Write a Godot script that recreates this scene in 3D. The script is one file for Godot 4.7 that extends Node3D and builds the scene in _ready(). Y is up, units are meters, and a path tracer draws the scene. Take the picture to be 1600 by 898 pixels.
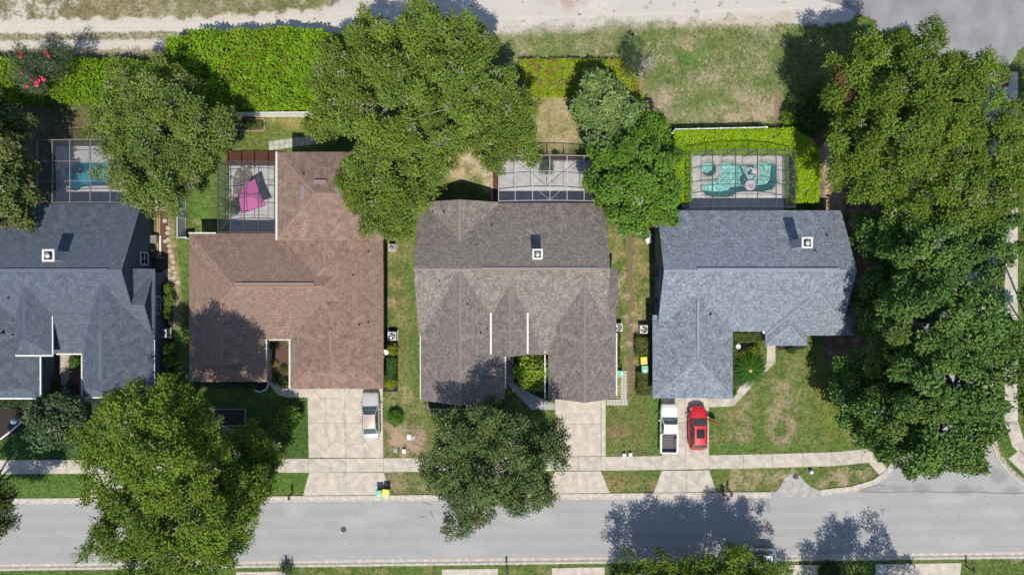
extends Node3D
# A row of four single-storey houses seen from straight above, with their gardens, pools and street trees.
# y up, metres; x runs east (right in the picture), z runs south (down in the picture).

const H := 67.0                 # height of the camera
const K := 67.0 / 1037.0        # metres on the ground for one pixel of the 1600 px photograph
const T := TAU

var rng := RandomNumberGenerator.new()
var M := {}
var used := {}

func P(px: float, py: float, h := 0.0) -> Vector3:      # the point at height h that a survey of the photograph gives
	var s := K * (H - h) / H
	return Vector3((px - 800.0) * s, h, (py - 449.0) * s)

func rnd(a: float, b: float) -> float:
	return rng.randf_range(a, b)

func numbered(called: String) -> String:
	if not used.has(called):
		used[called] = 0
		return called
	used[called] += 1
	return "%s_%03d" % [called, used[called]]

func tag(o: Node, label: String, category: String, group := "") -> Node:
	o.set_meta("label", label)
	o.set_meta("category", category)
	if group != "":
		o.set_meta("group", group)
	return o

func thing(called: String, label: String, category: String, at := Vector3.ZERO, turn := 0.0, group := "") -> Node3D:
	var o := Node3D.new()
	o.name = numbered(called)
	add_child(o, true)
	o.position = at
	o.rotation.y = turn
	tag(o, label, category, group)
	return o

func put(called: String, st: SurfaceTool, m: Material, parent: Node = null) -> MeshInstance3D:
	var o := MeshInstance3D.new()
	o.name = called if parent else numbered(called)
	o.mesh = st.commit()
	o.material_override = m
	(parent if parent else self).add_child(o, true)
	return o

func put_mesh(called: String, mesh: Mesh, m: Material, parent: Node, at := Transform3D()) -> MeshInstance3D:
	var o := MeshInstance3D.new()
	o.name = called
	o.mesh = mesh
	o.material_override = m
	parent.add_child(o, true)
	o.transform = at
	return o

func struct(called: String, st: SurfaceTool, m: Material) -> MeshInstance3D:
	var o := put(called, st, m)
	o.set_meta("kind", "structure")
	return o

func begin() -> SurfaceTool:
	var st := SurfaceTool.new()
	st.begin(Mesh.PRIMITIVE_TRIANGLES)
	return st

# ---------- shapes ----------
func tri(st: SurfaceTool, a: Vector3, b: Vector3, c: Vector3, n: Vector3, ua := Vector2.ZERO, ub := Vector2.ZERO, uc := Vector2.ZERO) -> void:
	if (c - a).cross(b - a).dot(n) < 0.0:
		var t := b; b = c; c = t
		var u := ub; ub = uc; uc = u
	st.set_normal(n); st.set_uv(ua); st.add_vertex(a)
	st.set_normal(n); st.set_uv(ub); st.add_vertex(b)
	st.set_normal(n); st.set_uv(uc); st.add_vertex(c)

func face(st: SurfaceTool, pts: Array, hint: Vector3) -> void:      # a flat convex polygon
	var n := Vector3.ZERO
	for i in range(1, pts.size() - 1):
		n += (pts[i + 1] - pts[0]).cross(pts[i] - pts[0])
	n = n.normalized()
	if n.dot(hint) < 0.0: n = -n
	for i in range(1, pts.size() - 1):
		tri(st, pts[0], pts[i], pts[i + 1], n, Vector2(pts[0].x, pts[0].z), Vector2(pts[i].x, pts[i].z), Vector2(pts[i + 1].x, pts[i + 1].z))

func box(st: SurfaceTool, c: Vector3, s: Vector3, b := Basis()) -> void:
	for ax in 3:
		for sg in [-1.0, 1.0]:
			var n := Vector3.ZERO; n[ax] = sg
			var u := Vector3.ZERO; u[(ax + 1) % 3] = s[(ax + 1) % 3] * 0.5
			var v := Vector3.ZERO; v[(ax + 2) % 3] = s[(ax + 2) % 3] * 0.5
			var o: Vector3 = n * s[ax] * 0.5
			face(st, [c + b * (o - u - v), c + b * (o + u - v), c + b * (o + u + v), c + b * (o - u + v)], b * n)

func rbox(st: SurfaceTool, c: Vector3, s: Vector3, r: float, b := Basis()) -> void:      # a box whose upper edges are chamfered
	var x := s.x * 0.5; var z := s.z * 0.5
	var rings := [[-s.y * 0.5, 0.0], [s.y * 0.5 - r, 0.0], [s.y * 0.5, r]]
	var last := []
	for k in rings:
		var q: float = k[1]
		var ring := []
		for p in [[-x + q, -z + q * 0.3], [-x + q * 0.3, -z + q], [-x + q * 0.3, z - q], [-x + q, z - q * 0.3], [x - q, z - q * 0.3], [x - q * 0.3, z - q], [x - q * 0.3, -z + q], [x - q, -z + q * 0.3]]:
			ring.append(c + b * Vector3(p[0], k[0], p[1]))
		if last.size():
			for i in 8:
				var j := (i + 1) % 8
				if ring[i].distance_to(ring[j]) > 0.0005 or last[i].distance_to(last[j]) > 0.0005:
					face(st, [last[i], last[j], ring[j], ring[i]], (last[i] + ring[j]) * 0.5 - c)
		last = ring
	face(st, last, b * Vector3.UP)

func beam(st: SurfaceTool, a: Vector3, c: Vector3, w: float, h: float) -> void:
	var d := c - a
	var l := d.length()
	if l < 0.001: return
	var z := d / l
	var x := Vector3.UP.cross(z)
	if x.length() < 0.01: x = Vector3.RIGHT
	x = x.normalized()
	box(st, (a + c) * 0.5, Vector3(w, h, l), Basis(x, z.cross(x), z))

func tube(st: SurfaceTool, pts: Array, radii: Array, sides := 8, cap := true) -> void:
	var rings := []
	var norms := []
	var side := Vector3.ZERO
	for i in pts.size():
		var d: Vector3 = (pts[mini(i + 1, pts.size() - 1)] - pts[maxi(i - 1, 0)]).normalized()
		if side == Vector3.ZERO:
			side = d.cross(Vector3.UP if absf(d.y) < 0.9 else Vector3.RIGHT)
		side = (side - d * side.dot(d)).normalized()
		var up := side.cross(d)
		var ring := []; var nr := []
		for k in sides:
			var n := side * cos(T * k / sides) + up * sin(T * k / sides)
			nr.append(n); ring.append(pts[i] + n * radii[i])
		rings.append(ring); norms.append(nr)
	for i in pts.size() - 1:
		for k in sides:
			var j := (k + 1) % sides
			smooth4(st, rings[i][k], rings[i][j], rings[i + 1][j], rings[i + 1][k], norms[i][k], norms[i][j], norms[i + 1][j], norms[i + 1][k])
	if cap:
		face(st, rings[0], pts[0] - pts[1])
		face(st, rings[-1], pts[-1] - pts[-2])

func smooth3(st: SurfaceTool, a: Vector3, b: Vector3, c: Vector3, na: Vector3, nb: Vector3, nc: Vector3) -> void:
	if (c - a).cross(b - a).dot(na + nb + nc) < 0.0:
		var t := b; b = c; c = t
		var u := nb; nb = nc; nc = u
	st.set_normal(na); st.set_uv(Vector2(a.x, a.z)); st.add_vertex(a)
	st.set_normal(nb); st.set_uv(Vector2(b.x, b.z)); st.add_vertex(b)
	st.set_normal(nc); st.set_uv(Vector2(c.x, c.z)); st.add_vertex(c)

func smooth4(st: SurfaceTool, a: Vector3, b: Vector3, c: Vector3, d: Vector3, na: Vector3, nb: Vector3, nc: Vector3, nd: Vector3) -> void:
	smooth3(st, a, b, c, na, nb, nc)
	smooth3(st, a, c, d, na, nc, nd)

func ball(st: SurfaceTool, c: Vector3, r: Vector3, seg := 12, rings := 8, from := -1.0) -> void:
	for i in rings:
		var a0 := lerpf(from * PI / 2, PI / 2, float(i) / rings)
		var a1 := lerpf(from * PI / 2, PI / 2, float(i + 1) / rings)
		for k in seg:
			var t0 := T * k / seg; var t1 := T * (k + 1) / seg
			var q := [Vector3(cos(a0) * cos(t0), sin(a0), cos(a0) * sin(t0)), Vector3(cos(a0) * cos(t1), sin(a0), cos(a0) * sin(t1)), Vector3(cos(a1) * cos(t1), sin(a1), cos(a1) * sin(t1)), Vector3(cos(a1) * cos(t0), sin(a1), cos(a1) * sin(t0))]
			smooth4(st, c + q[0] * r, c + q[1] * r, c + q[2] * r, c + q[3] * r, (q[0] / r).normalized(), (q[1] / r).normalized(), (q[2] / r).normalized(), (q[3] / r).normalized())

func lathe(st: SurfaceTool, c: Vector3, prof: Array, seg := 16, b := Basis()) -> void:      # prof: [radius, height]
	for i in prof.size() - 1:
		var r0: float = prof[i][0]; var y0: float = prof[i][1]
		var r1: float = prof[i + 1][0]; var y1: float = prof[i + 1][1]
		var sl := Vector2(y1 - y0, r0 - r1)
		if sl.length() < 0.00001: continue
		sl = sl.normalized()
		for k in seg:
			var t0 := T * k / seg; var t1 := T * (k + 1) / seg
			var n0 := b * Vector3(cos(t0) * sl.x, sl.y, sin(t0) * sl.x); var n1 := b * Vector3(cos(t1) * sl.x, sl.y, sin(t1) * sl.x)
			smooth4(st, c + b * Vector3(cos(t0) * r0, y0, sin(t0) * r0), c + b * Vector3(cos(t1) * r0, y0, sin(t1) * r0), c + b * Vector3(cos(t1) * r1, y1, sin(t1) * r1), c + b * Vector3(cos(t0) * r1, y1, sin(t0) * r1), n0, n1, n1, n0)

func torus(st: SurfaceTool, c: Vector3, R: float, r: float, seg := 20, sides := 10, b := Basis()) -> void:
	for i in seg:
		for k in sides:
			var v := []; var n := []
			for q in [[i, k], [i + 1, k], [i + 1, k + 1], [i, k + 1]]:
				var a: float = T * q[0] / seg; var d: float = T * q[1] / sides
				var o := b * Vector3(cos(a) * cos(d), sin(d), sin(a) * cos(d))
				n.append(o); v.append(c + b * Vector3(cos(a) * R, 0, sin(a) * R) + o * r)
			smooth4(st, v[0], v[1], v[2], v[3], n[0], n[1], n[2], n[3])

func sheet(st: SurfaceTool, poly: PackedVector2Array, y: float) -> void:      # a flat polygon in x, z
	var ix := Geometry2D.triangulate_polygon(poly)
	for i in range(0, ix.size(), 3):
		var a := poly[ix[i]]; var b := poly[ix[i + 1]]; var c := poly[ix[i + 2]]
		tri(st, Vector3(a.x, y, a.y), Vector3(b.x, y, b.y), Vector3(c.x, y, c.y), Vector3.UP, a, b, c)

func prism(st: SurfaceTool, poly: PackedVector2Array, y0: float, y1: float, top := true) -> void:
	if top: sheet(st, poly, y1)
	var cw := Geometry2D.is_polygon_clockwise(poly)
	for i in poly.size():
		var a := poly[i]; var b := poly[(i + 1) % poly.size()]
		var d := (b - a).normalized()
		var n := Vector3(d.y, 0, -d.x) * (-1.0 if cw else 1.0)
		face(st, [Vector3(a.x, y0, a.y), Vector3(b.x, y0, b.y), Vector3(b.x, y1, b.y), Vector3(a.x, y1, a.y)], n)

func poly(px: Array, h := 0.0) -> PackedVector2Array:       # pixel pairs to x, z
	var out := PackedVector2Array()
	for i in range(0, px.size(), 2):
		var p := P(px[i], px[i + 1], h)
		out.append(Vector2(p.x, p.z))
	return out

func rounded(px: Array, times := 2) -> PackedVector2Array:     # corner-cut version of poly()
	var q := poly(px)
	for t in times:
		var r := PackedVector2Array()
		for i in q.size():
			var a := q[i]; var b := q[(i + 1) % q.size()]
			r.append(a.lerp(b, 0.25)); r.append(a.lerp(b, 0.75))
		q = r
	return q

func rect(x0: float, z0: float, x1: float, z1: float) -> PackedVector2Array:
	return PackedVector2Array([Vector2(x0, z0), Vector2(x1, z0), Vector2(x1, z1), Vector2(x0, z1)])

# ---------- materials ----------
func srgb(r: float, g: float, b: float, a := 1.0) -> Color:      # from a linear base colour
	var c := Color(r, g, b).linear_to_srgb()
	c.a = a
	return c

func noise_tex(freq: float, lo: float, hi: float, oct := 5, seed_ := 1, kind := FastNoiseLite.TYPE_SIMPLEX_SMOOTH) -> NoiseTexture2D:
	var n := FastNoiseLite.new()
	n.noise_type = kind; n.frequency = freq; n.seed = seed_; n.fractal_octaves = oct; n.fractal_gain = 0.62
	var t := NoiseTexture2D.new()
	t.width = 512; t.height = 512; t.seamless = true; t.noise = n
	var g := Gradient.new()
	g.set_color(0, Color(lo, lo, lo)); g.set_color(1, Color(hi, hi, hi))
	g.set_offset(0, 0.15); g.set_offset(1, 0.85)
	t.color_ramp = g
	return t

func bump_tex(freq: float, strength: float, seed_ := 3) -> NoiseTexture2D:
	var n := FastNoiseLite.new()
	n.noise_type = FastNoiseLite.TYPE_SIMPLEX_SMOOTH; n.frequency = freq; n.seed = seed_; n.fractal_octaves = 4
	var t := NoiseTexture2D.new()
	t.width = 256; t.height = 256; t.seamless = true; t.noise = n
	t.as_normal_map = true; t.bump_strength = strength
	return t

func mat(called: String, r: float, g: float, b: float, rough := 0.85, tex: Texture2D = null, scale := 0.3, metal := 0.0) -> StandardMaterial3D:
	var m := StandardMaterial3D.new()
	m.resource_name = called
	m.albedo_color = srgb(r, g, b)
	m.roughness = rough
	m.metallic = metal
	if tex:
		m.albedo_texture = tex
		m.uv1_triplanar = true; m.uv1_world_triplanar = true
		m.uv1_scale = Vector3.ONE * scale
	M[called] = m
	return m

func glassy(called: String, r: float, g: float, b: float, a: float, rough := 0.05) -> StandardMaterial3D:
	var m := mat(called, r, g, b, rough)
	m.albedo_color = srgb(r, g, b, a)
	m.transparency = BaseMaterial3D.TRANSPARENCY_ALPHA
	return m

func shingle_picture(spread: float) -> ImageTexture:      # 12 m of shingle courses, near white; the roof's colour multiplies it
	var S := 1024
	var courses := 80; var tabs := 40
	var big := FastNoiseLite.new(); big.frequency = 0.012; big.seed = 5; big.fractal_octaves = 3
	var r := RandomNumberGenerator.new(); r.seed = 77
	var tone := PackedFloat32Array(); tone.resize(courses * tabs * 2)
	for i in tone.size(): tone[i] = 0.97 + spread * (r.randf() - 0.5) * (0.6 + 0.4 * r.randf())
	var shift := PackedFloat32Array(); shift.resize(courses)
	for i in courses: shift[i] = r.randf()
	var d := PackedByteArray(); d.resize(S * S * 3)
	var at := 0
	for y in S:
		var cf := y * courses / float(S)
		var c := int(cf)
		var fy := cf - c
		for x in S:
			var tf := x * tabs * 2 / float(S) + shift[c] * 2.0
			var ti := int(tf) % (tabs * 2)
			var fx := tf - int(tf)
			var v := tone[c * tabs * 2 + ti]
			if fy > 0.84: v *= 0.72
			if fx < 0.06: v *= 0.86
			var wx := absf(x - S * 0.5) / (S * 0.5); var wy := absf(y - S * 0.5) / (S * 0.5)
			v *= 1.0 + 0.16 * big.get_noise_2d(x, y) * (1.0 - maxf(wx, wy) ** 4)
			v *= 0.96 + 0.08 * r.randf()
			var q := int(clampf(v * 205.0, 0, 255))
			d[at] = q; d[at + 1] = q; d[at + 2] = mini(255, q + (3 if ti % 3 == 0 else 0))
			at += 3
	return ImageTexture.create_from_image(Image.create_from_data(S, S, false, Image.FORMAT_RGB8, d))

func make_materials() -> void:
	var fine := noise_tex(0.05, 0.80, 1.0, 5, 11)
	var mott := noise_tex(0.010, 0.84, 1.0, 5, 12)
	var soft := noise_tex(0.008, 0.86, 1.0, 5, 13)
	mat("road", 0.345, 0.345, 0.352, 0.9, noise_tex(0.006, 0.90, 1.0, 5, 21), 0.06)
	mat("asphalt", 0.25, 0.25, 0.265, 0.92, noise_tex(0.007, 0.88, 1.0, 5, 22), 0.07)
	mat("patch_dark", 0.17, 0.17, 0.175, 0.9, mott, 0.2)
	mat("concrete", 0.50, 0.462, 0.40, 0.9, mott, 0.16)
	mat("concrete_warm", 0.525, 0.475, 0.405, 0.9, soft, 0.2)
	mat("concrete_old", 0.42, 0.385, 0.335, 0.9, mott, 0.3)
	mat("concrete_grey", 0.40, 0.39, 0.38, 0.9, mott, 0.25)
	mat("kerb", 0.50, 0.465, 0.41, 0.9, mott, 0.3)
	mat("joint", 0.16, 0.14, 0.12, 0.95)
	mat("crack", 0.20, 0.18, 0.155, 0.95)
	mat("deck", 0.50, 0.50, 0.51, 0.85, soft, 0.25)
	mat("paver_white", 0.52, 0.50, 0.46, 0.9, fine, 0.5)
	mat("stone_pale", 0.50, 0.42, 0.33, 0.9, mott, 0.6)
	mat("mulch", 0.22, 0.13, 0.095, 0.95, noise_tex(0.06, 0.35, 1.0, 5, 31), 0.5)
	mat("mulch_dark", 0.055, 0.042, 0.038, 0.95, noise_tex(0.06, 0.4, 1.0, 5, 31), 0.5)
	mat("mulch_red", 0.19, 0.075, 0.045, 0.95, noise_tex(0.06, 0.4, 1.0, 5, 32), 0.5)
	mat("gravel_grey", 0.30, 0.28, 0.26, 0.95, noise_tex(0.09, 0.4, 1.0, 5, 33), 0.7)
	mat("timber", 0.42, 0.29, 0.16, 0.8, fine, 0.8)
	mat("timber_grey", 0.26, 0.23, 0.20, 0.85, fine, 0.8)
	mat("white_vinyl", 0.78, 0.78, 0.78, 0.45)
	mat("white_paint", 0.76, 0.76, 0.75, 0.5, soft, 0.6)
	mat("gutter_white", 0.66, 0.63, 0.58, 0.5, soft, 0.6)
	mat("black_metal", 0.02, 0.02, 0.022, 0.5)
	mat("grey_metal", 0.30, 0.31, 0.32, 0.45, null, 1.0, 0.3)
	mat("bronze_metal", 0.10, 0.10, 0.11, 0.5)
	mat("frame_white", 0.42, 0.42, 0.43, 0.5)
	mat("frame_mid", 0.24, 0.24, 0.25, 0.5)
	mat("frame_grey", 0.06, 0.063, 0.07, 0.6)
	mat("ac_case", 0.45, 0.45, 0.44, 0.5, null, 1.0, 0.2)
	mat("ac_dark", 0.03, 0.03, 0.033, 0.6)
	mat("steel", 0.55, 0.55, 0.56, 0.35, null, 1.0, 0.6)
	mat("iron", 0.07, 0.065, 0.068, 0.7, fine, 1.5)
	mat("rust", 0.10, 0.07, 0.07, 0.8, fine, 1.5)
	mat("lead", 0.03, 0.03, 0.032, 0.7)
	mat("stucco_blue", 0.090, 0.125, 0.185, 0.9, soft, 0.4)
	mat("chimney_grey", 0.42, 0.43, 0.45, 0.85)
	mat("stucco_tan", 0.46, 0.38, 0.30, 0.9, soft, 0.4)
	mat("stucco_grey", 0.33, 0.31, 0.29, 0.9, soft, 0.4)
	mat("stucco_slate", 0.15, 0.17, 0.20, 0.9, soft, 0.4)
	mat("door_paint", 0.55, 0.52, 0.48, 0.55)
	mat("pane_dark", 0.02, 0.025, 0.03, 0.06)
	mat("cloth_pink", 0.50, 0.12, 0.33, 0.85, soft, 0.8)
	mat("bark", 0.15, 0.12, 0.095, 0.95, fine, 1.2)
	mat("bark_pale", 0.30, 0.275, 0.25, 0.95, fine, 1.2)
	mat("tyre", 0.02, 0.02, 0.02, 0.9)
	mat("green_plastic", 0.12, 0.42, 0.28, 0.55)
	mat("yellow_plastic", 0.80, 0.58, 0.02, 0.5)
	mat("bin_body", 0.03, 0.05, 0.045, 0.6)
	mat("label_white", 0.7, 0.7, 0.7, 0.6)
	mat("blue_plastic", 0.06, 0.25, 0.50, 0.5)
	mat("terracotta", 0.36, 0.14, 0.07, 0.8)
	mat("float_vinyl", 0.42, 0.40, 0.47, 0.35)
	mat("float_pink", 0.55, 0.38, 0.46, 0.35)
	var caustic_mottle := noise_tex(0.075, 0.58, 1.0, 2, 41, FastNoiseLite.TYPE_CELLULAR)  # light squiggles of water caustics, painted into the pool floor colour
	mat("pool_tile", 0.40, 0.86, 0.80, 0.6, caustic_mottle, 0.11)
	mat("pool_blue", 0.10, 0.46, 0.60, 0.6, soft, 0.3)
	glassy("water", 0.06, 0.46, 0.46, 0.10, 0.02)
	M.water.metallic_specular = 0.4
	glassy("water_deep", 0.02, 0.32, 0.45, 0.28, 0.02)
	glassy("screen", 0.10, 0.11, 0.13, 0.13, 0.9)
	glassy("screen_dark", 0.06, 0.065, 0.08, 0.24, 0.9)
	glassy("car_glass", 0.05, 0.09, 0.10, 0.75, 0.04)
	# roofs
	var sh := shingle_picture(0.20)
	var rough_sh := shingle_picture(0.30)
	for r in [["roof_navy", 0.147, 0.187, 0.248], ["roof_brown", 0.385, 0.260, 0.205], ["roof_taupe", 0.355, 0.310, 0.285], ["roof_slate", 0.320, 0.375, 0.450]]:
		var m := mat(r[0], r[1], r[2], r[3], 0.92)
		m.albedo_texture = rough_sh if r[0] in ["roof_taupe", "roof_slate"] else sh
		mat(r[0] + "_cap", r[1] * 0.80, r[2] * 0.80, r[3] * 0.80, 0.92, fine, 0.8)
	# leaves: instance colours are linear values
	for l in [["leaf", 0.035], ["leaf_glossy", 0.03]]:
		var m := mat(l[0], 1, 1, 1, 0.5 if l[0] == "leaf_glossy" else 0.75)
		m.metallic_specular = 0.35
		m.vertex_color_use_as_albedo = true
		m.backlight_enabled = true; m.backlight = srgb(l[1], l[1] * 1.5, 0.02)
	mat("flower", 0.55, 0.05, 0.12, 0.7)
	mat("frond", 0.040, 0.115, 0.014, 0.75)
	M.frond.metallic_specular = 0.25
	mat("frond_heart", 0.45, 0.33, 0.12, 0.8)
	# vehicles
	for c in [["silver_paint", 0.50, 0.49, 0.50], ["champagne_paint", 0.44, 0.37, 0.32], ["truck_white", 0.80, 0.80, 0.80], ["red_paint", 0.55, 0.012, 0.018], ["car_white", 0.72, 0.76, 0.80]]:
		var m := mat(c[0], c[1], c[2], c[3], 0.35, null, 1.0, 0.15)
		m.clearcoat_enabled = true; m.clearcoat = 0.6; m.clearcoat_roughness = 0.08
	mat("bed_liner", 0.11, 0.11, 0.115, 0.75, fine, 1.0)
	mat("chrome", 0.6, 0.6, 0.6, 0.15, null, 1.0, 1.0)
	glassy("lamp_glass", 0.7, 0.72, 0.75, 0.35, 0.05)
	mat("tail_red", 0.35, 0.01, 0.01, 0.25)
	mat("skin", 0.36, 0.20, 0.14, 0.6)
	mat("shirt_pink", 0.62, 0.40, 0.42, 0.85)
	mat("trousers_dark", 0.02, 0.02, 0.026, 0.85)
	mat("hair_dark", 0.012, 0.009, 0.008, 0.7)
	mat("shoe", 0.05, 0.05, 0.055, 0.7)

# ---------- ground: one computed picture of soil and grass colours, and tufts that grow from it ----------
const GW := 2000; const GH := 1150; const GX := 56.0; const GZ := 32.2
var gr := PackedFloat32Array(); var gg := PackedFloat32Array(); var gb := PackedFloat32Array()
var cover := PackedByteArray()                         # how thick the grass stands
var n1: PackedByteArray; var n2: PackedByteArray; var n3: PackedByteArray; var n4: PackedByteArray; var n5: PackedByteArray
var masks: Array[PackedVector2Array] = []

func field(freq: float, s: int, oct: int) -> PackedByteArray:
	var n := FastNoiseLite.new(); n.frequency = freq; n.seed = s; n.fractal_octaves = oct
	return n.get_image(GW, GH, false, false, true).get_data()

func gi(px: float) -> float: return ((px - 800.0) * K + GX) / (2 * GX) * GW
func gj(py: float) -> float: return ((py - 449.0) * K + GZ) / (2 * GZ) * GH

func lay(i: int, c: Vector3, a: float, cov: float) -> void:
	gr[i] += (c.x - gr[i]) * a; gg[i] += (c.y - gg[i]) * a; gb[i] += (c.z - gb[i]) * a
	cover[i] = int(lerpf(cover[i], cov, a))

# an uneven patch: soft (edge width), ragged (how far the noise moves the edge), mottle 0..1 (breaks it up inside)
func patch(px: float, py: float, rx: float, ry: float, c: Vector3, a := 1.0, cov := 0.0, ragged := 0.5, mottle := 0.0, soft := 0.25) -> void:
	var ci := gi(px); var cj := gj(py)
	var ri := rx * GW / (2 * GX) * K; var rj := ry * GH / (2 * GZ) * K
	for j in range(maxi(0, int(cj - rj * 1.7)), mini(GH, int(cj + rj * 1.7))):
		for i in range(maxi(0, int(ci - ri * 1.7)), mini(GW, int(ci + ri * 1.7))):
			var k := j * GW + i
			var d := sqrt(((i - ci) / ri) ** 2 + ((j - cj) / rj) ** 2)
			d += (n2[k] / 128.0 - 1.0) * ragged
			var t := clampf((1.0 - d) / soft + 0.5, 0, 1) * a
			if t > 0.0:
				if mottle > 0.0: t *= lerpf(1.0, clampf((n3[k] - 105) / 50.0, 0, 1), mottle)
				lay(k, c, t, cov)

func stroke(pts: Array, r: float, c: Vector3, a := 1.0, cov := 0.0, ragged := 0.35, mottle := 0.0, soft := 0.3) -> void:
	var q := PackedVector2Array()
	for i in range(0, pts.size(), 2): q.append(Vector2(gi(pts[i]), gj(pts[i + 1])))
	var rr := r * GW / (2 * GX) * K
	for s in q.size() - 1:
		var A := q[s]; var B := q[s + 1]
		var d := B - A
		var l2 := d.length_squared()
		var e := rr * 1.6
		for j in range(maxi(0, int(minf(A.y, B.y) - e)), mini(GH, int(maxf(A.y, B.y) + e))):
			for i in range(maxi(0, int(minf(A.x, B.x) - e)), mini(GW, int(maxf(A.x, B.x) + e))):
				var v := Vector2(i, j)
				var t := (v - A).dot(d) / l2
				if t < 0.0 and s > 0: continue
				if t > 1.0 and s < q.size() - 2: t = 1.0
				t = clampf(t, 0, 1)
				var k := j * GW + i
				var dist := v.distance_to(A + d * t) / rr + (n2[k] / 128.0 - 1.0) * ragged
				var w := clampf((1.0 - dist) / soft + 0.5, 0, 1) * a
				if w > 0.0:
					if mottle > 0.0: w *= lerpf(1.0, clampf((n3[k] - 105) / 50.0, 0, 1), mottle)
					lay(k, c, w, cov)

# fine bleached or green flecks over a rectangle, thicker where the coarse noise is high
func flecks(x0: float, y0: float, x1: float, y1: float, c: Vector3, much: float, cov: float, size := 0) -> void:
	var f := n5 if size == 1 else n4
	for j in range(maxi(0, int(gj(y0))), mini(GH, int(gj(y1)))):
		for i in range(maxi(0, int(gi(x0))), mini(GW, int(gi(x1)))):
			var k := j * GW + i
			if cover[k] == 0 and size < 2: continue
			var t := clampf((f[k] / 255.0 - 0.80 + much * 0.5 + (n2[k] / 255.0 - 0.5) * 0.45) * 5.0, 0, 0.85)
			if t > 0.0: lay(k, c, t, cov)

func scatter(x0: float, y0: float, x1: float, y1: float, n: int, r0: float, r1: float, c: Vector3, a := 0.8, cov := 60.0, mottle := 0.6) -> void:
	for k in n:
		var r := rnd(r0, r1)
		patch(rnd(x0, x1), rnd(y0, y1), r, r * rnd(0.5, 1.0), c * rnd(0.85, 1.15), a * rnd(0.5, 1.0), cov, 0.8, mottle, 0.7)

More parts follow.
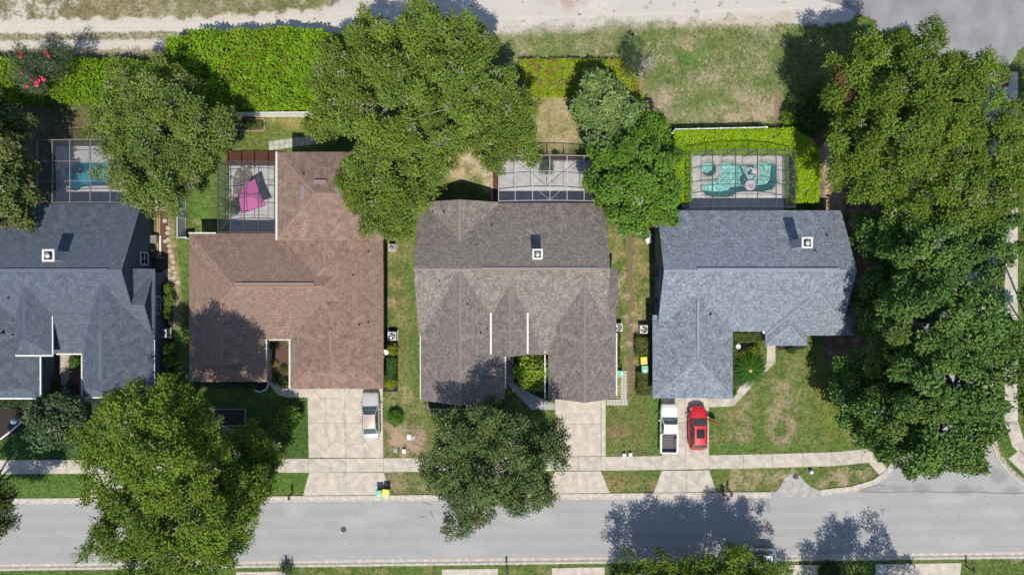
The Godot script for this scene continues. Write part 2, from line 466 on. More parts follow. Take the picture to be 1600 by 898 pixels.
func paint_ground() -> void:
	n1 = field(0.006, 1, 4); n2 = field(0.03, 2, 4); n3 = field(0.12, 3, 4); n4 = field(0.30, 4, 2); n5 = field(0.11, 6, 3)
	var N := GW * GH
	gr.resize(N); gg.resize(N); gb.resize(N); cover.resize(N)
	for k in N:
		var a := n1[k] / 255.0; var b := n2[k] / 255.0; var c := n3[k] / 255.0
		var t := clampf(a * 1.2 + (b - 0.5) * 0.7 - 0.1, 0, 1)
		var v := 0.72 + 0.56 * c
		gr[k] = lerpf(0.070, 0.130, t) * v; gg[k] = lerpf(0.130, 0.160, t) * v; gb[k] = lerpf(0.022, 0.034, t) * v
		cover[k] = int(150 + 100 * c)
	var tan_ := Vector3(0.33, 0.26, 0.155); var straw := Vector3(0.27, 0.235, 0.10); var sand := Vector3(0.45, 0.415, 0.365)
	var dirt := Vector3(0.24, 0.165, 0.105); var lime := Vector3(0.15, 0.20, 0.028); var deep := Vector3(0.045, 0.105, 0.014); var dry := Vector3(0.28, 0.235, 0.14)
	var leafy := Vector3(0.075, 0.05, 0.035); var brown := Vector3(0.20, 0.135, 0.085)
	# the far verge and the sandy lane
	stroke([-80, 8, 590, 0], 38, Vector3(0.195, 0.160, 0.085), 0.95, 120, 0.3, 0.3, 0.3)
	scatter(-60, -10, 120, 26, 26, 5, 20, sand, 0.9, 0, 0.75)
	scatter(150, -10, 560, 28, 60, 5, 20, dry, 0.8, 60, 0.7)
	scatter(250, -10, 600, 28, 40, 5, 16, Vector3(0.10, 0.14, 0.03), 0.7, 200, 0.6)
	scatter(200, -10, 600, 30, 24, 3, 8, sand, 0.5, 0, 0.7)
	stroke([-80, 44, 260, 42, 420, 34, 560, 22, 640, 12, 900, 2], 15, sand, 1, 0, 0.45, 0.12, 0.35)
	stroke([-80, 71, 250, 68, 400, 50, 560, 34, 700, 26], 12, sand * 0.97, 1, 0, 0.45, 0.15, 0.35)
	stroke([540, 30, 640, 22, 760, 22, 900, 18, 1100, 8, 1310, 2], 34, Vector3(0.42, 0.395, 0.365), 1, 0, 0.22, 0.1, 0.2)
	stroke([700, -20, 1330, -26], 46, Vector3(0.42, 0.395, 0.37), 1, 0, 0.1, 0.08, 0.2)
	stroke([-60, 56, 120, 57, 290, 53], 5.5, straw * 0.62, 0.95, 160, 0.8, 0.4, 0.5)
	scatter(600, 5, 1200, 40, 26, 6, 26, Vector3(0.50, 0.46, 0.41), 0.6, 0, 0.5)
	scatter(830, -3, 910, 6, 8, 6, 18, Vector3(0.33, 0.22, 0.18), 0.6, 0, 0.5)
	stroke([-60, 86, 260, 82, 420, 62], 7.5, dry * 0.75, 0.9, 140, 0.6, 0.3, 0.5)
	stroke([780, 62, 920, 52, 1100, 40, 1230, 28], 9, tan_, 0.5, 80, 0.8, 0.5, 0.8)
	flecks(-60, -20, 1300, 82, Vector3(0.36, 0.31, 0.25), 0.22, 0, 2)
	flecks(-60, -20, 1300, 82, Vector3(0.55, 0.52, 0.48), 0.20, 0, 2)
	for w in [[-80, 40, 280, 38, 430, 29, 560, 18, 700, 6], [-80, 48, 280, 46, 430, 39, 560, 26, 760, 14], [-80, 70, 260, 67, 420, 46, 600, 30, 900, 26, 1240, 12]]: stroke(w, 2.2, Vector3(0.50, 0.47, 0.425), 0.5, 0, 0.9, 0.3, 1.0)
	scatter(600, 0, 1240, 40, 40, 1.0, 3.0, Vector3(0.10, 0.12, 0.04), 0.6, 120, 0.2)
	# the rough field behind the third and fourth garden
	patch(1010, 110, 280, 70, Vector3(0.105, 0.145, 0.038), 0.9, 190, 0.25, 0.0, 0.4)
	scatter(800, 55, 1220, 190, 60, 4, 16, Vector3(0.30, 0.255, 0.16), 0.6, 70, 0.75)
	scatter(1050, 60, 1220, 190, 50, 6, 22, Vector3(0.28, 0.235, 0.145), 0.6, 80, 0.7)
	scatter(1020, 145, 1215, 190, 50, 5, 18, Vector3(0.34, 0.27, 0.185), 0.75, 50, 0.6)
	scatter(790, 55, 1220, 180, 60, 8, 26, Vector3(0.10, 0.155, 0.03), 0.7, 230, 0.5)
	scatter(1060, 85, 1110, 110, 10, 10, 18, Vector3(0.085, 0.16, 0.025), 0.8, 240, 0.3)
	flecks(780, 40, 1225, 195, Vector3(0.42, 0.36, 0.24), 0.36, 50)
	flecks(780, 40, 1225, 195, Vector3(0.36, 0.29, 0.19), 0.24, 50, 1)
	flecks(780, 40, 1225, 195, Vector3(0.07, 0.115, 0.022), 0.16, 230)
	stroke([1000, 128, 1010, 165], 4, dirt, 0.8, 0, 0.5, 0.2, 0.4)
	stroke([1216, 145, 1214, 196], 5, dirt * 0.8, 0.9, 0, 0.5, 0.2, 0.4)
	patch(870, 190, 48, 42, Vector3(0.25, 0.225, 0.10), 0.9, 150, 0.2, 0.0, 0.4)
	scatter(835, 150, 925, 232, 26, 6, 16, Vector3(0.36, 0.29, 0.18), 0.7, 60, 0.6)
	stroke([835, 150, 905, 148], 5, Vector3(0.40, 0.34, 0.24), 0.7, 20, 0.6, 0.3, 0.5)
	# bare ground under the big oak behind house three
	patch(715, 262, 58, 42, Vector3(0.20, 0.20, 0.075), 0.9, 150, 0.4, 0.0, 0.5)
	patch(698, 266, 28, 15, Vector3(0.36, 0.24, 0.14), 0.9, 10, 0.5, 0.2, 0.5)
	scatter(680, 230, 770, 290, 40, 5, 15, Vector3(0.42, 0.34, 0.23), 0.8, 10, 0.6)
	patch(757, 240, 12, 34, Vector3(0.46, 0.38, 0.28), 0.85, 10, 0.5, 0.3, 0.6)
	scatter(670, 275, 740, 312, 14, 8, 18, Vector3(0.11, 0.155, 0.03), 0.7, 220, 0.4)
	# between the houses
	scatter(606, 370, 655, 640, 50, 8, 22, Vector3(0.20, 0.19, 0.065), 0.65, 150, 0.6)
	stroke([648, 340, 640, 420, 648, 520, 644, 640], 9, Vector3(0.095, 0.17, 0.028), 0.7, 240, 0.7, 0.4, 0.7)
	scatter(608, 380, 632, 480, 12, 5, 11, Vector3(0.33, 0.24, 0.15), 0.5, 60, 0.7)
	scatter(952, 350, 1016, 640, 70, 6, 18, Vector3(0.28, 0.225, 0.105), 0.65, 90, 0.6)
	stroke([984, 362, 985, 500, 986, 610], 3.6, Vector3(0.165, 0.105, 0.075), 0.95, 0, 0.5, 0.1, 0.4)
	scatter(978, 480, 992, 540, 6, 4, 7, Vector3(0.38, 0.28, 0.19), 0.8, 0, 0.3)
	scatter(960, 420, 978, 560, 12, 4, 9, Vector3(0.40, 0.33, 0.25), 0.6, 20, 0.6)
	patch(448, 205, 60, 28, Vector3(0.125, 0.175, 0.032), 0.85, 220, 0.2, 0.0, 0.4)
	scatter(420, 180, 500, 200, 12, 8, 18, Vector3(0.26, 0.23, 0.08), 0.7, 150, 0.4)
	stroke([318, 280, 318, 350], 16, Vector3(0.105, 0.185, 0.030), 0.9, 235, 0.4, 0.0, 0.6)
	stroke([285, 360, 285, 480, 280, 560], 10, Vector3(0.105, 0.18, 0.030), 0.85, 220, 0.5, 0.2, 0.6)
	stroke([258, 320, 262, 380, 270, 440, 273, 500], 11, Vector3(0.30, 0.235, 0.15), 0.8, 20, 0.5, 0.3, 0.6)
	scatter(300, 340, 336, 362, 6, 4, 9, Vector3(0.34, 0.27, 0.16), 0.6, 40, 0.5)
	# shady soil on the left and under the street oaks on the right
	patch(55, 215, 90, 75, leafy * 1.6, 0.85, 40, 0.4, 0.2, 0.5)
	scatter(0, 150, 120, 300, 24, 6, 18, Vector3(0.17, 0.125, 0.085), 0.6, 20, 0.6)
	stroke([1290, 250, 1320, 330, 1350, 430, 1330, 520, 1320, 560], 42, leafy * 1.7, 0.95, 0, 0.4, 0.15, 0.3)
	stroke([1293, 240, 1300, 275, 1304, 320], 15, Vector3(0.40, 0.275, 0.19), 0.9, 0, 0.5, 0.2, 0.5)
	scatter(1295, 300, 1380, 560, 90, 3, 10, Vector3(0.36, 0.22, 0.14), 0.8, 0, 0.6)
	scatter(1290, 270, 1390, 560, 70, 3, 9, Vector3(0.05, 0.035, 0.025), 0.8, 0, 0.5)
	patch(1300, 262, 10, 22, Vector3(0.36, 0.33, 0.28), 0.7, 0, 0.5, 0.3, 0.5)
	# front lawns
	stroke([0, 690, 480, 690], 60, Vector3(0.045, 0.105, 0.014), 0.8, 235, 0.3, 0.0, 0.6)
	stroke([-60, 757, 480, 757], 26, Vector3(0.085, 0.165, 0.022), 0.75, 240, 0.3, 0.0, 0.5)
	stroke([600, 690, 690, 690], 30, Vector3(0.175, 0.165, 0.07), 0.7, 160, 0.5, 0.2, 0.6)
	scatter(600, 660, 660, 712, 30, 5, 15, Vector3(0.30, 0.215, 0.15), 0.75, 20, 0.5)
	scatter(605, 612, 660, 650, 12, 5, 12, Vector3(0.27, 0.22, 0.12), 0.6, 60, 0.5)
	scatter(604, 742, 680, 772, 16, 5, 14, Vector3(0.28, 0.21, 0.13), 0.7, 50, 0.5)
	patch(965, 674, 16, 12, Vector3(0.30, 0.16, 0.11), 0.8, 60, 0.5, 0.4, 0.6)
	scatter(950, 640, 1028, 710, 26, 6, 16, Vector3(0.16, 0.15, 0.055), 0.55, 180, 0.6)
	stroke([1022, 600, 1022, 700], 10, Vector3(0.085, 0.17, 0.022), 0.7, 240, 0.6, 0.3, 0.6)
	scatter(946, 742, 1026, 768, 20, 5, 14, Vector3(0.24, 0.19, 0.08), 0.6, 90, 0.5)
	stroke([1110, 660, 1330, 660], 46, Vector3(0.082, 0.155, 0.020), 0.6, 230, 0.3, 0.0, 0.5)
	stroke([1150, 600, 1330, 600], 40, Vector3(0.088, 0.155, 0.022), 0.5, 230, 0.3, 0.0, 0.5)
	scatter(1110, 560, 1330, 700, 70, 6, 18, Vector3(0.22, 0.195, 0.08), 0.6, 110, 0.6)
	scatter(1110, 560, 1330, 700, 36, 8, 20, Vector3(0.115, 0.165, 0.024), 0.6, 230, 0.5)
	stroke([1270, 560, 1300, 640, 1330, 690], 20, Vector3(0.16, 0.19, 0.025), 0.6, 230, 0.6, 0.3, 0.7)
	patch(1222, 618, 22, 20, Vector3(0.29, 0.235, 0.14), 0.6, 40, 0.5, 0.5, 0.7)
	scatter(1195, 590, 1250, 645, 20, 4, 10, Vector3(0.30, 0.24, 0.15), 0.6, 70, 0.6)
	scatter(1140, 625, 1175, 690, 26, 4, 11, Vector3(0.29, 0.22, 0.145), 0.6, 70, 0.6)
	for a in 14: patch(1221 + 17 * cos(a * T / 14), 671 + 22 * sin(a * T / 14), 8, 9, Vector3(0.31, 0.235, 0.155), 0.5, 60, 0.5, 0.4, 0.6)
	scatter(1325, 640, 1345, 690, 8, 5, 10, Vector3(0.33, 0.27, 0.15), 0.7, 40, 0.5)
	scatter(1120, 735, 1375, 762, 50, 4, 13, Vector3(0.34, 0.265, 0.17), 0.7, 40, 0.5)
	stroke([1100, 700, 1350, 694], 5, Vector3(0.09, 0.165, 0.022), 0.6, 240, 0.6, 0.2, 0.6)
	stroke([-60, 893, 1700, 893], 14, Vector3(0.085, 0.150, 0.024), 0.6, 230, 0.4, 0.2, 0.5)
	scatter(460, 888, 860, 898, 26, 4, 9, Vector3(0.26, 0.21, 0.10), 0.6, 60, 0.5)
	stroke([1560, 650, 1585, 705, 1600, 730], 14, Vector3(0.07, 0.155, 0.018), 0.9, 250, 0.3, 0.0, 0.4)
	for v in [[600, 360, 660, 712], [950, 350, 1018, 768], [1106, 545, 1345, 705], [1110, 735, 1380, 768], [600, 738, 690, 775]]:
		flecks(v[0], v[1], v[2], v[3], Vector3(0.38, 0.32, 0.19), 0.16, 90)
		flecks(v[0], v[1], v[2], v[3], Vector3(0.065, 0.125, 0.018), 0.20, 235)
	flecks(-60, -20, 620, 32, Vector3(0.42, 0.37, 0.28), 0.26, 20)
	flecks(-60, -20, 620, 32, Vector3(0.10, 0.085, 0.04), 0.26, 120)
	flecks(-60, -20, 620, 32, Vector3(0.13, 0.10, 0.05), 0.16, 120, 1)
	flecks(-60, 738, 480, 775, Vector3(0.05, 0.12, 0.014), 0.2, 240)
	flecks(830, 150, 930, 235, Vector3(0.40, 0.33, 0.20), 0.2, 60)
	# side street verges
	stroke([1560, 100, 1562, 640], 9, Vector3(0.08, 0.13, 0.025), 0.7, 200, 0.5, 0.2, 0.5)
	patch(1380, 60, 26, 18, Vector3(0.44, 0.38, 0.30), 0.8, 0, 0.5, 0.3, 0.5)

func ground_texture() -> ImageTexture:
	var lut := PackedByteArray(); lut.resize(1025)
	for i in 1025: lut[i] = int(Color(i / 1024.0, 0, 0).linear_to_srgb().r * 255.0 + 0.5)
	var d := PackedByteArray(); d.resize(GW * GH * 3)
	var at := 0
	for k in GW * GH:
		d[at] = lut[int(clampf(gr[k], 0, 1) * 1024)]; d[at + 1] = lut[int(clampf(gg[k], 0, 1) * 1024)]; d[at + 2] = lut[int(clampf(gb[k], 0, 1) * 1024)]
		at += 3
	return ImageTexture.create_from_image(Image.create_from_data(GW, GH, false, Image.FORMAT_RGB8, d))

func mask_out(q: PackedVector2Array) -> void:      # nothing grows where something is built
	var lo := q[0]; var hi := q[0]
	for p in q:
		lo = lo.min(p); hi = hi.max(p)
	var ci := GW / (2 * GX); var cj := GH / (2 * GZ)
	for j in range(maxi(0, int((lo.y + GZ) * cj)), mini(GH, int((hi.y + GZ) * cj) + 1)):
		for i in range(maxi(0, int((lo.x + GX) * ci)), mini(GW, int((hi.x + GX) * ci) + 1)):
			if cover[j * GW + i] and Geometry2D.is_point_in_polygon(Vector2(i / ci - GX, j / cj - GZ), q):
				cover[j * GW + i] = 0

var ground_mat: StandardMaterial3D

func paint_road(q: PackedVector2Array, c: Vector3) -> void:      # the worn colour of the road itself
	var ci := GW / (2 * GX); var cj := GH / (2 * GZ)
	for j in GH:
		for i in GW:
			var k := j * GW + i
			if j < cj * (GZ + 19.0) and i < ci * (GX + 29.0): continue
			if Geometry2D.is_point_in_polygon(Vector2(i / ci - GX, j / cj - GZ), q):
				lay(k, c * (0.93 + 0.10 * (n1[k] / 255.0) + 0.05 * (n3[k] / 255.0 - 0.5) + 0.06 * (n2[k] / 255.0 - 0.5)), 1.0, 0)

var holes := []        # rectangles [x0, z0, x1, z1] where pool decks are cut into the ground

func build_ground() -> void:
	var xs := [-GX, GX]; var zs := [-GZ, GZ]
	for h in holes:
		xs += [h[0], h[2]]; zs += [h[1], h[3]]
	xs.sort(); zs.sort()
	var st := begin()
	for i in xs.size() - 1:
		for j in zs.size() - 1:
			var cx: float = (xs[i] + xs[i + 1]) * 0.5; var cz: float = (zs[j] + zs[j + 1]) * 0.5
			var free := true
			for h in holes:
				if cx > h[0] and cx < h[2] and cz > h[1] and cz < h[3]: free = false
			if not free: continue
			var q := []
			for p in [[xs[i], zs[j]], [xs[i + 1], zs[j]], [xs[i + 1], zs[j + 1]], [xs[i], zs[j + 1]]]:
				q.append(Vector3(p[0], 0, p[1]))
			var uv := []
			for p in q: uv.append(Vector2((p.x + GX) / (2 * GX), (p.z + GZ) / (2 * GZ)))
			tri(st, q[0], q[1], q[2], Vector3.UP, uv[0], uv[1], uv[2])
			tri(st, q[0], q[2], q[3], Vector3.UP, uv[0], uv[2], uv[3])
	var m := mat("soil_and_grass", 1, 1, 1, 0.95)
	ground_mat = m
	struct("ground", st, m)
	st = begin()
	for r in [[-900.0, -900.0, 900.0, -GZ], [-900.0, GZ, 900.0, 900.0], [-900.0, -GZ, -GX, GZ], [GX, -GZ, 900.0, GZ]]:
		sheet(st, rect(r[0], r[1], r[2], r[3]), 0.0)
	struct("surrounding_ground", st, mat("far_grass", 0.115, 0.145, 0.036, 0.95, noise_tex(0.01, 0.6, 1.0, 6, 15), 0.05))

func grow_grass() -> void:      # nobody could count it: one object of short tufts, each the colour of the ground it stands on
	var st := begin()
	var r := RandomNumberGenerator.new(); r.seed = 9
	for k in 7:
		var a := r.randf() * T; var o := Vector3(r.randf_range(-0.07, 0.07), 0, r.randf_range(-0.07, 0.07))
		var d := Vector3(cos(a), 0, sin(a)); var s := Vector3(-d.z, 0, d.x) * 0.014
		var tip := o + d * r.randf_range(0.03, 0.09) + Vector3.UP * r.randf_range(0.03, 0.075)
		tri(st, o - s, o + s, tip, (Vector3.UP + d * 0.4).normalized())
	var mm := MultiMesh.new()
	mm.transform_format = MultiMesh.TRANSFORM_3D
	mm.use_colors = true
	mm.mesh = st.commit()
	var buf := PackedFloat32Array()
	var n := 0
	for k in 420000:
		var x := rnd(-GX, GX); var z := rnd(-GZ, GZ)
		var i := int((x + GX) / (2 * GX) * GW); var j := int((z + GZ) / (2 * GZ) * GH)
		i = clampi(i, 0, GW - 1); j = clampi(j, 0, GH - 1)
		var q := j * GW + i
		if cover[q] < 30 or rng.randf() * 230.0 > cover[q]: continue
		var a := rng.randf() * T; var s := rnd(0.8, 1.9); var v := rnd(0.45, 1.5)
		var c := cos(a) * s; var d := sin(a) * s
		buf.append_array([c, 0, d, x, 0, s * rnd(0.7, 1.3), 0, 0, -d, 0, c, z, gr[q] * v, gg[q] * v, gb[q] * v, 1])
		n += 1
	mm.instance_count = n
	mm.buffer = buf
	var o := MultiMeshInstance3D.new()
	o.name = "short_grass"
	o.multimesh = mm
	var m := mat("blade", 1, 1, 1, 0.8)
	m.vertex_color_use_as_albedo = true
	o.material_override = m
	add_child(o, true)
	tag(o, "short patchy grass growing over the lawns and the rough field", "grass")
	o.set_meta("kind", "stuff")

# ---------- plants ----------
var sprigs := {}

func make_sprig(count: int, spread: float, length: float, width: float, droop: float, s: int) -> ArrayMesh:
	var r := RandomNumberGenerator.new(); r.seed = s
	var st := begin()
	for k in count:
		var d := Vector3(r.randf_range(-1, 1), r.randf_range(-0.35, 0.9), r.randf_range(-1, 1)).normalized()
		var o := d * spread * r.randf_range(0.15, 1.0)
		var out := (d + Vector3(r.randf_range(-0.7, 0.7), r.randf_range(-0.5, 0.4) - droop, r.randf_range(-0.7, 0.7))).normalized()
		var side := out.cross(Vector3(r.randf_range(-0.5, 0.5), 1, r.randf_range(-0.5, 0.5))).normalized()
		var l := length * r.randf_range(0.7, 1.25); var w := width * r.randf_range(0.7, 1.2) * 0.5
		var up := side.cross(out)
		if up.y < 0: up = -up
		var m := o + out * l * 0.45
		var tip := o + out * l - up * l * 0.12
		tri(st, o, m + side * w + up * w * 0.35, tip, (up - side * 0.35).normalized())
		tri(st, o, m - side * w + up * w * 0.35, tip, (up + side * 0.35).normalized())
	return st.commit()

func make_sprigs() -> void:
	sprigs.oak = make_sprig(16, 0.34, 0.245, 0.130, 0.1, 101)
	sprigs.broad = make_sprig(12, 0.34, 0.33, 0.195, 0.15, 102)
	sprigs.hedge = make_sprig(12, 0.20, 0.18, 0.10, 0.35, 103)
	sprigs.tiny = make_sprig(12, 0.13, 0.10, 0.06, 0.3, 104)
	sprigs.wisp = make_sprig(12, 0.36, 0.26, 0.05, 0.2, 105)

# leaves as one part: every spot is [place, outward direction, size, tint]
func foliage(called: String, parent: Node, kind: String, spots: Array, glossy := false) -> MultiMeshInstance3D:
	var mm := MultiMesh.new()
	mm.transform_format = MultiMesh.TRANSFORM_3D
	mm.use_colors = true
	mm.mesh = sprigs[kind]
	mm.instance_count = spots.size()
	var buf := PackedFloat32Array(); buf.resize(spots.size() * 16)
	var at := 0
	for s in spots:
		var y: Vector3 = s[1]
		var x := y.cross(Vector3(rng.randf() - 0.5, rng.randf() - 0.5, rng.randf() - 0.5)).normalized()
		var z := x.cross(y)
		var k: float = s[2]
		var p: Vector3 = s[0]
		var c: Vector3 = s[3]
		buf[at] = x.x * k; buf[at + 1] = y.x * k; buf[at + 2] = z.x * k; buf[at + 3] = p.x
		buf[at + 4] = x.y * k; buf[at + 5] = y.y * k; buf[at + 6] = z.y * k; buf[at + 7] = p.y
		buf[at + 8] = x.z * k; buf[at + 9] = y.z * k; buf[at + 10] = z.z * k; buf[at + 11] = p.z
		buf[at + 12] = c.x; buf[at + 13] = c.y; buf[at + 14] = c.z; buf[at + 15] = 1.0
		at += 16
	mm.buffer = buf
	var o := MultiMeshInstance3D.new()
	o.name = called
	o.multimesh = mm
	o.material_override = M.leaf_glossy if glossy else M.leaf
	parent.add_child(o, true)
	o.set_meta("kind", "stuff")
	return o

func tint(c: Vector3, spread := 0.25, warm := 0.15) -> Vector3:
	var v := 1.0 + rnd(-spread, spread)
	var w := rnd(-warm, warm)
	return Vector3(c.x * v * (1.0 + w), c.y * v, c.z * v * (1.0 - w))

# lobes: [px, py, radius px, height of the lobe's middle] per main mass of the crown
func tree(called: String, label: String, trunk: Array, lobes: Array, leaf: String, colour: Vector3, thick := 1.0, puff := Vector2(0.75, 1.45), flat := 0.62, group := "trees in the gardens and along the street", bark := "bark_pale", glossy := false, moss := 0.015) -> Node3D:
	var base := P(trunk[0], trunk[1])
	var o := thing(called, label, "tree", base, 0.0, group)
	var spots := []
	var limbs := begin()
	var tall := 0.0
	var wide := 0.0
	for l in lobes:
		tall = maxf(tall, l[3])
		wide = maxf(wide, l[2])
	var r0 := clampf(tall * 0.032, 0.07, 0.42)
	var fork := Vector3(0, tall * 0.34, 0)
	var tr := begin()
	tube(tr, [Vector3(0, -0.1, 0), Vector3(0, 0.25, 0), Vector3(rnd(-.15, .15), fork.y * 0.55, rnd(-.15, .15)), fork], [r0 * 1.7, r0 * 1.15, r0, r0 * 0.85], 10)
	put("trunk", tr, M[bark], o)
	for l in lobes:
		var c: Vector3 = P(l[0], l[1], l[3]) - base
		var R: float = l[2] * K * (H - l[3]) / H
		var mid := fork.lerp(c, 0.5) + Vector3(rnd(-.5, .5), rnd(-0.2, 0.5), rnd(-.5, .5)) * R * 0.25
		var head := c - Vector3(0, R * flat * 0.35, 0)
		tube(limbs, [fork, mid, head], [r0 * 0.6, r0 * 0.4, r0 * 0.22], 7)
		var per_lobe := colour * rnd(0.9, 1.12)
		var pr_mid := clampf(R * 0.25, puff.x * 0.85, puff.y * 0.8)
		var n := int(clampf(1.05 * (R / pr_mid) * (R / pr_mid), 4, 60))
		var low := int(n * 0.35)
		for k in n + low:
			var y := 1.0 - 1.25 * (k + rng.randf()) / n if k < n else rnd(-0.9, -0.45)
			if k < n and rng.randf() < 0.07: continue
			var a := k * 2.39996 + rnd(-0.35, 0.35)
			var q := sqrt(maxf(0, 1 - y * y))
			var d := Vector3(q * cos(a), y, q * sin(a))
			var dist := R * rnd(0.58, 0.98)
			var pr := pr_mid * rnd(0.65, 1.2)
			var pc := c + Vector3(d.x, d.y * flat, d.z) * dist + Vector3(0, rnd(-0.75, 0.75), 0)
			if k % 3 == 0:
				tube(limbs, [head, head.lerp(pc, 0.55) + Vector3(rnd(-.2, .2), rnd(-.1, .3), rnd(-.2, .2)), pc + d * pr * 0.4], [r0 * 0.2, r0 * 0.12, 0.012], 5, false)
			var tone := tint(per_lobe, 0.17, 0.08)
			var cnt := int(46.0 * pr * pr * thick) + 4
			for m in cnt:
				var v := Vector3(rng.randfn(), rng.randfn() + 0.35, rng.randfn()).normalized()
				var rr := pr * (0.55 + 0.5 * sqrt(rng.randf()))
				var p := pc + Vector3(v.x, v.y * 0.66, v.z) * rr
				spots.append([p, (v + Vector3(0, 0.6, 0) + d * 0.4).normalized(), rnd(0.75, 1.25), tint(tone, 0.24, 0.10) if rng.randf() > moss else Vector3(0.25, 0.26, 0.17)])
			for m in 3:      # stray twigs that break the outline
				var v := (d + Vector3(rng.randfn(), rng.randfn() * 0.5, rng.randfn()) * 0.6).normalized()
				spots.append([pc + v * pr * rnd(1.0, 1.5), v, rnd(0.6, 0.95), tint(tone, 0.2, 0.1)])
	put("limbs", limbs, M[bark], o).set_meta("kind", "stuff")
	foliage("crown", o, leaf, spots, glossy)
	return o

# a low rounded or columnar shrub: radius in px at its middle height
func shrub(label: String, px: float, py: float, rpx: float, h: float, leaf: String, colour: Vector3, group := "", thick := 1.0, called := "shrub") -> Node3D:
	var base := P(px, py, h * 0.6); base.y = 0
	var o := thing(called, label, "shrub" if called != "small_tree" else "tree", base, 0.0, group)
	var st := begin()
	var R := rpx * K
	for k in 5:
		var a := k * T / 5 + rnd(-.3, .3)
		tube(st, [Vector3(0, -0.05, 0), Vector3(cos(a) * R * 0.25, h * 0.4, sin(a) * R * 0.25), Vector3(cos(a) * R * 0.6, h * 0.75, sin(a) * R * 0.6)], [0.035, 0.025, 0.01], 5)
	put("stems", st, M.bark, o).set_meta("kind", "stuff")
	var spots := []
	var n := int((120.0 * R * R + 60.0 * R * h) * thick) + 14
	for k in n:
		var v := Vector3(rng.randfn(), absf(rng.randfn()) * 0.9 - 0.15, rng.randfn()).normalized()
		var bump := 1.0 + 0.22 * sin(v.x * 5.0 + px) * cos(v.z * 6.0 + py)
		var p := Vector3(v.x * R * bump, h * 0.5 + v.y * h * 0.5 * bump, v.z * R * bump) * lerpf(0.62, 1.0, sqrt(rng.randf()))
		p.y = maxf(p.y, 0.05)
		spots.append([p, (v + Vector3(0, 0.5, 0)).normalized(), rnd(0.7, 1.2), tint(colour, 0.28, 0.15)])
	foliage("crown", o, leaf, spots)
	return o

# a clipped or loose hedge over a polygon given at the height of its top
func hedge(label: String, px: Array, h: float, leaf: String, colour: Vector3, per_m2 := 26.0, rough := 0.12, other := Vector3.ZERO, share := 0.0, group := "hedges round the gardens") -> Node3D:
	var q := poly(px, h)
	var mid := Vector2.ZERO
	for p in q: mid += p / q.size()
	for i in q.size(): q[i] -= mid
	var o := thing("hedge", label, "hedge", Vector3(mid.x, 0, mid.y), 0.0, group)
	var st := begin()
	var inner := Geometry2D.offset_polygon(q, -0.28)
	for r in inner: prism(st, r, 0.0, h - 0.42)
	put("branches", st, M.bark, o).set_meta("kind", "stuff")
	mask_out(poly(px, 0.0))
	var lo := q[0]; var hi := q[0]
	for p in q:
		lo = lo.min(p); hi = hi.max(p)
	var nz := FastNoiseLite.new(); nz.frequency = 0.55; nz.seed = int(px[0]); nz.fractal_octaves = 3
	var spots := []
	var n := int((hi.x - lo.x) * (hi.y - lo.y) * per_m2)
	for k in n:
		var p := Vector2(rnd(lo.x, hi.x), rnd(lo.y, hi.y))
		if not Geometry2D.is_point_in_polygon(p, q): continue
		var u := nz.get_noise_2d(p.x, p.y)
		var y := h - 0.16 + u * rough * 3.0 + rnd(-rough, rough)
		var c := colour
		if other != Vector3.ZERO and nz.get_noise_2d(p.x * 1.7 + 50, p.y * 1.7) + rnd(-.25, .25) > 0.35 - share: c = other
		spots.append([Vector3(p.x, y, p.y), Vector3(rnd(-.6, .6), 1, rnd(-.6, .6)).normalized(), rnd(0.75, 1.2), tint(c, 0.24, 0.12)])
	for i in q.size():
		var a := q[i]; var b := q[(i + 1) % q.size()]
		var l := a.distance_to(b)
		var nn := Vector2((b - a).y, -(b - a).x).normalized()
		if Geometry2D.is_point_in_polygon((a + b) * 0.5 + nn * 0.05, q): nn = -nn
		for k in int(l * h * per_m2 * 0.8):
			var p := a.lerp(b, rng.randf()) - nn * rnd(0.0, 0.22)
			spots.append([Vector3(p.x, rnd(0.05, h - 0.05), p.y), Vector3(nn.x, rnd(0.0, 0.8), nn.y).normalized(), rnd(0.75, 1.15), tint(colour, 0.24, 0.12)])
	foliage("leaves", o, leaf, spots)
	return o

func sago(px: float, py: float, label: String, h: float, fronds: int, length: float) -> Node3D:
	var base := P(px, py, h); base.y = 0
	var o := thing("sago_palm", label, "palm", base)
	var st := begin()
	lathe(st, Vector3.ZERO, [[0.24, -0.05], [0.26, 0.2], [0.22, h * 0.8], [0.14, h]], 12)
	put("trunk", st, M.bark, o)
	st = begin()
	ball(st, Vector3(0, h, 0), Vector3(0.2, 0.16, 0.2), 12, 6)
	put("heart", st, M.frond_heart, o)
	for k in fronds:
		var a := k * 2.39996
		var lift := lerpf(0.9, -0.05, float(k) / fronds) + rnd(-0.08, 0.08)
		var l := length * rnd(0.85, 1.1) * lerpf(0.8, 1.05, float(k) / fronds)
		st = begin()
		var d := Vector3(cos(a), 0, sin(a)); var s := Vector3(-sin(a), 0, cos(a))
		var prev := Vector3(0, h, 0) + d * 0.1
		var seg := 20
		for i in range(1, seg + 1):
			var t := float(i) / seg
			var p := Vector3(0, h, 0) + d * (0.1 + l * t) + Vector3.UP * (lift * l * 0.75 * t - 0.62 * l * t * t * (0.5 + lift * 0.5))
			p.y = maxf(p.y, 0.06)
			beam(st, prev, p, 0.03, 0.02)
			var w := 0.30 * sin(PI * clampf(t * 0.9 + 0.1, 0, 1)) + 0.04
			for g in [-1.0, 1.0]:
				var e: Vector3 = p + s * g * w + d * 0.10 + Vector3.UP * 0.04
				tri(st, p - d * 0.034, p + d * 0.034, e, (Vector3(0, 1, 0) - s * g * 0.8 + d * 0.3).normalized())
			prev = p
		put("frond", st, M.frond, o)
	return o

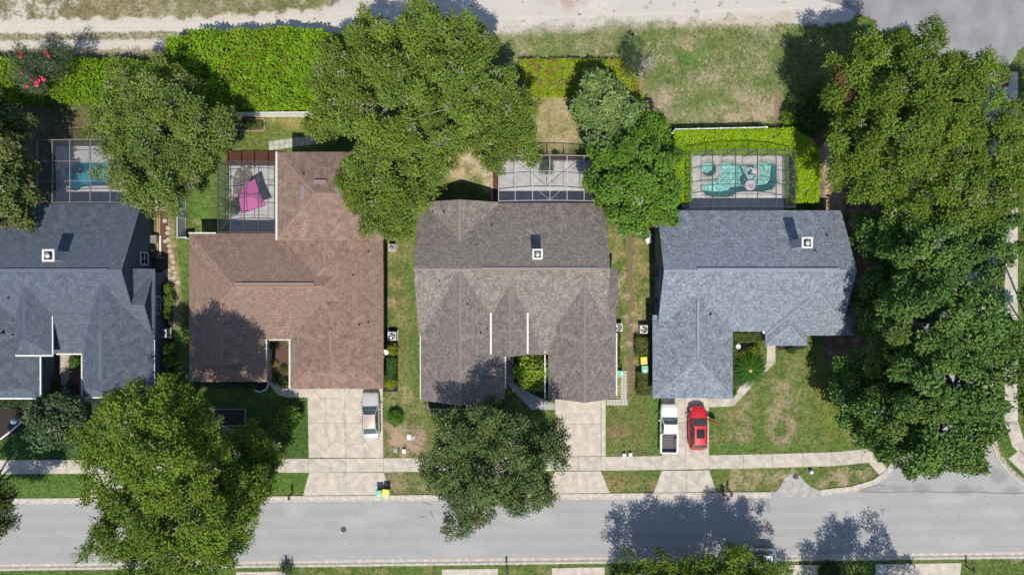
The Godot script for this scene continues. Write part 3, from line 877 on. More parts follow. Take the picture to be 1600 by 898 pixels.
# ---------- houses ----------
func slope(st: SurfaceTool, pts: Array, u: Vector3) -> void:      # a roof face; courses run along u
	var q := []
	for p in pts:
		if q.is_empty() or (q[-1].distance_to(p) > 0.01 and q[0].distance_to(p) > 0.01): q.append(p)
	if q.size() < 3: return
	var n := Vector3.ZERO
	for i in range(1, q.size() - 1): n += (q[i + 1] - q[0]).cross(q[i] - q[0])
	n = n.normalized()
	if n.y < 0: n = -n
	var v := n.cross(u).normalized()
	if v.y < 0: v = -v
	for i in range(1, q.size() - 1):
		var uv := []
		for p in [q[0], q[i], q[i + 1]]: uv.append(Vector2(p.dot(u) / 12.0, -p.dot(v) / 12.0))
		tri(st, q[0], q[i], q[i + 1], n, uv[0], uv[1], uv[2])

# One wing: r = [x0, z0, x1, z1] of its eaves; the ridge runs along "x" or "z"; a and b are the two ends:
# -1 a gable, 0.5.. a hip of that depth with a small gable above, 99 a full hip.
func wing(o: Node, r: Array, eave: float, pitch: float, axis: String, a: float, b: float, look: Dictionary, walls := true) -> void:
	var s0: float = r[0]; var s1: float = r[2]; var t0: float = r[1]; var t1: float = r[3]
	if axis == "x":
		s0 = r[1]; s1 = r[3]; t0 = r[0]; t1 = r[2]
	var at := func(s: float, t: float, y: float) -> Vector3: return Vector3(s, y, t) if axis == "z" else Vector3(t, y, s)
	var U := Vector3(0, 0, 1) if axis == "z" else Vector3(1, 0, 0)
	var V := Vector3(1, 0, 0) if axis == "z" else Vector3(0, 0, 1)
	var half := (s1 - s0) * 0.5
	var cs := (s0 + s1) * 0.5
	var ra := 0.0 if a < 0 else minf(a, half)
	var rb := 0.0 if b < 0 else minf(b, half)
	var top := eave + half * pitch
	var st := begin()
	slope(st, [at.call(s0, t0, eave), at.call(s0, t1, eave), at.call(s0 + rb, t1 - rb, eave + rb * pitch), at.call(cs, t1 - rb, top), at.call(cs, t0 + ra, top), at.call(s0 + ra, t0 + ra, eave + ra * pitch)], U)
	slope(st, [at.call(s1, t0, eave), at.call(s1, t1, eave), at.call(s1 - rb, t1 - rb, eave + rb * pitch), at.call(cs, t1 - rb, top), at.call(cs, t0 + ra, top), at.call(s1 - ra, t0 + ra, eave + ra * pitch)], U)
	if rb > 0: slope(st, [at.call(s0, t1, eave), at.call(s1, t1, eave), at.call(s1 - rb, t1 - rb, eave + rb * pitch), at.call(s0 + rb, t1 - rb, eave + rb * pitch)], V)
	if ra > 0: slope(st, [at.call(s0, t0, eave), at.call(s1, t0, eave), at.call(s1 - ra, t0 + ra, eave + ra * pitch), at.call(s0 + ra, t0 + ra, eave + ra * pitch)], V)
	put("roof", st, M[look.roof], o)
	# caps along ridge and hips
	st = begin()
	var up := Vector3.UP * 0.012
	var r0: Vector3 = at.call(cs, t0 + ra, top) + up; var r1: Vector3 = at.call(cs, t1 - rb, top) + up
	for sg in [-1.0, 1.0]:
		var off: Vector3 = V * sg * 0.11 + Vector3.DOWN * 0.11 * pitch
		face(st, [r0, r1, r1 + off, r0 + off], Vector3.UP)
	for e in [[ra, t0, 1.0], [rb, t1, -1.0]]:
		if e[0] > 0:
			for sx in [[s0, 1.0], [s1, -1.0]]:
				var h0: Vector3 = at.call(sx[0], e[1], eave) + up; var h1: Vector3 = at.call(sx[0] + sx[1] * e[0], e[1] + e[2] * e[0], eave + e[0] * pitch) + up
				face(st, [h0, h1, h1 + U * e[2] * 0.10, h0 + U * e[2] * 0.10], Vector3.UP)
				face(st, [h0, h1, h1 + V * sx[1] * 0.10, h0 + V * sx[1] * 0.10], Vector3.UP)
	put("ridge_cap", st, M[look.roof + "_cap"], o)
	# fascia boards under the edge, soffit, gable ends
	st = begin()
	var dn := Vector3.DOWN * 0.17
	for e in [[s0, t0, s0, t1, -V], [s1, t0, s1, t1, V]]:
		var p: Vector3 = at.call(e[0], e[1], eave); var q: Vector3 = at.call(e[2], e[3], eave)
		face(st, [p, q, q + dn, p + dn], e[4])
	for e in [[ra, t0, -U], [rb, t1, U]]:
		var p: Vector3 = at.call(s0, e[1], eave); var q: Vector3 = at.call(s1, e[1], eave); var c: Vector3 = at.call(cs, e[1], top)
		if e[0] > 0: face(st, [p, q, q + dn, p + dn], e[2])
		else:
			face(st, [p, c, c + dn, p + dn], e[2])
			face(st, [q, c, c + dn, q + dn], e[2])
	var b0 := t0 + (0.33 if a < 0 else 0.0); var b1 := t1 - (0.33 if b < 0 else 0.0)
	face(st, [at.call(s0, b0, eave) + dn, at.call(s1, b0, eave) + dn, at.call(s1, b1, eave) + dn, at.call(s0, b1, eave) + dn], Vector3.DOWN)
	put("fascia", st, M[look.trim], o)
	if walls:
		st = begin()
		var k := 0.42
		var g0 := 0.32 if a < 0 else k; var g1 := 0.32 if b < 0 else k
		var c0: Vector3 = at.call(s0 + k, t0 + g0, 0); var c1: Vector3 = at.call(s1 - k, t1 - g1, 0)
		prism(st, rect(c0.x, c0.z, c1.x, c1.z), -0.1, eave - 0.175, false)
		for e in [[a, t0 + g0, -U, ra], [b, t1 - g1, U, rb]]:
			if e[0] < 0: face(st, [at.call(s0 + 0.03, e[1], eave - 0.2), at.call(s1 - 0.03, e[1], eave - 0.2), at.call(cs, e[1], top - 0.03)], e[2])
		put("wall", st, M[look.wall], o)
		mask_out(rect(c0.x, c0.z, c1.x, c1.z))
	for e in [[ra, t0 + ra, -U], [rb, t1 - rb, U]]:
		if e[0] > 0 and e[0] < half - 0.05:
			st = begin()
			face(st, [at.call(s0 + e[0], e[1], eave + e[0] * pitch), at.call(s1 - e[0], e[1], eave + e[0] * pitch), at.call(cs, e[1], top)], e[2])
			put("gablet", st, M[look.trim], o)

func eaves(px0: float, py0: float, px1: float, py1: float, h := 2.8) -> Array:
	var a := P(px0, py0, h); var b := P(px1, py1, h)
	return [a.x, a.z, b.x, b.z]

func gutter(o: Node, px0: float, py0: float, px1: float, py1: float, h := 2.8, m := "gutter_white", w := 0.14) -> void:
	var st := begin()
	var a := P(px0, py0, h - 0.04); var b := P(px1, py1, h - 0.04)
	beam(st, a, b, w, 0.13)
	put("gutter", st, M[m], o)

func vent_pipes(o: Node, list: Array, h: float) -> void:
	for i in range(0, list.size(), 2):
		var st := begin()
		var p := P(list[i], list[i + 1], h)
		lathe(st, p, [[0.12, -0.5], [0.11, 0.02], [0.06, 0.06], [0.05, 0.24], [0.0, 0.24]], 10)
		put("vent_pipe", st, M.lead, o)

func ridge_vent(o: Node, px0: float, py0: float, px1: float, py1: float, h: float, m: String) -> void:
	var st := begin()
	beam(st, P(px0, py0, h), P(px1, py1, h), 0.24, 0.06)
	put("ridge_vent", st, M[m], o)

func chimney(o: Node, px: float, py: float, top: float, size: float, wall: String) -> void:
	var c := P(px, py, top)
	var st := begin()
	box(st, Vector3(c.x, top - 1.3, c.z), Vector3(size * 0.9, 2.5, size * 0.82))
	var ch := put("chimney", st, M[wall], o)
	st = begin()
	box(st, Vector3(c.x, top - 0.03, c.z + size * 0.43), Vector3(size, 0.1, size * 0.16))
	box(st, Vector3(c.x, top - 0.03, c.z - size * 0.43), Vector3(size, 0.1, size * 0.16))
	box(st, Vector3(c.x - size * 0.43, top - 0.03, c.z), Vector3(size * 0.16, 0.1, size * 0.7))
	box(st, Vector3(c.x + size * 0.43, top - 0.03, c.z), Vector3(size * 0.16, 0.1, size * 0.7))
	put("cap", st, M.white_paint, ch)
	st = begin()
	box(st, Vector3(c.x, top - 0.045, c.z), Vector3(size * 0.7, 0.03, size * 0.7))
	put("flue_pan", st, M.ac_dark, ch)
	st = begin()
	lathe(st, Vector3(c.x, top, c.z), [[0.12, -0.05], [0.12, 0.16], [size * 0.24, 0.17], [size * 0.22, 0.22], [0.03, 0.29], [0.0, 0.29]], 16)
	put("flue_cap", st, M.steel, ch)

func window(o: Node, at: Vector3, w: float, h: float, out: Vector3, frame := "white_paint") -> void:
	var side := Vector3.UP.cross(out)
	var b := Basis(side, Vector3.UP, out)
	var st := begin()
	for s in [-1.0, 1.0]:
		box(st, at + side * s * (w * 0.5) + out * 0.03, Vector3(0.09, h + 0.09, 0.08), b)
		box(st, at + Vector3.UP * s * (h * 0.5) + out * 0.03, Vector3(w - 0.09, 0.09, 0.08), b)
	box(st, at + out * 0.028, Vector3(w - 0.09, 0.05, 0.06), b)
	box(st, at + out * 0.026, Vector3(0.035, h - 0.09, 0.05), b)
	var f := put("window", st, M[frame], o)
	st = begin()
	box(st, at + out * 0.012, Vector3(w - 0.05, h - 0.05, 0.016), b)
	put("pane", st, M.pane_dark, f)

func garage_door(o: Node, at: Vector3, w: float, h: float) -> void:      # faces south
	var st := begin()
	for s in [-1.0, 1.0]: box(st, at + Vector3(s * (w * 0.5 + 0.06), h * 0.5, 0.05), Vector3(0.12, h + 0.12, 0.1))
	box(st, at + Vector3(0, h + 0.06, 0.05), Vector3(w, 0.12, 0.1))
	var f := put("garage_door", st, M.white_paint, o)
	for k in 4:
		st = begin()
		rbox(st, at + Vector3(0, h * (k + 0.5) / 4, 0.03), Vector3(w, 0.04, h / 4 - 0.02), 0.012, Basis(Vector3.RIGHT, PI / 2))
		put("panel", st, M.door_paint, f)

func front_door(o: Node, at: Vector3) -> void:
	var st := begin()
	box(st, at + Vector3(0, 1.05, 0.03), Vector3(0.95, 2.1, 0.06))
	var d := put("door", st, M.timber, o)
	st = begin()
	tube(st, [at + Vector3(0.36, 1.0, 0.06), at + Vector3(0.36, 1.0, 0.12)], [0.03, 0.03], 8)
	put("handle", st, M.steel, d)

func recess_dormer(o: Node, px: float, py: float, wpx: float, hpx: float, h: float) -> void:      # flat skylight set low in its kerb
	var a := P(px - wpx * 0.5, py - hpx * 0.5, h); var b := P(px + wpx * 0.5, py + hpx * 0.5, h)
	var st := begin()
	beam(st, a, Vector3(b.x, h, a.z), 0.07, 0.3); beam(st, Vector3(a.x, h, b.z), b, 0.07, 0.3)
	beam(st, a, Vector3(a.x, h, b.z), 0.07, 0.29); beam(st, Vector3(b.x, h, a.z), b, 0.07, 0.29)
	var k := put("skylight", st, M.roof_brown_cap, o)
	st = begin()
	box(st, Vector3((a.x + b.x) * 0.5, h + 0.1, (a.z + b.z) * 0.5), Vector3(b.x - a.x - 0.06, 0.05, b.z - a.z - 0.06))
	put("pane", st, mat("skylight_glass", 0.21, 0.165, 0.22, 0.3), k)

func house_navy() -> void:
	var look := {"roof": "roof_navy", "trim": "white_paint", "wall": "stucco_blue"}
	var o := thing("house", "house with dark blue grey roof and white gutters at the left edge", "house", Vector3.ZERO, 0.0, "houses in a row along the street")
	wing(o, eaves(-150, 318, 218.6, 529), 2.8, 0.5, "x", -1, -1, look)
	wing(o, eaves(150, 422, 238, 530.4), 2.72, 0.5, "x", -1, -1, look)
	wing(o, eaves(128, 420, 240.5, 620), 2.81, 0.78, "z", -1, 0.95, look)
	wing(o, eaves(24.5, 425, 81, 555, 4.0), 4.0, 0.83, "z", -1, 99, look)
	wing(o, eaves(-66, 440, 62, 622), 2.8, 0.62, "z", -1, 1.0, look)
	gutter(o, 127.5, 553, 127.5, 620); gutter(o, 127, 621, 241, 621); gutter(o, 240.5, 531, 240.5, 620)
	gutter(o, 80.5, 489, 81, 556, 4.0, "white_paint", 0.22); gutter(o, 24, 555, 82, 555, 4.0, "white_paint", 0.2)
	gutter(o, 62.5, 556, 62.5, 622, 2.8, "white_paint", 0.18); gutter(o, -60, 622.5, 62, 622.5, 2.8, "white_paint")
	gutter(o, 88, 553, 129, 553, 2.8, "white_paint"); gutter(o, 218.5, 421.5, 238, 421.5, 2.8, "white_paint")
	# the porch roof between the two front wings
	var st := begin()
	var a := P(70, 490, 4.1); var b := P(162, 490, 4.1); var c := P(146, 553, 2.8); var d := P(74, 553, 2.8)
	slope(st, [a, b, c, d], Vector3.RIGHT)
	put("porch_roof", st, M.roof_navy, o)
	ridge_vent(o, 0, 421.5, 168, 421.5, 6.08, "roof_navy_cap")
	ridge_vent(o, 155.5, 518, 155.5, 592, 5.48, "roof_navy_cap")
	chimney(o, 74.5, 399, 7.2, 1.1, "chimney_grey")
	vent_pipes(o, [13, 465], 4.8); vent_pipes(o, [2, 520], 4.5); vent_pipes(o, [20, 523], 3.85)
	var wx := P(218.6, 0, 2.8).x
	var ex := P(238, 0, 2.8).x - 0.32
	window(o, Vector3(ex + 0.01, 1.55, P(0, 476).z), 1.7, 1.3, Vector3.RIGHT)
	window(o, Vector3(wx - 0.31, 1.6, P(0, 405).z), 1.2, 1.3, Vector3.RIGHT)
	garage_door(o, Vector3(P(184, 0, 2.8).x, 0, P(0, 620, 2.8).z - 0.42), 4.9, 2.1)
	window(o, Vector3(P(10, 0, 2.8).x, 1.5, P(0, 622, 2.8).z - 0.42), 1.8, 1.3, Vector3.BACK)

func house_brown() -> void:
	var look := {"roof": "roof_brown", "trim": "gutter_white", "wall": "stucco_tan"}
	var dark := {"roof": "roof_brown", "trim": "roof_brown_cap", "wall": "stucco_tan"}
	var o := thing("house", "house with brown hip roofs and a raised hip block at the back", "house", Vector3.ZERO, 0.0, "houses in a row along the street")
	wing(o, eaves(295, 364, 598, 531), 2.8, 0.39, "x", 99, 99, dark)
	wing(o, eaves(433, 366, 598.3, 500), 2.79, 0.388, "z", -1, 99, dark)
	wing(o, eaves(295.3, 400, 415.5, 596.5), 2.81, 0.40, "z", 99, 1.75, look)
	wing(o, eaves(452.5, 410, 598.6, 607.5), 2.785, 0.40, "z", 99, 1.75, look)
	# the raised block
	wing(o, eaves(432, 237, 599, 374.5, 5.3), 5.3, 0.40, "x", 99, 99, look)
	gutter(o, 432, 237, 432, 375, 5.3, "gutter_white", 0.2)
	gutter(o, 415.7, 515, 415.7, 563.5, 2.8, "white_paint", 0.16); gutter(o, 373, 564, 416, 564, 2.8, "white_paint", 0.16)
	gutter(o, 420, 530.5, 463, 530.5, 2.8, "gutter_white", 0.16); gutter(o, 452.3, 532, 452.3, 607, 2.8, "gutter_white", 0.16)
	gutter(o, 391.5, 566, 391.5, 596, 2.8, "white_paint", 0.1); gutter(o, 294, 364, 337, 364, 2.8, "white_paint", 0.12)
	ridge_vent(o, 366, 443.3, 490, 443.3, 4.82, "roof_brown_cap")
	ridge_vent(o, 516, 514, 516, 552, 4.72, "roof_brown_cap")
	ridge_vent(o, 554, 578, 554.2, 592, 3.62, "roof_brown_cap")
	vent_pipes(o, [474, 271], 6.2); vent_pipes(o, [575, 393, 575, 503], 3.3); vent_pipes(o, [561, 507], 3.6); vent_pipes(o, [551, 430], 3.8)
	recess_dormer(o, 500.5, 284.5, 19, 6, 6.50)
	recess_dormer(o, 472.5, 300, 6, 21, 6.36); recess_dormer(o, 528, 300, 7, 21, 6.74)
	garage_door(o, Vector3(P(527, 0, 2.8).x, 0, P(0, 607.5, 2.8).z - 0.42), 4.9, 2.1)
	window(o, Vector3(P(340, 0, 2.8).x, 1.5, P(0, 596, 2.8).z - 0.42), 1.8, 1.4, Vector3.BACK)
	window(o, Vector3(P(470, 0, 5.3).x, 3.9, P(0, 237, 5.3).z + 0.42), 1.4, 1.2, Vector3.FORWARD)
	window(o, Vector3(P(598.6, 0, 2.8).x - 0.42, 1.5, P(0, 460).z), 1.2, 1.2, Vector3.RIGHT)
	front_door(o, Vector3(P(437, 0, 2.8).x, 0, P(0, 531, 2.8).z - 0.42))

func house_taupe() -> void:
	var look := {"roof": "roof_taupe", "trim": "gutter_white", "wall": "stucco_grey"}
	var dark := {"roof": "roof_taupe", "trim": "roof_taupe_cap", "wall": "stucco_grey"}
	var o := thing("house", "house with grey brown gabled roofs and a small square front court", "house", Vector3.ZERO, 0.0, "houses in a row along the street")
	wing(o, eaves(654, 317, 946, 526), 2.8, 0.5, "x", -1, -1, dark)
	wing(o, eaves(661, 315.5, 780, 400), 2.805, 0.5, "z", -1, -1, dark, false)
	wing(o, eaves(657, 424, 789, 625), 2.81, 0.78, "z", -1, -1, look)
	wing(o, eaves(749, 424, 845, 553), 2.795, 0.86, "z", -1, -1, dark)
	wing(o, eaves(856.5, 430, 963, 622), 2.8, 0.76, "z", -1, -1, look)
	# the low roof over the front porch, and the small lean-to on the right
	var st := begin()
	slope(st, [P(762, 478, 4.1), P(872, 478, 4.1), P(866, 553, 2.75), P(772, 553, 2.75)], Vector3.RIGHT)
	put("porch_roof", st, M.roof_taupe, o)
	st = begin()
	var a := P(952, 420, 2.9); var b := P(965.5, 420, 2.9); var c := P(967, 478, 4.3); var d := P(948, 478, 4.3)
	slope(st, [a, b, c, d], Vector3.RIGHT)
	put("lean_to_roof", st, M.roof_taupe, o)
	st = begin()
	face(st, [Vector3(b.x - 0.3, 0, b.z), b - Vector3(0.3, 0.1, 0), c - Vector3(0.3, 0.1, 0), Vector3(c.x - 0.3, 0, c.z)], Vector3.RIGHT)
	face(st, [Vector3(a.x, 0, a.z + 0.3), Vector3(b.x - 0.3, 0, a.z + 0.3), Vector3(b.x - 0.3, 2.85, a.z + 0.3), Vector3(a.x, 2.85, a.z + 0.3)], Vector3.FORWARD)
	put("lean_to_wall", st, M.stucco_grey, o)
	gutter(o, 767, 482, 767, 553, 3.95, "white_paint", 0.16); gutter(o, 824.5, 485, 824.5, 552, 3.95, "white_paint", 0.16)
	gutter(o, 789.5, 555, 789.5, 607, 2.8, "white_paint", 0.17); gutter(o, 824, 552.8, 857, 552.8, 2.8, "roof_taupe_cap", 0.12)
	gutter(o, 851.5, 546, 851.5, 622, 2.8, "gutter_white", 0.12); gutter(o, 963.5, 520, 963.5, 618, 2.8, "gutter_white", 0.13)
	gutter(o, 656.5, 508, 657, 624, 2.8, "gutter_white", 0.1); gutter(o, 659, 317.5, 667, 317.5, 2.8, "white_paint", 0.15)
	ridge_vent(o, 752, 419.5, 936, 419.5, 6.06, "roof_taupe_cap")
	chimney(o, 840, 397, 7.0, 0.92, "chimney_grey")
	vent_pipes(o, [693.5, 331], 3.9); vent_pipes(o, [768, 352], 3.95); vent_pipes(o, [676, 331], 3.3); vent_pipes(o, [761, 322], 3.05); vent_pipes(o, [686, 438], 5.45)
	vent_pipes(o, [730, 475], 5.5); vent_pipes(o, [761, 514], 4.1); vent_pipes(o, [751, 520], 4.6)
	garage_door(o, Vector3(P(907, 0, 2.8).x, 0, P(0, 622, 2.8).z - 0.32), 4.9, 2.1)
	window(o, Vector3(P(723, 0, 2.8).x, 1.5, P(0, 625, 2.8).z - 0.32), 1.8, 1.4, Vector3.BACK)
	window(o, Vector3(P(725, 0, 2.8).x, 1.6, P(0, 317, 2.8).z + 0.32), 1.8, 1.3, Vector3.FORWARD)
	front_door(o, Vector3(P(800, 0, 2.8).x, 0, P(0, 553, 2.8).z - 0.32))

func house_slate() -> void:
	var look := {"roof": "roof_slate", "trim": "roof_slate_cap", "wall": "stucco_slate"}
	var o := thing("house", "house with pale slate blue roof beside the tall oaks on the right", "house", Vector3.ZERO, 0.0, "houses in a row along the street")
	wing(o, eaves(1027, 328.5, 1315, 518), 2.8, 0.5, "x", -1, -1, look)
	wing(o, eaves(1020, 492, 1145.5, 622), 2.79, 0.5, "z", -1, 99, look)
	var back := eaves(1020, 420, 1145.5, 498)
	back[0] += 0.62; back[2] -= 0.62
	wing(o, back, 2.79 + 0.31 - 0.006, 0.5, "z", -1, -1, look, false)
	wing(o, eaves(1196, 420, 1334, 524), 2.81, 0.49, "z", -1, 99, look, false)
	wing(o, eaves(1196.5, 460, 1262, 540), 2.785, 0.44, "z", -1, 99, look)
	ridge_vent(o, 1090, 420.6, 1312, 420.6, 5.78, "roof_slate_cap")
	ridge_vent(o, 1091, 470, 1091, 546, 4.75, "roof_slate_cap")
	chimney(o, 1262, 379, 7.0, 0.98, "chimney_grey")
	vent_pipes(o, [1293, 367], 4.1); vent_pipes(o, [1274, 391], 4.8); vent_pipes(o, [1060, 439], 5.1); vent_pipes(o, [1069, 441], 5.1)
	vent_pipes(o, [1111, 491], 4.2); vent_pipes(o, [1108, 506], 4.0)
	gutter(o, 1193.5, 521, 1193.5, 516, 2.8, "white_paint", 0.2)
	var wx := P(1027, 0, 2.8).x + 0.31
	window(o, Vector3(wx, 1.6, P(0, 426).z), 0.9, 1.3, Vector3.LEFT, "stucco_slate")
	window(o, Vector3(wx, 1.6, P(0, 472).z), 1.1, 1.3, Vector3.LEFT, "stucco_slate")
	garage_door(o, Vector3(P(1076, 0, 2.8).x, 0, P(0, 622, 2.8).z - 0.42), 4.9, 2.1)
	front_door(o, Vector3(P(1230, 0, 2.8).x, 0, P(0, 540, 2.8).z - 0.42))

# ---------- streets, walks, drives ----------
func group_structure(called: String) -> Node3D:
	var o := Node3D.new()
	o.name = numbered(called)
	add_child(o, true)
	o.set_meta("kind", "structure")
	return o

func slab(o: Node, q: PackedVector2Array, m: String, called := "slab", y := 0.05) -> void:      # a cast slab with a narrow recessed joint round it
	for r in Geometry2D.offset_polygon(q, -0.012):
		var st := begin()
		prism(st, r, -0.02, y)
		put(called, st, M[m], o)

func bed(label: String, q: PackedVector2Array, m: String, y := 0.03) -> void:
	var st := begin()
	sheet(st, q, y)
	var o := put("mulch_bed", st, M[m])
	o.set_meta("kind", "structure")
	mask_out(q)

func walk_y(x: float) -> float:      # middle line of the pavement
	var xs := [-300.0, 0.0, 500.0, 1000.0, 1200.0, 1300.0, 1345.0, 1400.0]; var ys := [730.0, 729.5, 727.0, 723.5, 720.0, 717.0, 713.0, 706.0]
	for i in xs.size() - 1:
		if x <= xs[i + 1]: return lerpf(ys[i], ys[i + 1], (x - xs[i]) / (xs[i + 1] - xs[i]))
	return ys[-1]

func north_edge(x: float) -> float: return 780.0 - 0.0085 * (x - 100.0)
func south_edge(x: float) -> float: return 887.0 - 0.0120 * (x - 100.0)

func kerb(called: String, pts: Array, road_side: float) -> void:      # px polyline; segments about 3 m long, road on the given side
	var q := PackedVector2Array()
	for i in range(0, pts.size(), 2):
		var p := P(pts[i], pts[i + 1]); q.append(Vector2(p.x, p.z))
	var o := group_structure(called)
	for i in q.size() - 1:
		var n := maxi(1, roundi(q[i].distance_to(q[i + 1]) / 3.0))
		for k in n:
			var a := q[i].lerp(q[i + 1], float(k) / n); var b := q[i].lerp(q[i + 1], float(k + 1) / n)
			var d := (b - a).normalized(); var s := Vector2(-d.y, d.x) * road_side
			a += d * 0.003; b -= d * 0.003
			var st := begin()
			var A := func(v: Vector2, y: float) -> Vector3: return Vector3(v.x, y, v.y)
			# back, rolled top, gutter pan
			face(st, [A.call(a - s * 0.16, 0.0), A.call(b - s * 0.16, 0.0), A.call(b - s * 0.16, 0.11), A.call(a - s * 0.16, 0.11)], A.call(-s, 0))
			face(st, [A.call(a - s * 0.16, 0.11), A.call(b - s * 0.16, 0.11), A.call(b + s * 0.04, 0.11), A.call(a + s * 0.04, 0.11)], Vector3.UP)
			face(st, [A.call(a + s * 0.04, 0.11), A.call(b + s * 0.04, 0.11), A.call(b + s * 0.16, 0.02), A.call(a + s * 0.16, 0.02)], A.call(s, 0.7))
			face(st, [A.call(a + s * 0.16, 0.02), A.call(b + s * 0.16, 0.02), A.call(b + s * 0.46, 0.014), A.call(a + s * 0.46, 0.014)], Vector3.UP)
			put("kerb_segment", st, M.kerb, o)
		mask_out(PackedVector2Array([q[i] + Vector2(0, -0.25), q[i + 1] + Vector2(0, -0.25), q[i + 1] + Vector2(0, 0.3), q[i] + Vector2(0, 0.3)]))

func crack(st: SurfaceTool, pts: Array, w: float, y: float) -> void:
	for i in range(0, pts.size() - 2, 2):
		var a := P(pts[i], pts[i + 1]); var b := P(pts[i + 2], pts[i + 3])
		var n := 3
		var prev := a
		for k in range(1, n + 1):
			var p := a.lerp(b, float(k) / n)
			if k < n: p += Vector3(rnd(-.09, .09), 0, rnd(-.09, .09))
			var s := (p - prev).cross(Vector3.UP).normalized() * w * rnd(0.35, 0.7)
			face(st, [prev + s + Vector3.UP * y, prev - s + Vector3.UP * y, p - s + Vector3.UP * y, p + s + Vector3.UP * y], Vector3.UP)
			prev = p

func streets() -> void:
	var st := begin()
	var q := PackedVector2Array()
	for x in [-3000.0, -300.0, 1290.0]: q.append(Vector2(P(x, north_edge(x) - 3).x, P(x, north_edge(x) - 3).z))
	var side := [1330, 765, 1366, 754, 1388, 738, 1402, 712, 1410, 650, 1412, 300, 1410, 150, 1394, 66, 1368, 30, 1310, 6, 1281, -2, 1281, -160, 1420, -160, 1420, -4000, 1560, -4000, 1560, -160, 3800, -160, 3800, 20, 1720, 30, 1640, 48, 1592, 78, 1562, 130, 1556, 200, 1552, 640, 1551, 690, 1560, 714, 1576, 737, 1602, 758, 1640, 770, 3800, 742]
	q.append_array(poly(side))
	for x in [3800.0, 1000.0, -3000.0]: q.append(Vector2(P(x, south_edge(x) + 3).x, P(x, south_edge(x) + 3).z))
	sheet(st, q, 0.008)
	paint_road(q, Vector3(0.300, 0.300, 0.304))
	for s in [[-80, 806, 1700, 790], [-80, 826, 1700, 810], [-80, 846, 1700, 830], [-80, 868, 1700, 852]]: stroke(s, 5, Vector3(0.235, 0.235, 0.24), 0.32, 0, 0.8, 0.2, 1.2)
	for s in [[461, 795, 16, 12], [555, 815, 22, 10], [840, 812, 34, 12], [52, 884, 9, 4], [76, 883, 9, 4], [25, 884, 6, 3], [600, 800, 30, 12], [1330, 800, 40, 14], [1500, 848, 30, 10], [720, 860, 40, 8], [1560, 800, 26, 9], [1480, 780, 30, 8]]: patch(s[0], s[1], s[2], s[3], Vector3(0.38, 0.375, 0.37), 0.45, 0, 0.6, 0.15, 0.9)
	for s in [[1440, 762, 12, 7], [1512, 764, 20, 7], [1580, 766, 14, 6], [1400, 762, 18, 5], [1200, 791, 3, 9], [1340, 764, 26, 4], [870, 776, 40, 3], [1560, 742, 12, 12]]: patch(s[0], s[1], s[2], s[3], Vector3(0.17, 0.17, 0.175), 0.55, 0, 0.6, 0.1, 0.8)
	for k in 90: patch(rnd(0, 1600), rnd(785, 880), rnd(0.6, 1.6), rnd(0.6, 1.4), Vector3(0.17, 0.165, 0.16), 0.6, 0, 0.3, 0.0, 0.6)
	for s in [[660, 784, 676, 788], [672, 798, 678, 810], [655, 806, 666, 808]]: stroke(s, 1.0, Vector3(0.12, 0.12, 0.12), 0.7, 0, 0.6, 0.3, 0.5)
	patch(1590, 868, 12, 10, Vector3(0.36, 0.29, 0.24), 0.5, 0, 0.5, 0.1, 0.9)
	struct("road", st, M.road)
	mask_out(q)
	# the sandy lane goes on to the west as the ground's own colour; the asphalt side street is a shade darker where it was resurfaced
	st = begin()
	sheet(st, poly([1281, -150, 1281, -1, 1311, 7, 1366, 31, 1392, 66, 1408, 150, 1410, 420, 1540, 420, 1552, 200, 1560, 130, 1590, 80, 1640, 50, 1720, 32, 2600, 20, 2600, -150]), 0.012)
	struct("resurfaced_asphalt", st, M.asphalt)
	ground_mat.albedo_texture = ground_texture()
	M.road.albedo_color = Color.WHITE
	M.road.albedo_texture = ground_mat.albedo_texture
	M.road.uv1_triplanar = false; M.road.uv1_world_triplanar = false
	M.road.uv1_scale = Vector3(0.5 / GX, 0.5 / GZ, 1); M.road.uv1_offset = Vector3(0.5, 0.5, 0)
	M.road.texture_repeat = false
	# wet looking repair at the corner and the drain apron
	st = begin()
	sheet(st, rounded([1205, 772, 1218, 764, 1228, 744, 1240, 738, 1250, 742, 1262, 758, 1280, 766, 1300, 770, 1290, 776, 1240, 778]), 0.0135)
	struct("drain_apron", st, M.concrete_grey)
	mask_out(poly([1205, 772, 1218, 764, 1228, 744, 1240, 738, 1250, 742, 1262, 758, 1280, 766, 1300, 770]))
	st = begin()
	crack(st, [1345, 768, 1480, 769, 1600, 770], 0.07, 0.0165)
	crack(st, [1340, 764, 1375, 757, 1385, 760], 0.06, 0.0165)
	put("tar_seam", st, M.patch_dark).set_meta("kind", "structure")
	for m in [[536.5, 827, 4.4], [1243.5, 744, 4.6]]:
		st = begin()
		var c := P(m[0], m[1], 0.02)
		lathe(st, c, [[m[2] * K, -0.02], [m[2] * K, 0.012], [m[2] * K * 0.86, 0.012], [m[2] * K * 0.86, 0.006], [0.0, 0.006]], 24)
		for k in 4: box(st, c + Vector3(0, 0.009, (k - 1.5) * 0.09), Vector3(0.36, 0.008, 0.03))
		var o := put("manhole_cover", st, M.iron if m[0] < 800 else M.rust)
		tag(o, "round iron manhole cover in the middle of the road" if m[0] < 800 else "round rusty drain cover on its concrete apron by the kerb", "manhole cover")
	var north := [-1200, north_edge(-1200), 0, north_edge(0), 500, north_edge(500), 900, north_edge(900), 1205, north_edge(1205)]
	kerb("kerb", north, 1.0)
	kerb("kerb", [1283, 767, 1330, 762, 1364, 752, 1386, 737, 1399, 712, 1406, 650, 1409, 300, 1408, 150], 1.0)
	kerb("kerb", [1600, 756, 1575, 735, 1559, 713, 1551, 690, 1551, 640, 1553, 300, 1556, 200, 1564, 128], 1.0)
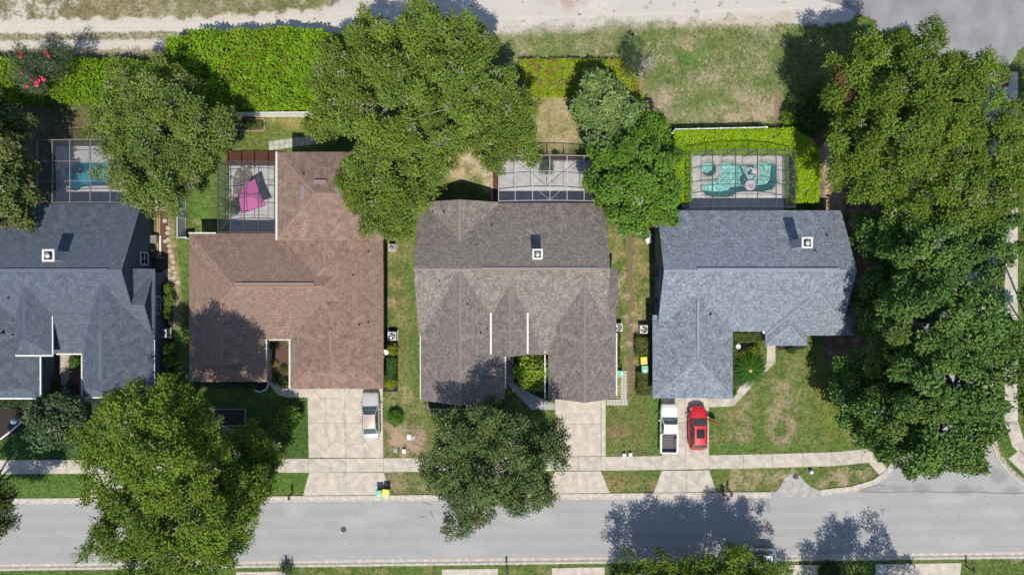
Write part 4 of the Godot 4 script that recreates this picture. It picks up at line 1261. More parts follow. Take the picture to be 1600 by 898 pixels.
	kerb("kerb", [-1200, south_edge(-1200), 400, south_edge(400), 1000, south_edge(1000), 1700, south_edge(1700), 2600, south_edge(2600)], -1.0)

func pavement() -> void:
	var o := group_structure("pavement")
	var xs := []
	var x := -310.0
	while x < 1352.0:
		xs.append(x); x += 46.0
	var drives := [[150, 238], [482, 599], [869, 939], [1034, 1108]]
	for d in drives:
		for k in range(xs.size() - 1, -1, -1):
			if xs[k] > d[0] - 14 and xs[k] < d[1] + 14: xs.remove_at(k)
		xs.append(float(d[0])); xs.append(float(d[1]))
		xs.append((d[0] + d[1]) * 0.5)
	xs.append(1358.0)
	xs.sort()
	for i in xs.size() - 1:
		var a: float = xs[i]; var b: float = xs[i + 1]
		var q := poly([a, walk_y(a) - 11, b, walk_y(b) - 11, b, walk_y(b) + 11, a, walk_y(a) + 11])
		mask_out(q)
		slab(o, q, "concrete" if i % 3 else "concrete_warm")
	var c := poly([1358, 701, 1374, 716, 1391, 737, 1377, 745, 1358, 723])
	slab(o, c, "concrete_warm", "ramp", 0.045); mask_out(c)
	# the pavement of the side street
	var o2 := group_structure("pavement")
	var y := 112.0
	while y < 640.0:
		var q := poly([1570, y, 1591, y, 1591, y + 46, 1570, y + 46])
		slab(o2, q, "concrete"); mask_out(q)
		y += 46.0
	for s in [[1570, 658, 1591, 658, 1602, 690, 1582, 697], [1582, 697, 1602, 690, 1625, 712, 1608, 722], [1576, 716, 1594, 702, 1640, 738, 1612, 752]]:
		slab(o2, poly(s), "concrete"); mask_out(poly(s))
	var st := begin()
	box(st, P(1572.5, 121, 0.058), Vector3(0.6, 0.02, 1.75))
	put("red_tactile_strip", st, mat("tactile_red", 0.22, 0.02, 0.03, 0.8), o2)

func drives() -> void:
	# [slabs...]; every slab a pixel outline
	var sets := [
		["driveway", "concrete_warm", [[480, 606, 539, 606, 539, 661, 481, 661], [539, 606, 598, 606, 598, 661, 539, 661], [481, 661, 539, 661, 539, 715, 482, 715], [539, 661, 598, 661, 599, 715, 539, 715], [483, 738, 540, 738, 540, 773.5, 473, 774], [540, 738, 600, 738, 610, 773, 540, 773.5]]],
		["driveway", "concrete_warm", [[867, 618, 939, 618, 939, 662, 868, 662], [868, 662, 939, 662, 939, 712.5, 869, 713], [867, 736, 902, 736, 902, 770.5, 852, 771], [902, 736, 939, 735.5, 953, 770, 902, 770.5], [939.5, 622, 946.5, 622, 946.5, 712.5, 939.5, 712.5]]],
		["driveway", "concrete", [[1033, 618, 1071, 618, 1071, 660, 1033.5, 660], [1071, 618, 1108, 618, 1108, 660, 1071, 660], [1033.5, 660, 1071, 660, 1071, 711.5, 1034, 712], [1071, 660, 1108, 660, 1108, 711, 1071, 711.5], [1034, 735, 1073, 734.5, 1073, 769, 1021, 769.5], [1073, 734.5, 1108, 734, 1120, 768, 1073, 769]]],
		["driveway", "concrete", [[140, 616, 190, 616, 190, 670, 145, 670], [190, 616, 238, 616, 238, 670, 190, 670], [145, 670, 190, 670, 190, 717.5, 150, 717.5], [190, 670, 238, 670, 238, 717, 190, 717.5], [150, 740.5, 238, 740, 250, 776, 138, 777]]],
		["driveway", "concrete_warm", [[368, 893, 412, 892.5, 412, 990, 380, 990], [412, 892.5, 446, 892, 440, 990, 412, 990]]],
		["driveway", "concrete_warm", [[690, 889, 735, 888.5, 735, 990, 694, 990], [735, 888.5, 778, 888, 774, 990, 735, 990]]],
		["driveway", "concrete_warm", [[862, 887, 910, 886, 910, 990, 866, 990], [910, 886, 945, 885.6, 945, 990, 910, 990]]],
		["driveway", "concrete_warm", [[1232, 882.5, 1256, 882.2, 1256, 990, 1236, 990], [1256, 882.2, 1282, 882, 1280, 990, 1256, 990]]],
		["driveway", "concrete_warm", [[1368, 881, 1430, 880, 1430, 990, 1372, 990], [1430, 880, 1503, 879, 1490, 990, 1430, 990]]],
	]
	for s in sets:
		var o := group_structure(s[0])
		for q in s[2]:
			slab(o, poly(q), s[1]); mask_out(poly(q))
	var st := begin()
	for c in [[545, 609, 543, 618, 538, 626, 537, 645, 539, 660], [538, 626, 525, 622, 508, 622, 499, 626], [539, 660, 541, 680, 542, 715], [506, 661, 509, 675, 513, 690, 512, 700, 506, 705], [524, 663, 527, 675, 525, 690, 513, 698], [525, 690, 541, 691], [541, 697, 556, 693, 567, 692, 571, 705, 570, 715], [508, 622, 508, 660], [539, 738, 536, 755, 534, 772]]:
		crack(st, c, 0.035, 0.0525)
	var cr := put("sealed_cracks", st, M.crack)
	cr.set_meta("kind", "structure")
	st = begin()
	for c in [[898, 690, 903, 697, 904, 706], [885, 740, 887, 760], [1098, 700, 1090, 708]]: crack(st, c, 0.03, 0.0525)
	put("hairline_cracks", st, M.crack).set_meta("kind", "structure")
	# front walks
	var walks := [
		["concrete_warm", [[481, 607, 481, 621, 448, 621, 452, 607], [452, 607, 448, 621, 434, 617, 440, 607], [440, 607, 434, 617, 420, 600, 426, 590], [426, 590, 420, 600, 408, 584, 421, 578], [421, 578, 408, 584, 402, 562, 418, 558], [418, 558, 402, 562, 400, 530, 432, 530]]],
		["concrete", [[1108, 622, 1146, 622, 1138, 635, 1108, 636], [1146, 622, 1156, 604, 1175, 604, 1148, 633, 1138, 635], [1156, 604, 1193, 577, 1198, 580, 1175, 604], [1193, 577, 1198, 566, 1212, 566, 1198, 580], [1198, 566, 1198, 534, 1212, 534, 1212, 566]]],
		["concrete_grey", [[789, 545, 803, 545, 803, 598, 790, 598], [790, 598, 803, 598, 836, 618, 822, 632], [822, 632, 836, 618, 867, 630, 867, 640, 830, 640]]],
		["concrete_old", [[94, 548, 109, 548, 108, 580, 94, 580], [94, 580, 108, 580, 106, 618, 96, 610], [96, 610, 106, 618, 140, 616, 140, 628, 104, 628]]],
	]
	for s in walks:
		var o := group_structure("garden_path")
		for q in s[1]:
			slab(o, poly(q), s[0], "slab", 0.055); mask_out(poly(q))
	# white pavers on the right of the third house
	var o := group_structure("paver_path")
	st = begin()
	for r in [[970, 579, 979.5, 624], [948, 624, 979.5, 633]]:
		var xx: float = r[0]
		while xx < r[2] - 2:
			var yy: float = r[1]
			while yy < r[3] - 2:
				var p := P(xx + 2.3, yy + 2.2)
				rbox(st, Vector3(p.x, 0.03 + rnd(0, 0.006), p.z), Vector3(0.285, 0.06, 0.275), 0.012)
				yy += 4.5
			xx += 4.7
		mask_out(poly([r[0], r[1], r[2], r[1], r[2], r[3], r[0], r[3]]))
	put("small_paver", st, M.paver_white, o).set_meta("kind", "stuff")
	# pale flagstones behind the second house
	o = group_structure("flagstone_path")
	for k in 9:
		for j in 2:
			var px := 420.0 + k * 8.0; var py := 221.0 + j * 7.0 - k * 1.1
			slab(o, poly([px, py + rnd(-.3, .3), px + 7.7, py - 1.0, px + 7.7, py + 6.0 + rnd(-.3, .3), px, py + 6.8]), "paver_white" if (k + j) % 3 else "concrete_grey", "flagstone", 0.04)
	mask_out(poly([418, 219, 492, 210, 492, 226, 418, 237]))
	# stepping stones along the first house
	var spots := [257, 345, 262, 356, 261, 364, 262, 374, 258, 377, 264, 384, 265, 392, 268, 400, 270, 409, 270, 418, 264, 422, 258, 425, 273, 426, 261, 430, 277, 441, 272, 433, 266, 436]
	for i in range(0, spots.size(), 2):
		var s := begin()
		var c := P(spots[i], spots[i + 1])
		lathe(s, Vector3(c.x, 0.0, c.z), [[0.24, 0.0], [0.25, 0.035], [0.21, 0.05], [0.0, 0.052]], 9, Basis(Vector3.UP, i).scaled(Vector3(rnd(0.8, 1.1), 1, rnd(0.7, 1.0))))
		var t := put("stepping_stone", s, M.stone_pale)
		tag(t, "pale round stepping stone in the strip between the first and second house", "stepping stone", "stepping stones between the two left houses")
	for b in [
		["mulch", [422, 530, 452, 530, 452, 607, 440, 607, 424, 580]], ["mulch_dark", [395, 590, 415, 592, 420, 604, 412, 612, 398, 610]],
		["mulch_dark", [803, 545, 857, 545, 857, 626, 838, 618, 804, 596]], ["mulch_red", [805, 556, 812, 556, 812, 596, 805, 596]],
		["mulch_dark", [1152, 535, 1186, 535, 1190, 560, 1165, 562, 1152, 556]], ["mulch_dark", [1150, 556, 1192, 560, 1192, 577, 1156, 604, 1148, 600]],
		["mulch_dark", [1213, 534, 1262, 534, 1262, 545, 1236, 546, 1213, 546]], ["mulch_dark", [-40, 622, 130, 622, 120, 640, 60, 650, 30, 672, 0, 690, -40, 690]],
		["mulch", [108, 552, 128, 552, 128, 620, 110, 620]], ["mulch", [80, 552, 94, 552, 94, 612, 80, 606]],
		["mulch_red", [770, 258, 779, 258, 779, 318, 770, 318]], ["mulch_dark", [333, 640, 382, 640, 382, 664, 333, 664]],
		["mulch_red", [355, 236, 445, 236, 445, 258, 350, 258]], ["mulch_dark", [598, 512, 622, 512, 622, 612, 598, 612]],
		["mulch_dark", [252, 440, 268, 440, 272, 560, 268, 624, 246, 624]], ["mulch_red", [800, 240, 940, 240, 940, 252, 800, 252]],
		["mulch_dark", [668, 620, 800, 620, 800, 637, 672, 637]], ["gravel_grey", [372, 186, 412, 186, 412, 203, 372, 203]],
		["gravel_grey", [364, 262, 392, 262, 398, 285, 390, 330, 364, 330]], ["mulch_dark", [300, 594, 396, 594, 396, 606, 300, 606]], ["mulch", [250, 330, 262, 330, 262, 425, 252, 425]]]:
		bed("", rounded(b[1], 1) if b[1].size() > 8 else poly(b[1]), b[0], 0.076 if b[1][0] == 364 else 0.03)

# ---------- pools and screened enclosures ----------
func deck(px: Array, pool: PackedVector2Array, spa: PackedVector2Array, m: String, splits: Array) -> Node3D:
	var o := group_structure("pool_deck")
	var q := poly(px)
	var lo := q[0]; var hi := q[2]
	var cuts := [lo.x]
	for s in splits: cuts.append(P(s, 0).x)
	cuts.append(hi.x)
	for c in cuts.size() - 1:
		var part := rect(cuts[c] + 0.003, lo.y, cuts[c + 1] - 0.003, hi.y)
		var left := [part]
		for hole in [pool, spa]:
			if hole.is_empty(): continue
			var nxt := []
			for l in left: nxt.append_array(Geometry2D.clip_polygons(l, hole))
			left = nxt
		for l in left:
			var st := begin()
			prism(st, l, -0.15, 0.07)
			put("slab", st, M[m], o)
	mask_out(q)
	return o

func basin(label: String, edge: PackedVector2Array, depth: float, tile: String, water: String, spa: PackedVector2Array) -> Node3D:
	var o := thing("swimming_pool", label, "pool")
	var rim := begin()
	var st := begin()
	for e in [[edge, depth], [spa, 0.8]]:
		if e[0].is_empty(): continue
		sheet(st, e[0], -e[1])
		for i in e[0].size():
			var a: Vector2 = e[0][i]; var b: Vector2 = e[0][(i + 1) % e[0].size()]
			var d := (b - a).normalized(); var n := Vector2(d.y, -d.x) * (1.0 if Geometry2D.is_polygon_clockwise(e[0]) else -1.0)
			face(st, [Vector3(a.x, -e[1], a.y), Vector3(b.x, -e[1], b.y), Vector3(b.x, 0.06, b.y), Vector3(a.x, 0.06, a.y)], Vector3(n.x, 0, n.y))
			beam(rim, Vector3(a.x, 0.07, a.y), Vector3(b.x, 0.07, b.y), 0.26, 0.05)
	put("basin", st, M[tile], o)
	put("coping", rim, M.concrete_grey if tile == "pool_tile" else M.deck, o)
	st = begin()
	var grid := 0.0
	for e in [edge, spa]:
		if e.is_empty(): continue
		sheet(st, e, -0.06)
	put("water", st, M[water], o)
	return o

# a screened enclosure; edges in px at the height of its eave; beams run north to south at the px of `xs`, purlins east to west at `ys`
func cage(label: String, x0: float, x1: float, yn: float, ys_: float, h: float, rise: float, xs: Array, ys: Array, frame: String, frame2: String, panel: String, braces: Array) -> Node3D:
	var A := P(x0, yn, h); var B := P(x1, ys_, h)
	var o := thing("pool_enclosure", label, "screen enclosure", Vector3.ZERO, 0.0, "screened pool enclosures behind the houses")
	var mid := (A.x + B.x) * 0.5; var half := (B.x - A.x) * 0.5
	var top := func(x: float) -> float: return h + rise * (1.0 - ((x - mid) / half) ** 2)
	var X := [A.x]
	for p in xs: X.append(P(p, yn, h + rise * 0.7).x)
	X.append(B.x)
	var Z := [A.z]
	for p in ys: Z.append(P(800, p, h + rise * 0.7).z)
	Z.append(B.z)
	var bar := func(called: String, a: Vector3, b: Vector3, w: float, d: float, m: String) -> void:
		var st := begin()
		beam(st, a, b, w, d)
		put(called, st, M[m], o)
	for i in X.size():
		var y: float = top.call(X[i])
		bar.call("beam", Vector3(X[i], y, A.z), Vector3(X[i], y, B.z), 0.052, 0.12, frame)
		bar.call("post", Vector3(X[i], 0.05, A.z), Vector3(X[i], y - 0.06, A.z), 0.06, 0.06, frame2)
		if i > 0:
			bar.call("rail", Vector3(X[i - 1], top.call(X[i - 1]) + 0.005, A.z), Vector3(X[i], y + 0.005, A.z), 0.045, 0.08, frame)
			bar.call("rail", Vector3(X[i - 1], 0.95, A.z), Vector3(X[i], 0.95, A.z), 0.05, 0.05, frame2)
			bar.call("rail", Vector3(X[i - 1], top.call(X[i - 1]) + 0.005, B.z), Vector3(X[i], y + 0.005, B.z), 0.045, 0.08, frame)
			for k in range(1, Z.size() - 1):
				bar.call("purlin", Vector3(X[i - 1], top.call(X[i - 1]) - 0.01, Z[k]), Vector3(X[i], y - 0.01, Z[k]), 0.035, 0.07, frame)
	for e in [A.x, B.x]:
		for k in range(1, Z.size()):
			bar.call("post", Vector3(e, 0.05, Z[k] - (0.05 if k == Z.size() - 1 else 0.0)), Vector3(e, h - 0.06, Z[k] - (0.05 if k == Z.size() - 1 else 0.0)), 0.06, 0.06, frame2)
		bar.call("rail", Vector3(e, 0.95, A.z), Vector3(e, 0.95, B.z), 0.05, 0.05, frame2)
	for b in braces:
		var p := P(b[0], b[1], h + rise * 0.7); var q := P(b[2], b[3], h + rise * 0.7)
		p.y = top.call(p.x) - 0.03; q.y = top.call(q.x) - 0.03
		bar.call("brace", p, q, 0.032, 0.05, frame)
	# the screens, one cloth to a panel
	for i in X.size() - 1:
		var ya: float = top.call(X[i]) + 0.04; var yb: float = top.call(X[i + 1]) + 0.04
		for k in Z.size() - 1:
			var st := begin()
			face(st, [Vector3(X[i] + 0.03, ya, Z[k] + 0.02), Vector3(X[i + 1] - 0.03, yb, Z[k] + 0.02), Vector3(X[i + 1] - 0.03, yb, Z[k + 1] - 0.02), Vector3(X[i] + 0.03, ya, Z[k + 1] - 0.02)], Vector3.UP)
			put("screen_panel", st, M[panel], o)
		for v in [[0.08, 0.92], [0.98, minf(ya, yb) - 0.1]]:
			var st := begin()
			face(st, [Vector3(X[i] + 0.03, v[0], A.z), Vector3(X[i + 1] - 0.03, v[0], A.z), Vector3(X[i + 1] - 0.03, v[1], A.z), Vector3(X[i] + 0.03, v[1], A.z)], Vector3.FORWARD)
			put("screen_panel", st, M[panel], o)
	for e in [A.x, B.x]:
		for k in Z.size() - 1:
			for v in [[0.08, 0.92], [0.98, h - 0.06]]:
				var st := begin()
				face(st, [Vector3(e, v[0], Z[k] + 0.03), Vector3(e, v[0], Z[k + 1] - 0.06), Vector3(e, v[1], Z[k + 1] - 0.06), Vector3(e, v[1], Z[k] + 0.03)], Vector3.RIGHT)
				put("screen_panel", st, M[panel], o)
	return o

func pools() -> void:
	# first garden
	var p1 := rounded([100, 252, 205, 252, 208, 256, 208, 292, 130, 292, 124, 300, 112, 300, 106, 292, 100, 290], 1)
	deck([87, 228, 246, 228, 246, 330, 87, 330], p1, PackedVector2Array(), "deck", [150])
	basin("deep blue rectangular pool half under the oak behind the first house", p1, 1.5, "pool_blue", "water_deep", PackedVector2Array())
	cage("dark framed pool enclosure half hidden by the oak behind the first house", 57, 218, 219, 316.5, 2.8, 0.35, [80.5, 109.5, 141.5, 172, 200], [251.5, 283], "frame_mid", "black_metal", "screen_dark", [[57, 316, 72, 299]])
	# second garden: a paved court with gravel, no pool
	deck([358, 259, 446, 259, 446, 374, 358, 374], PackedVector2Array(), PackedVector2Array(), "deck", [395])
	cage("low grey framed enclosure over the paved court with the pink sunshade", 340, 431, 252.5, 362.5, 2.6, 0.3, [360, 381.5, 404, 427.5], [280, 307.5, 336], "frame_grey", "black_metal", "screen", [[341, 362, 358, 339], [362, 284, 380, 305], [404, 305, 427, 281]])
	# third garden: an empty pale deck
	deck([778, 251, 927, 251, 927, 330, 778, 330], PackedVector2Array(), PackedVector2Array(), "deck", [818, 852, 890])
	cage("white framed enclosure over the empty pale deck of the third house", 779, 932, 244, 314, 2.8, 0.55, [805, 832, 859, 886, 913], [267.5, 289], "frame_white", "bronze_metal", "screen", [[859, 313, 833, 290], [859, 313, 884, 290], [833, 290, 806, 268], [884, 290, 912, 268]])
	# fourth garden
	var p4 := rounded([1124, 251, 1147, 251, 1151, 257, 1181, 257, 1188, 251, 1206, 251, 1215, 259, 1215, 289, 1204, 301, 1150, 301, 1146, 310, 1104, 310, 1095, 298, 1098, 285, 1125, 281], 1)
	var spa := PackedVector2Array()
	for k in 24:
		var c := P(1107.5 + 13.5 * cos(T * k / 24), 264 + 13.5 * sin(T * k / 24))
		spa.append(Vector2(c.x, c.z))
	deck([1066, 243, 1225, 243, 1225, 334, 1066, 334], p4, spa, "deck", [1107.5, 1168])
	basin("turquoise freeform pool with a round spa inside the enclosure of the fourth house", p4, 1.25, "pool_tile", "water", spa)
	cage("grey framed arched enclosure over the turquoise pool of the fourth house", 1078, 1243, 236, 324, 2.8, 1.0, [1114, 1148.5, 1182.5, 1213.5], [258, 281.5, 304], "frame_grey", "bronze_metal", "screen", [[1078, 306, 1097, 289], [1243, 306, 1215, 281]])
	pool_float()

func pool_float() -> void:
	var c := P(1172, 289, 0.05)
	var o := thing("pool_float", "grey inflatable ring with long arms floating in the turquoise pool", "pool float", Vector3(c.x, 0, c.z))
	var st := begin()
	torus(st, Vector3(0, 0.1, 0), 0.40, 0.17, 24, 10)
	put("ring", st, M.float_vinyl, o)
	st = begin()
	torus(st, Vector3(0, 0.05, 0), 0.17, 0.09, 18, 8)
	put("seat_ring", st, M.float_pink, o)
	st = begin()
	tube(st, [Vector3(-0.1, 0.14, -0.5), Vector3(-0.3, 0.16, -0.95), Vector3(-0.5, 0.14, -1.35), Vector3(-0.35, 0.13, -1.65), Vector3(0.0, 0.13, -1.75), Vector3(0.35, 0.12, -1.6)], [0.1, 0.11, 0.11, 0.11, 0.11, 0.09], 8)
	put("arm", st, M.float_vinyl, o)
	st = begin()
	tube(st, [Vector3(0.2, 0.14, -0.45), Vector3(0.55, 0.16, -0.7), Vector3(0.85, 0.14, -1.0), Vector3(0.7, 0.13, -1.5)], [0.13, 0.15, 0.15, 0.1], 8)
	put("arm", st, M.float_vinyl, o)
	st = begin()
	ball(st, Vector3(0.55, 0.1, -1.45), Vector3(0.42, 0.16, 0.30), 14, 8)
	ball(st, Vector3(0.75, 0.13, -1.1), Vector3(0.26, 0.15, 0.30), 14, 8)
	put("cushion", st, M.float_pink, o)

# ---------- fences ----------
func vinyl_fence(label: String, pts: Array, h: float, called := "white_fence") -> void:
	var o := thing(called, label, "fence")
	for i in range(0, pts.size() - 2, 2):
		var a := P(pts[i], pts[i + 1]); var b := P(pts[i + 2], pts[i + 3])
		var n := maxi(1, roundi(a.distance_to(b) / 2.4))
		for k in n + 1:
			var p := a.lerp(b, float(k) / n)
			var st := begin()
			box(st, p + Vector3.UP * (h * 0.5 + 0.03), Vector3(0.13, h + 0.1, 0.13))
			lathe(st, p + Vector3.UP * (h + 0.08), [[0.095, 0.0], [0.095, 0.02], [0.0, 0.07]], 4, Basis(Vector3.UP, PI / 4))
			put("post", st, M.white_vinyl, o)
			if k == n: continue
			var q := a.lerp(b, float(k + 1) / n)
			st = begin()
			beam(st, p + Vector3.UP * h, q + Vector3.UP * h, 0.055, 0.09)
			put("rail", st, M.white_vinyl, o)
			st = begin()
			beam(st, p + Vector3.UP * 0.12, q + Vector3.UP * 0.12, 0.05, 0.12)
			put("rail", st, M.white_vinyl, o)
			var m := maxi(2, roundi(p.distance_to(q) / 0.3))
			for j in m:
				st = begin()
				var u := p.lerp(q, (j + 0.02) / m); var v := p.lerp(q, (j + 0.98) / m)
				beam(st, u + Vector3.UP * (h * 0.5 + 0.06), v + Vector3.UP * (h * 0.5 + 0.06), 0.025 if j % 2 else 0.03, h - 0.26)
				put("board", st, M.white_vinyl, o)

func fences() -> void:
	vinyl_fence("white vinyl fence in front of the tall hedge behind the second house", [330, 183, 492, 182], 1.75)
	vinyl_fence("white vinyl fence along the hedge in the far left garden", [-60, 157, 150, 156], 1.75)
	vinyl_fence("white vinyl side fence joining the wall of the second house", [290.5, 276, 290.5, 373, 304, 373], 1.8)
	vinyl_fence("long low white fence on the outer side of the yellow green hedge", [1045, 213, 1050, 207, 1190, 204], 1.45)
	# pale edging stones of the bed next to the third enclosure
	for k in 17:
		var st := begin()
		var p := P(768.5 + rnd(-0.6, 0.6), 252 + k * 3.7)
		rbox(st, p + Vector3.UP * 0.05, Vector3(0.19, 0.14, 0.21), 0.04, Basis(Vector3.UP, rnd(-.3, .3)))
		tag(put("edging_stone", st, M.stone_pale), "pale edging stone in the row beside the red bark bed", "edging stone", "edging stones by the third enclosure")

# ---------- fixtures ----------
func air_conditioner(px: float, py: float, label: String, size := 0.82, h := 0.85, turn := 0.0) -> void:
	var c := P(px, py, h); c.y = 0
	var o := thing("air_conditioner", label, "air conditioner", c, turn, "air conditioners beside the houses")
	var st := begin()
	box(st, Vector3(0, 0.03, 0), Vector3(size + 0.2, 0.12, size + 0.2))
	put("pad", st, M.concrete_old, o)
	st = begin()
	for s in [-1.0, 1.0]:
		for g in [-1.0, 1.0]: box(st, Vector3(s * (size * 0.5 - 0.04), 0.09 + (h - 0.12) * 0.5, g * (size * 0.5 - 0.04)), Vector3(0.08, h - 0.12, 0.08))
	for k in 9:
		var y := 0.14 + k * (h - 0.22) / 9.0
		box(st, Vector3(0, y, size * 0.5 - 0.03), Vector3(size - 0.16, 0.035, 0.02)); box(st, Vector3(0, y, -size * 0.5 + 0.03), Vector3(size - 0.16, 0.035, 0.02))
		box(st, Vector3(size * 0.5 - 0.03, y, 0), Vector3(0.02, 0.035, size - 0.16)); box(st, Vector3(-size * 0.5 + 0.03, y, 0), Vector3(0.02, 0.035, size - 0.16))
	put("case", st, M.ac_case, o)
	st = begin()
	box(st, Vector3(0, 0.09 + (h - 0.2) * 0.5, 0), Vector3(size - 0.14, h - 0.2, size - 0.14))
	put("coil", st, M.ac_dark, o)
	st = begin()
	var r := size * 0.40
	var q := rect(-size * 0.5, -size * 0.5, size * 0.5, size * 0.5)
	var ring := PackedVector2Array()
	for k in 24: ring.append(Vector2(cos(T * k / 24), sin(T * k / 24)) * r)
	for half in [rect(-size * 0.5, -size * 0.5, 0, size * 0.5), rect(0, -size * 0.5, size * 0.5, size * 0.5)]:
		for g in Geometry2D.clip_polygons(half, ring): prism(st, g, h - 0.06, h)
	put("lid", st, M.ac_case, o)
	st = begin()
	lathe(st, Vector3(0, h - 0.09, 0), [[0.0, 0.05], [0.10, 0.05], [0.11, 0.0]], 12)
	for k in 4:
		var a := k * T / 4
		face(st, [Vector3(cos(a) * 0.08, h - 0.07, sin(a) * 0.08), Vector3(cos(a + .2) * r, h - 0.09, sin(a + .2) * r), Vector3(cos(a + .9) * r, h - 0.06, sin(a + .9) * r), Vector3(cos(a + .9) * 0.08, h - 0.06, sin(a + .9) * 0.08)], Vector3.UP)
	put("fan", st, M.steel, o)
	st = begin()
	for k in 3: torus(st, Vector3(0, h + 0.01, 0), r * (k + 1) / 3.0, 0.008, 24, 5)
	for k in 6: tube(st, [Vector3(0, h + 0.01, 0), Vector3(cos(k * T / 6), 0, sin(k * T / 6)) * r + Vector3.UP * (h + 0.01)], [0.006, 0.006], 5)
	put("grille", st, M.black_metal, o)

func bin_(px: float, py: float, label: String, lid: String, turn := 0.0, group := "wheeled bins") -> void:
	var c := P(px, py, 1.05); c.y = 0
	var o := thing("wheeled_bin", label, "bin", c, turn, group)
	var st := begin()
	var last := []
	for r in [[0.22, 0.06], [0.25, 0.5], [0.29, 0.98]]:
		var ring := []
		for p in [[-1, -1], [1, -1], [1, 1], [-1, 1]]: ring.append(Vector3(p[0] * r[0], r[1], p[1] * (r[0] + 0.05)))
		if last.size():
			for i in 4: face(st, [last[i], last[(i + 1) % 4], ring[(i + 1) % 4], ring[i]], (ring[i] + ring[(i + 1) % 4]) * Vector3(1, 0, 1))
		else: face(st, ring, Vector3.DOWN)
		last = ring
	face(st, last, Vector3.UP)
	put("body", st, M.bin_body, o)
	st = begin()
	rbox(st, Vector3(0, 1.02, 0.0), Vector3(0.66, 0.09, 0.76), 0.05)
	var l := put("lid", st, M[lid], o)
	st = begin()
	box(st, Vector3(0, 1.067, 0.14), Vector3(0.30, 0.006, 0.2))
	put("label_plate", st, M.label_white if lid == "green_plastic" else M.float_pink, l)
	st = begin()
	tube(st, [Vector3(-0.25, 0.97, -0.40), Vector3(0.25, 0.97, -0.40)], [0.022, 0.022], 8)
	put("handle", st, M.bin_body, o)
	for s in [-1.0, 1.0]:
		st = begin()
		tube(st, [Vector3(s * 0.22, 0.13, -0.27), Vector3(s * 0.29, 0.13, -0.27)], [0.13, 0.13], 14)
		put("wheel", st, M.tyre, o)

func mailbox(px: float, py: float, label: String, turn := 0.0) -> void:
	var o := thing("mailbox", label, "mailbox", P(px, py), turn, "mailboxes on posts along the kerb")
	var st := begin()
	box(st, Vector3(0, 0.55, 0), Vector3(0.1, 1.2, 0.1))
	box(st, Vector3(0, 1.06, 0.12), Vector3(0.09, 0.08, 0.46))
	put("post", st, M.black_metal, o)
	st = begin()
	var ring := []
	for k in 9: ring.append(Vector2(0.10 * cos(PI * k / 8), 0.10 * sin(PI * k / 8)))
	ring.append(Vector2(-0.10, -0.12)); ring.append(Vector2(0.10, -0.12))
	for i in ring.size():
		var a: Vector2 = ring[i]; var b: Vector2 = ring[(i + 1) % ring.size()]
		face(st, [Vector3(a.x, 1.24 + a.y, -0.12), Vector3(b.x, 1.24 + b.y, -0.12), Vector3(b.x, 1.24 + b.y, 0.40), Vector3(a.x, 1.24 + a.y, 0.40)], Vector3(a.x + b.x, a.y + b.y, 0))
	for z in [-0.12, 0.40]:
		var cap := []
		for a in ring: cap.append(Vector3(a.x, 1.24 + a.y, z))
		face(st, cap, Vector3(0, 0, z - 0.1))
	put("box", st, M.black_metal, o)
	st = begin()
	box(st, Vector3(0.11, 1.30, 0.2), Vector3(0.012, 0.16, 0.03)); box(st, Vector3(0.11, 1.37, 0.17), Vector3(0.012, 0.05, 0.09))
	put("flag", st, M.tail_red, o)

func meter_lid(px: float, py: float, label: String, m: String, w: float, d: float, h := 0.06) -> void:
	var st := begin()
	var c := P(px, py)
	rbox(st, Vector3(c.x, h * 0.5, c.z), Vector3(w, h, d), 0.012)
	box(st, Vector3(c.x, h + 0.004, c.z), Vector3(w * 0.22, 0.012, d * 0.2))
	tag(put("meter_box", st, M[m]), label, "meter box")

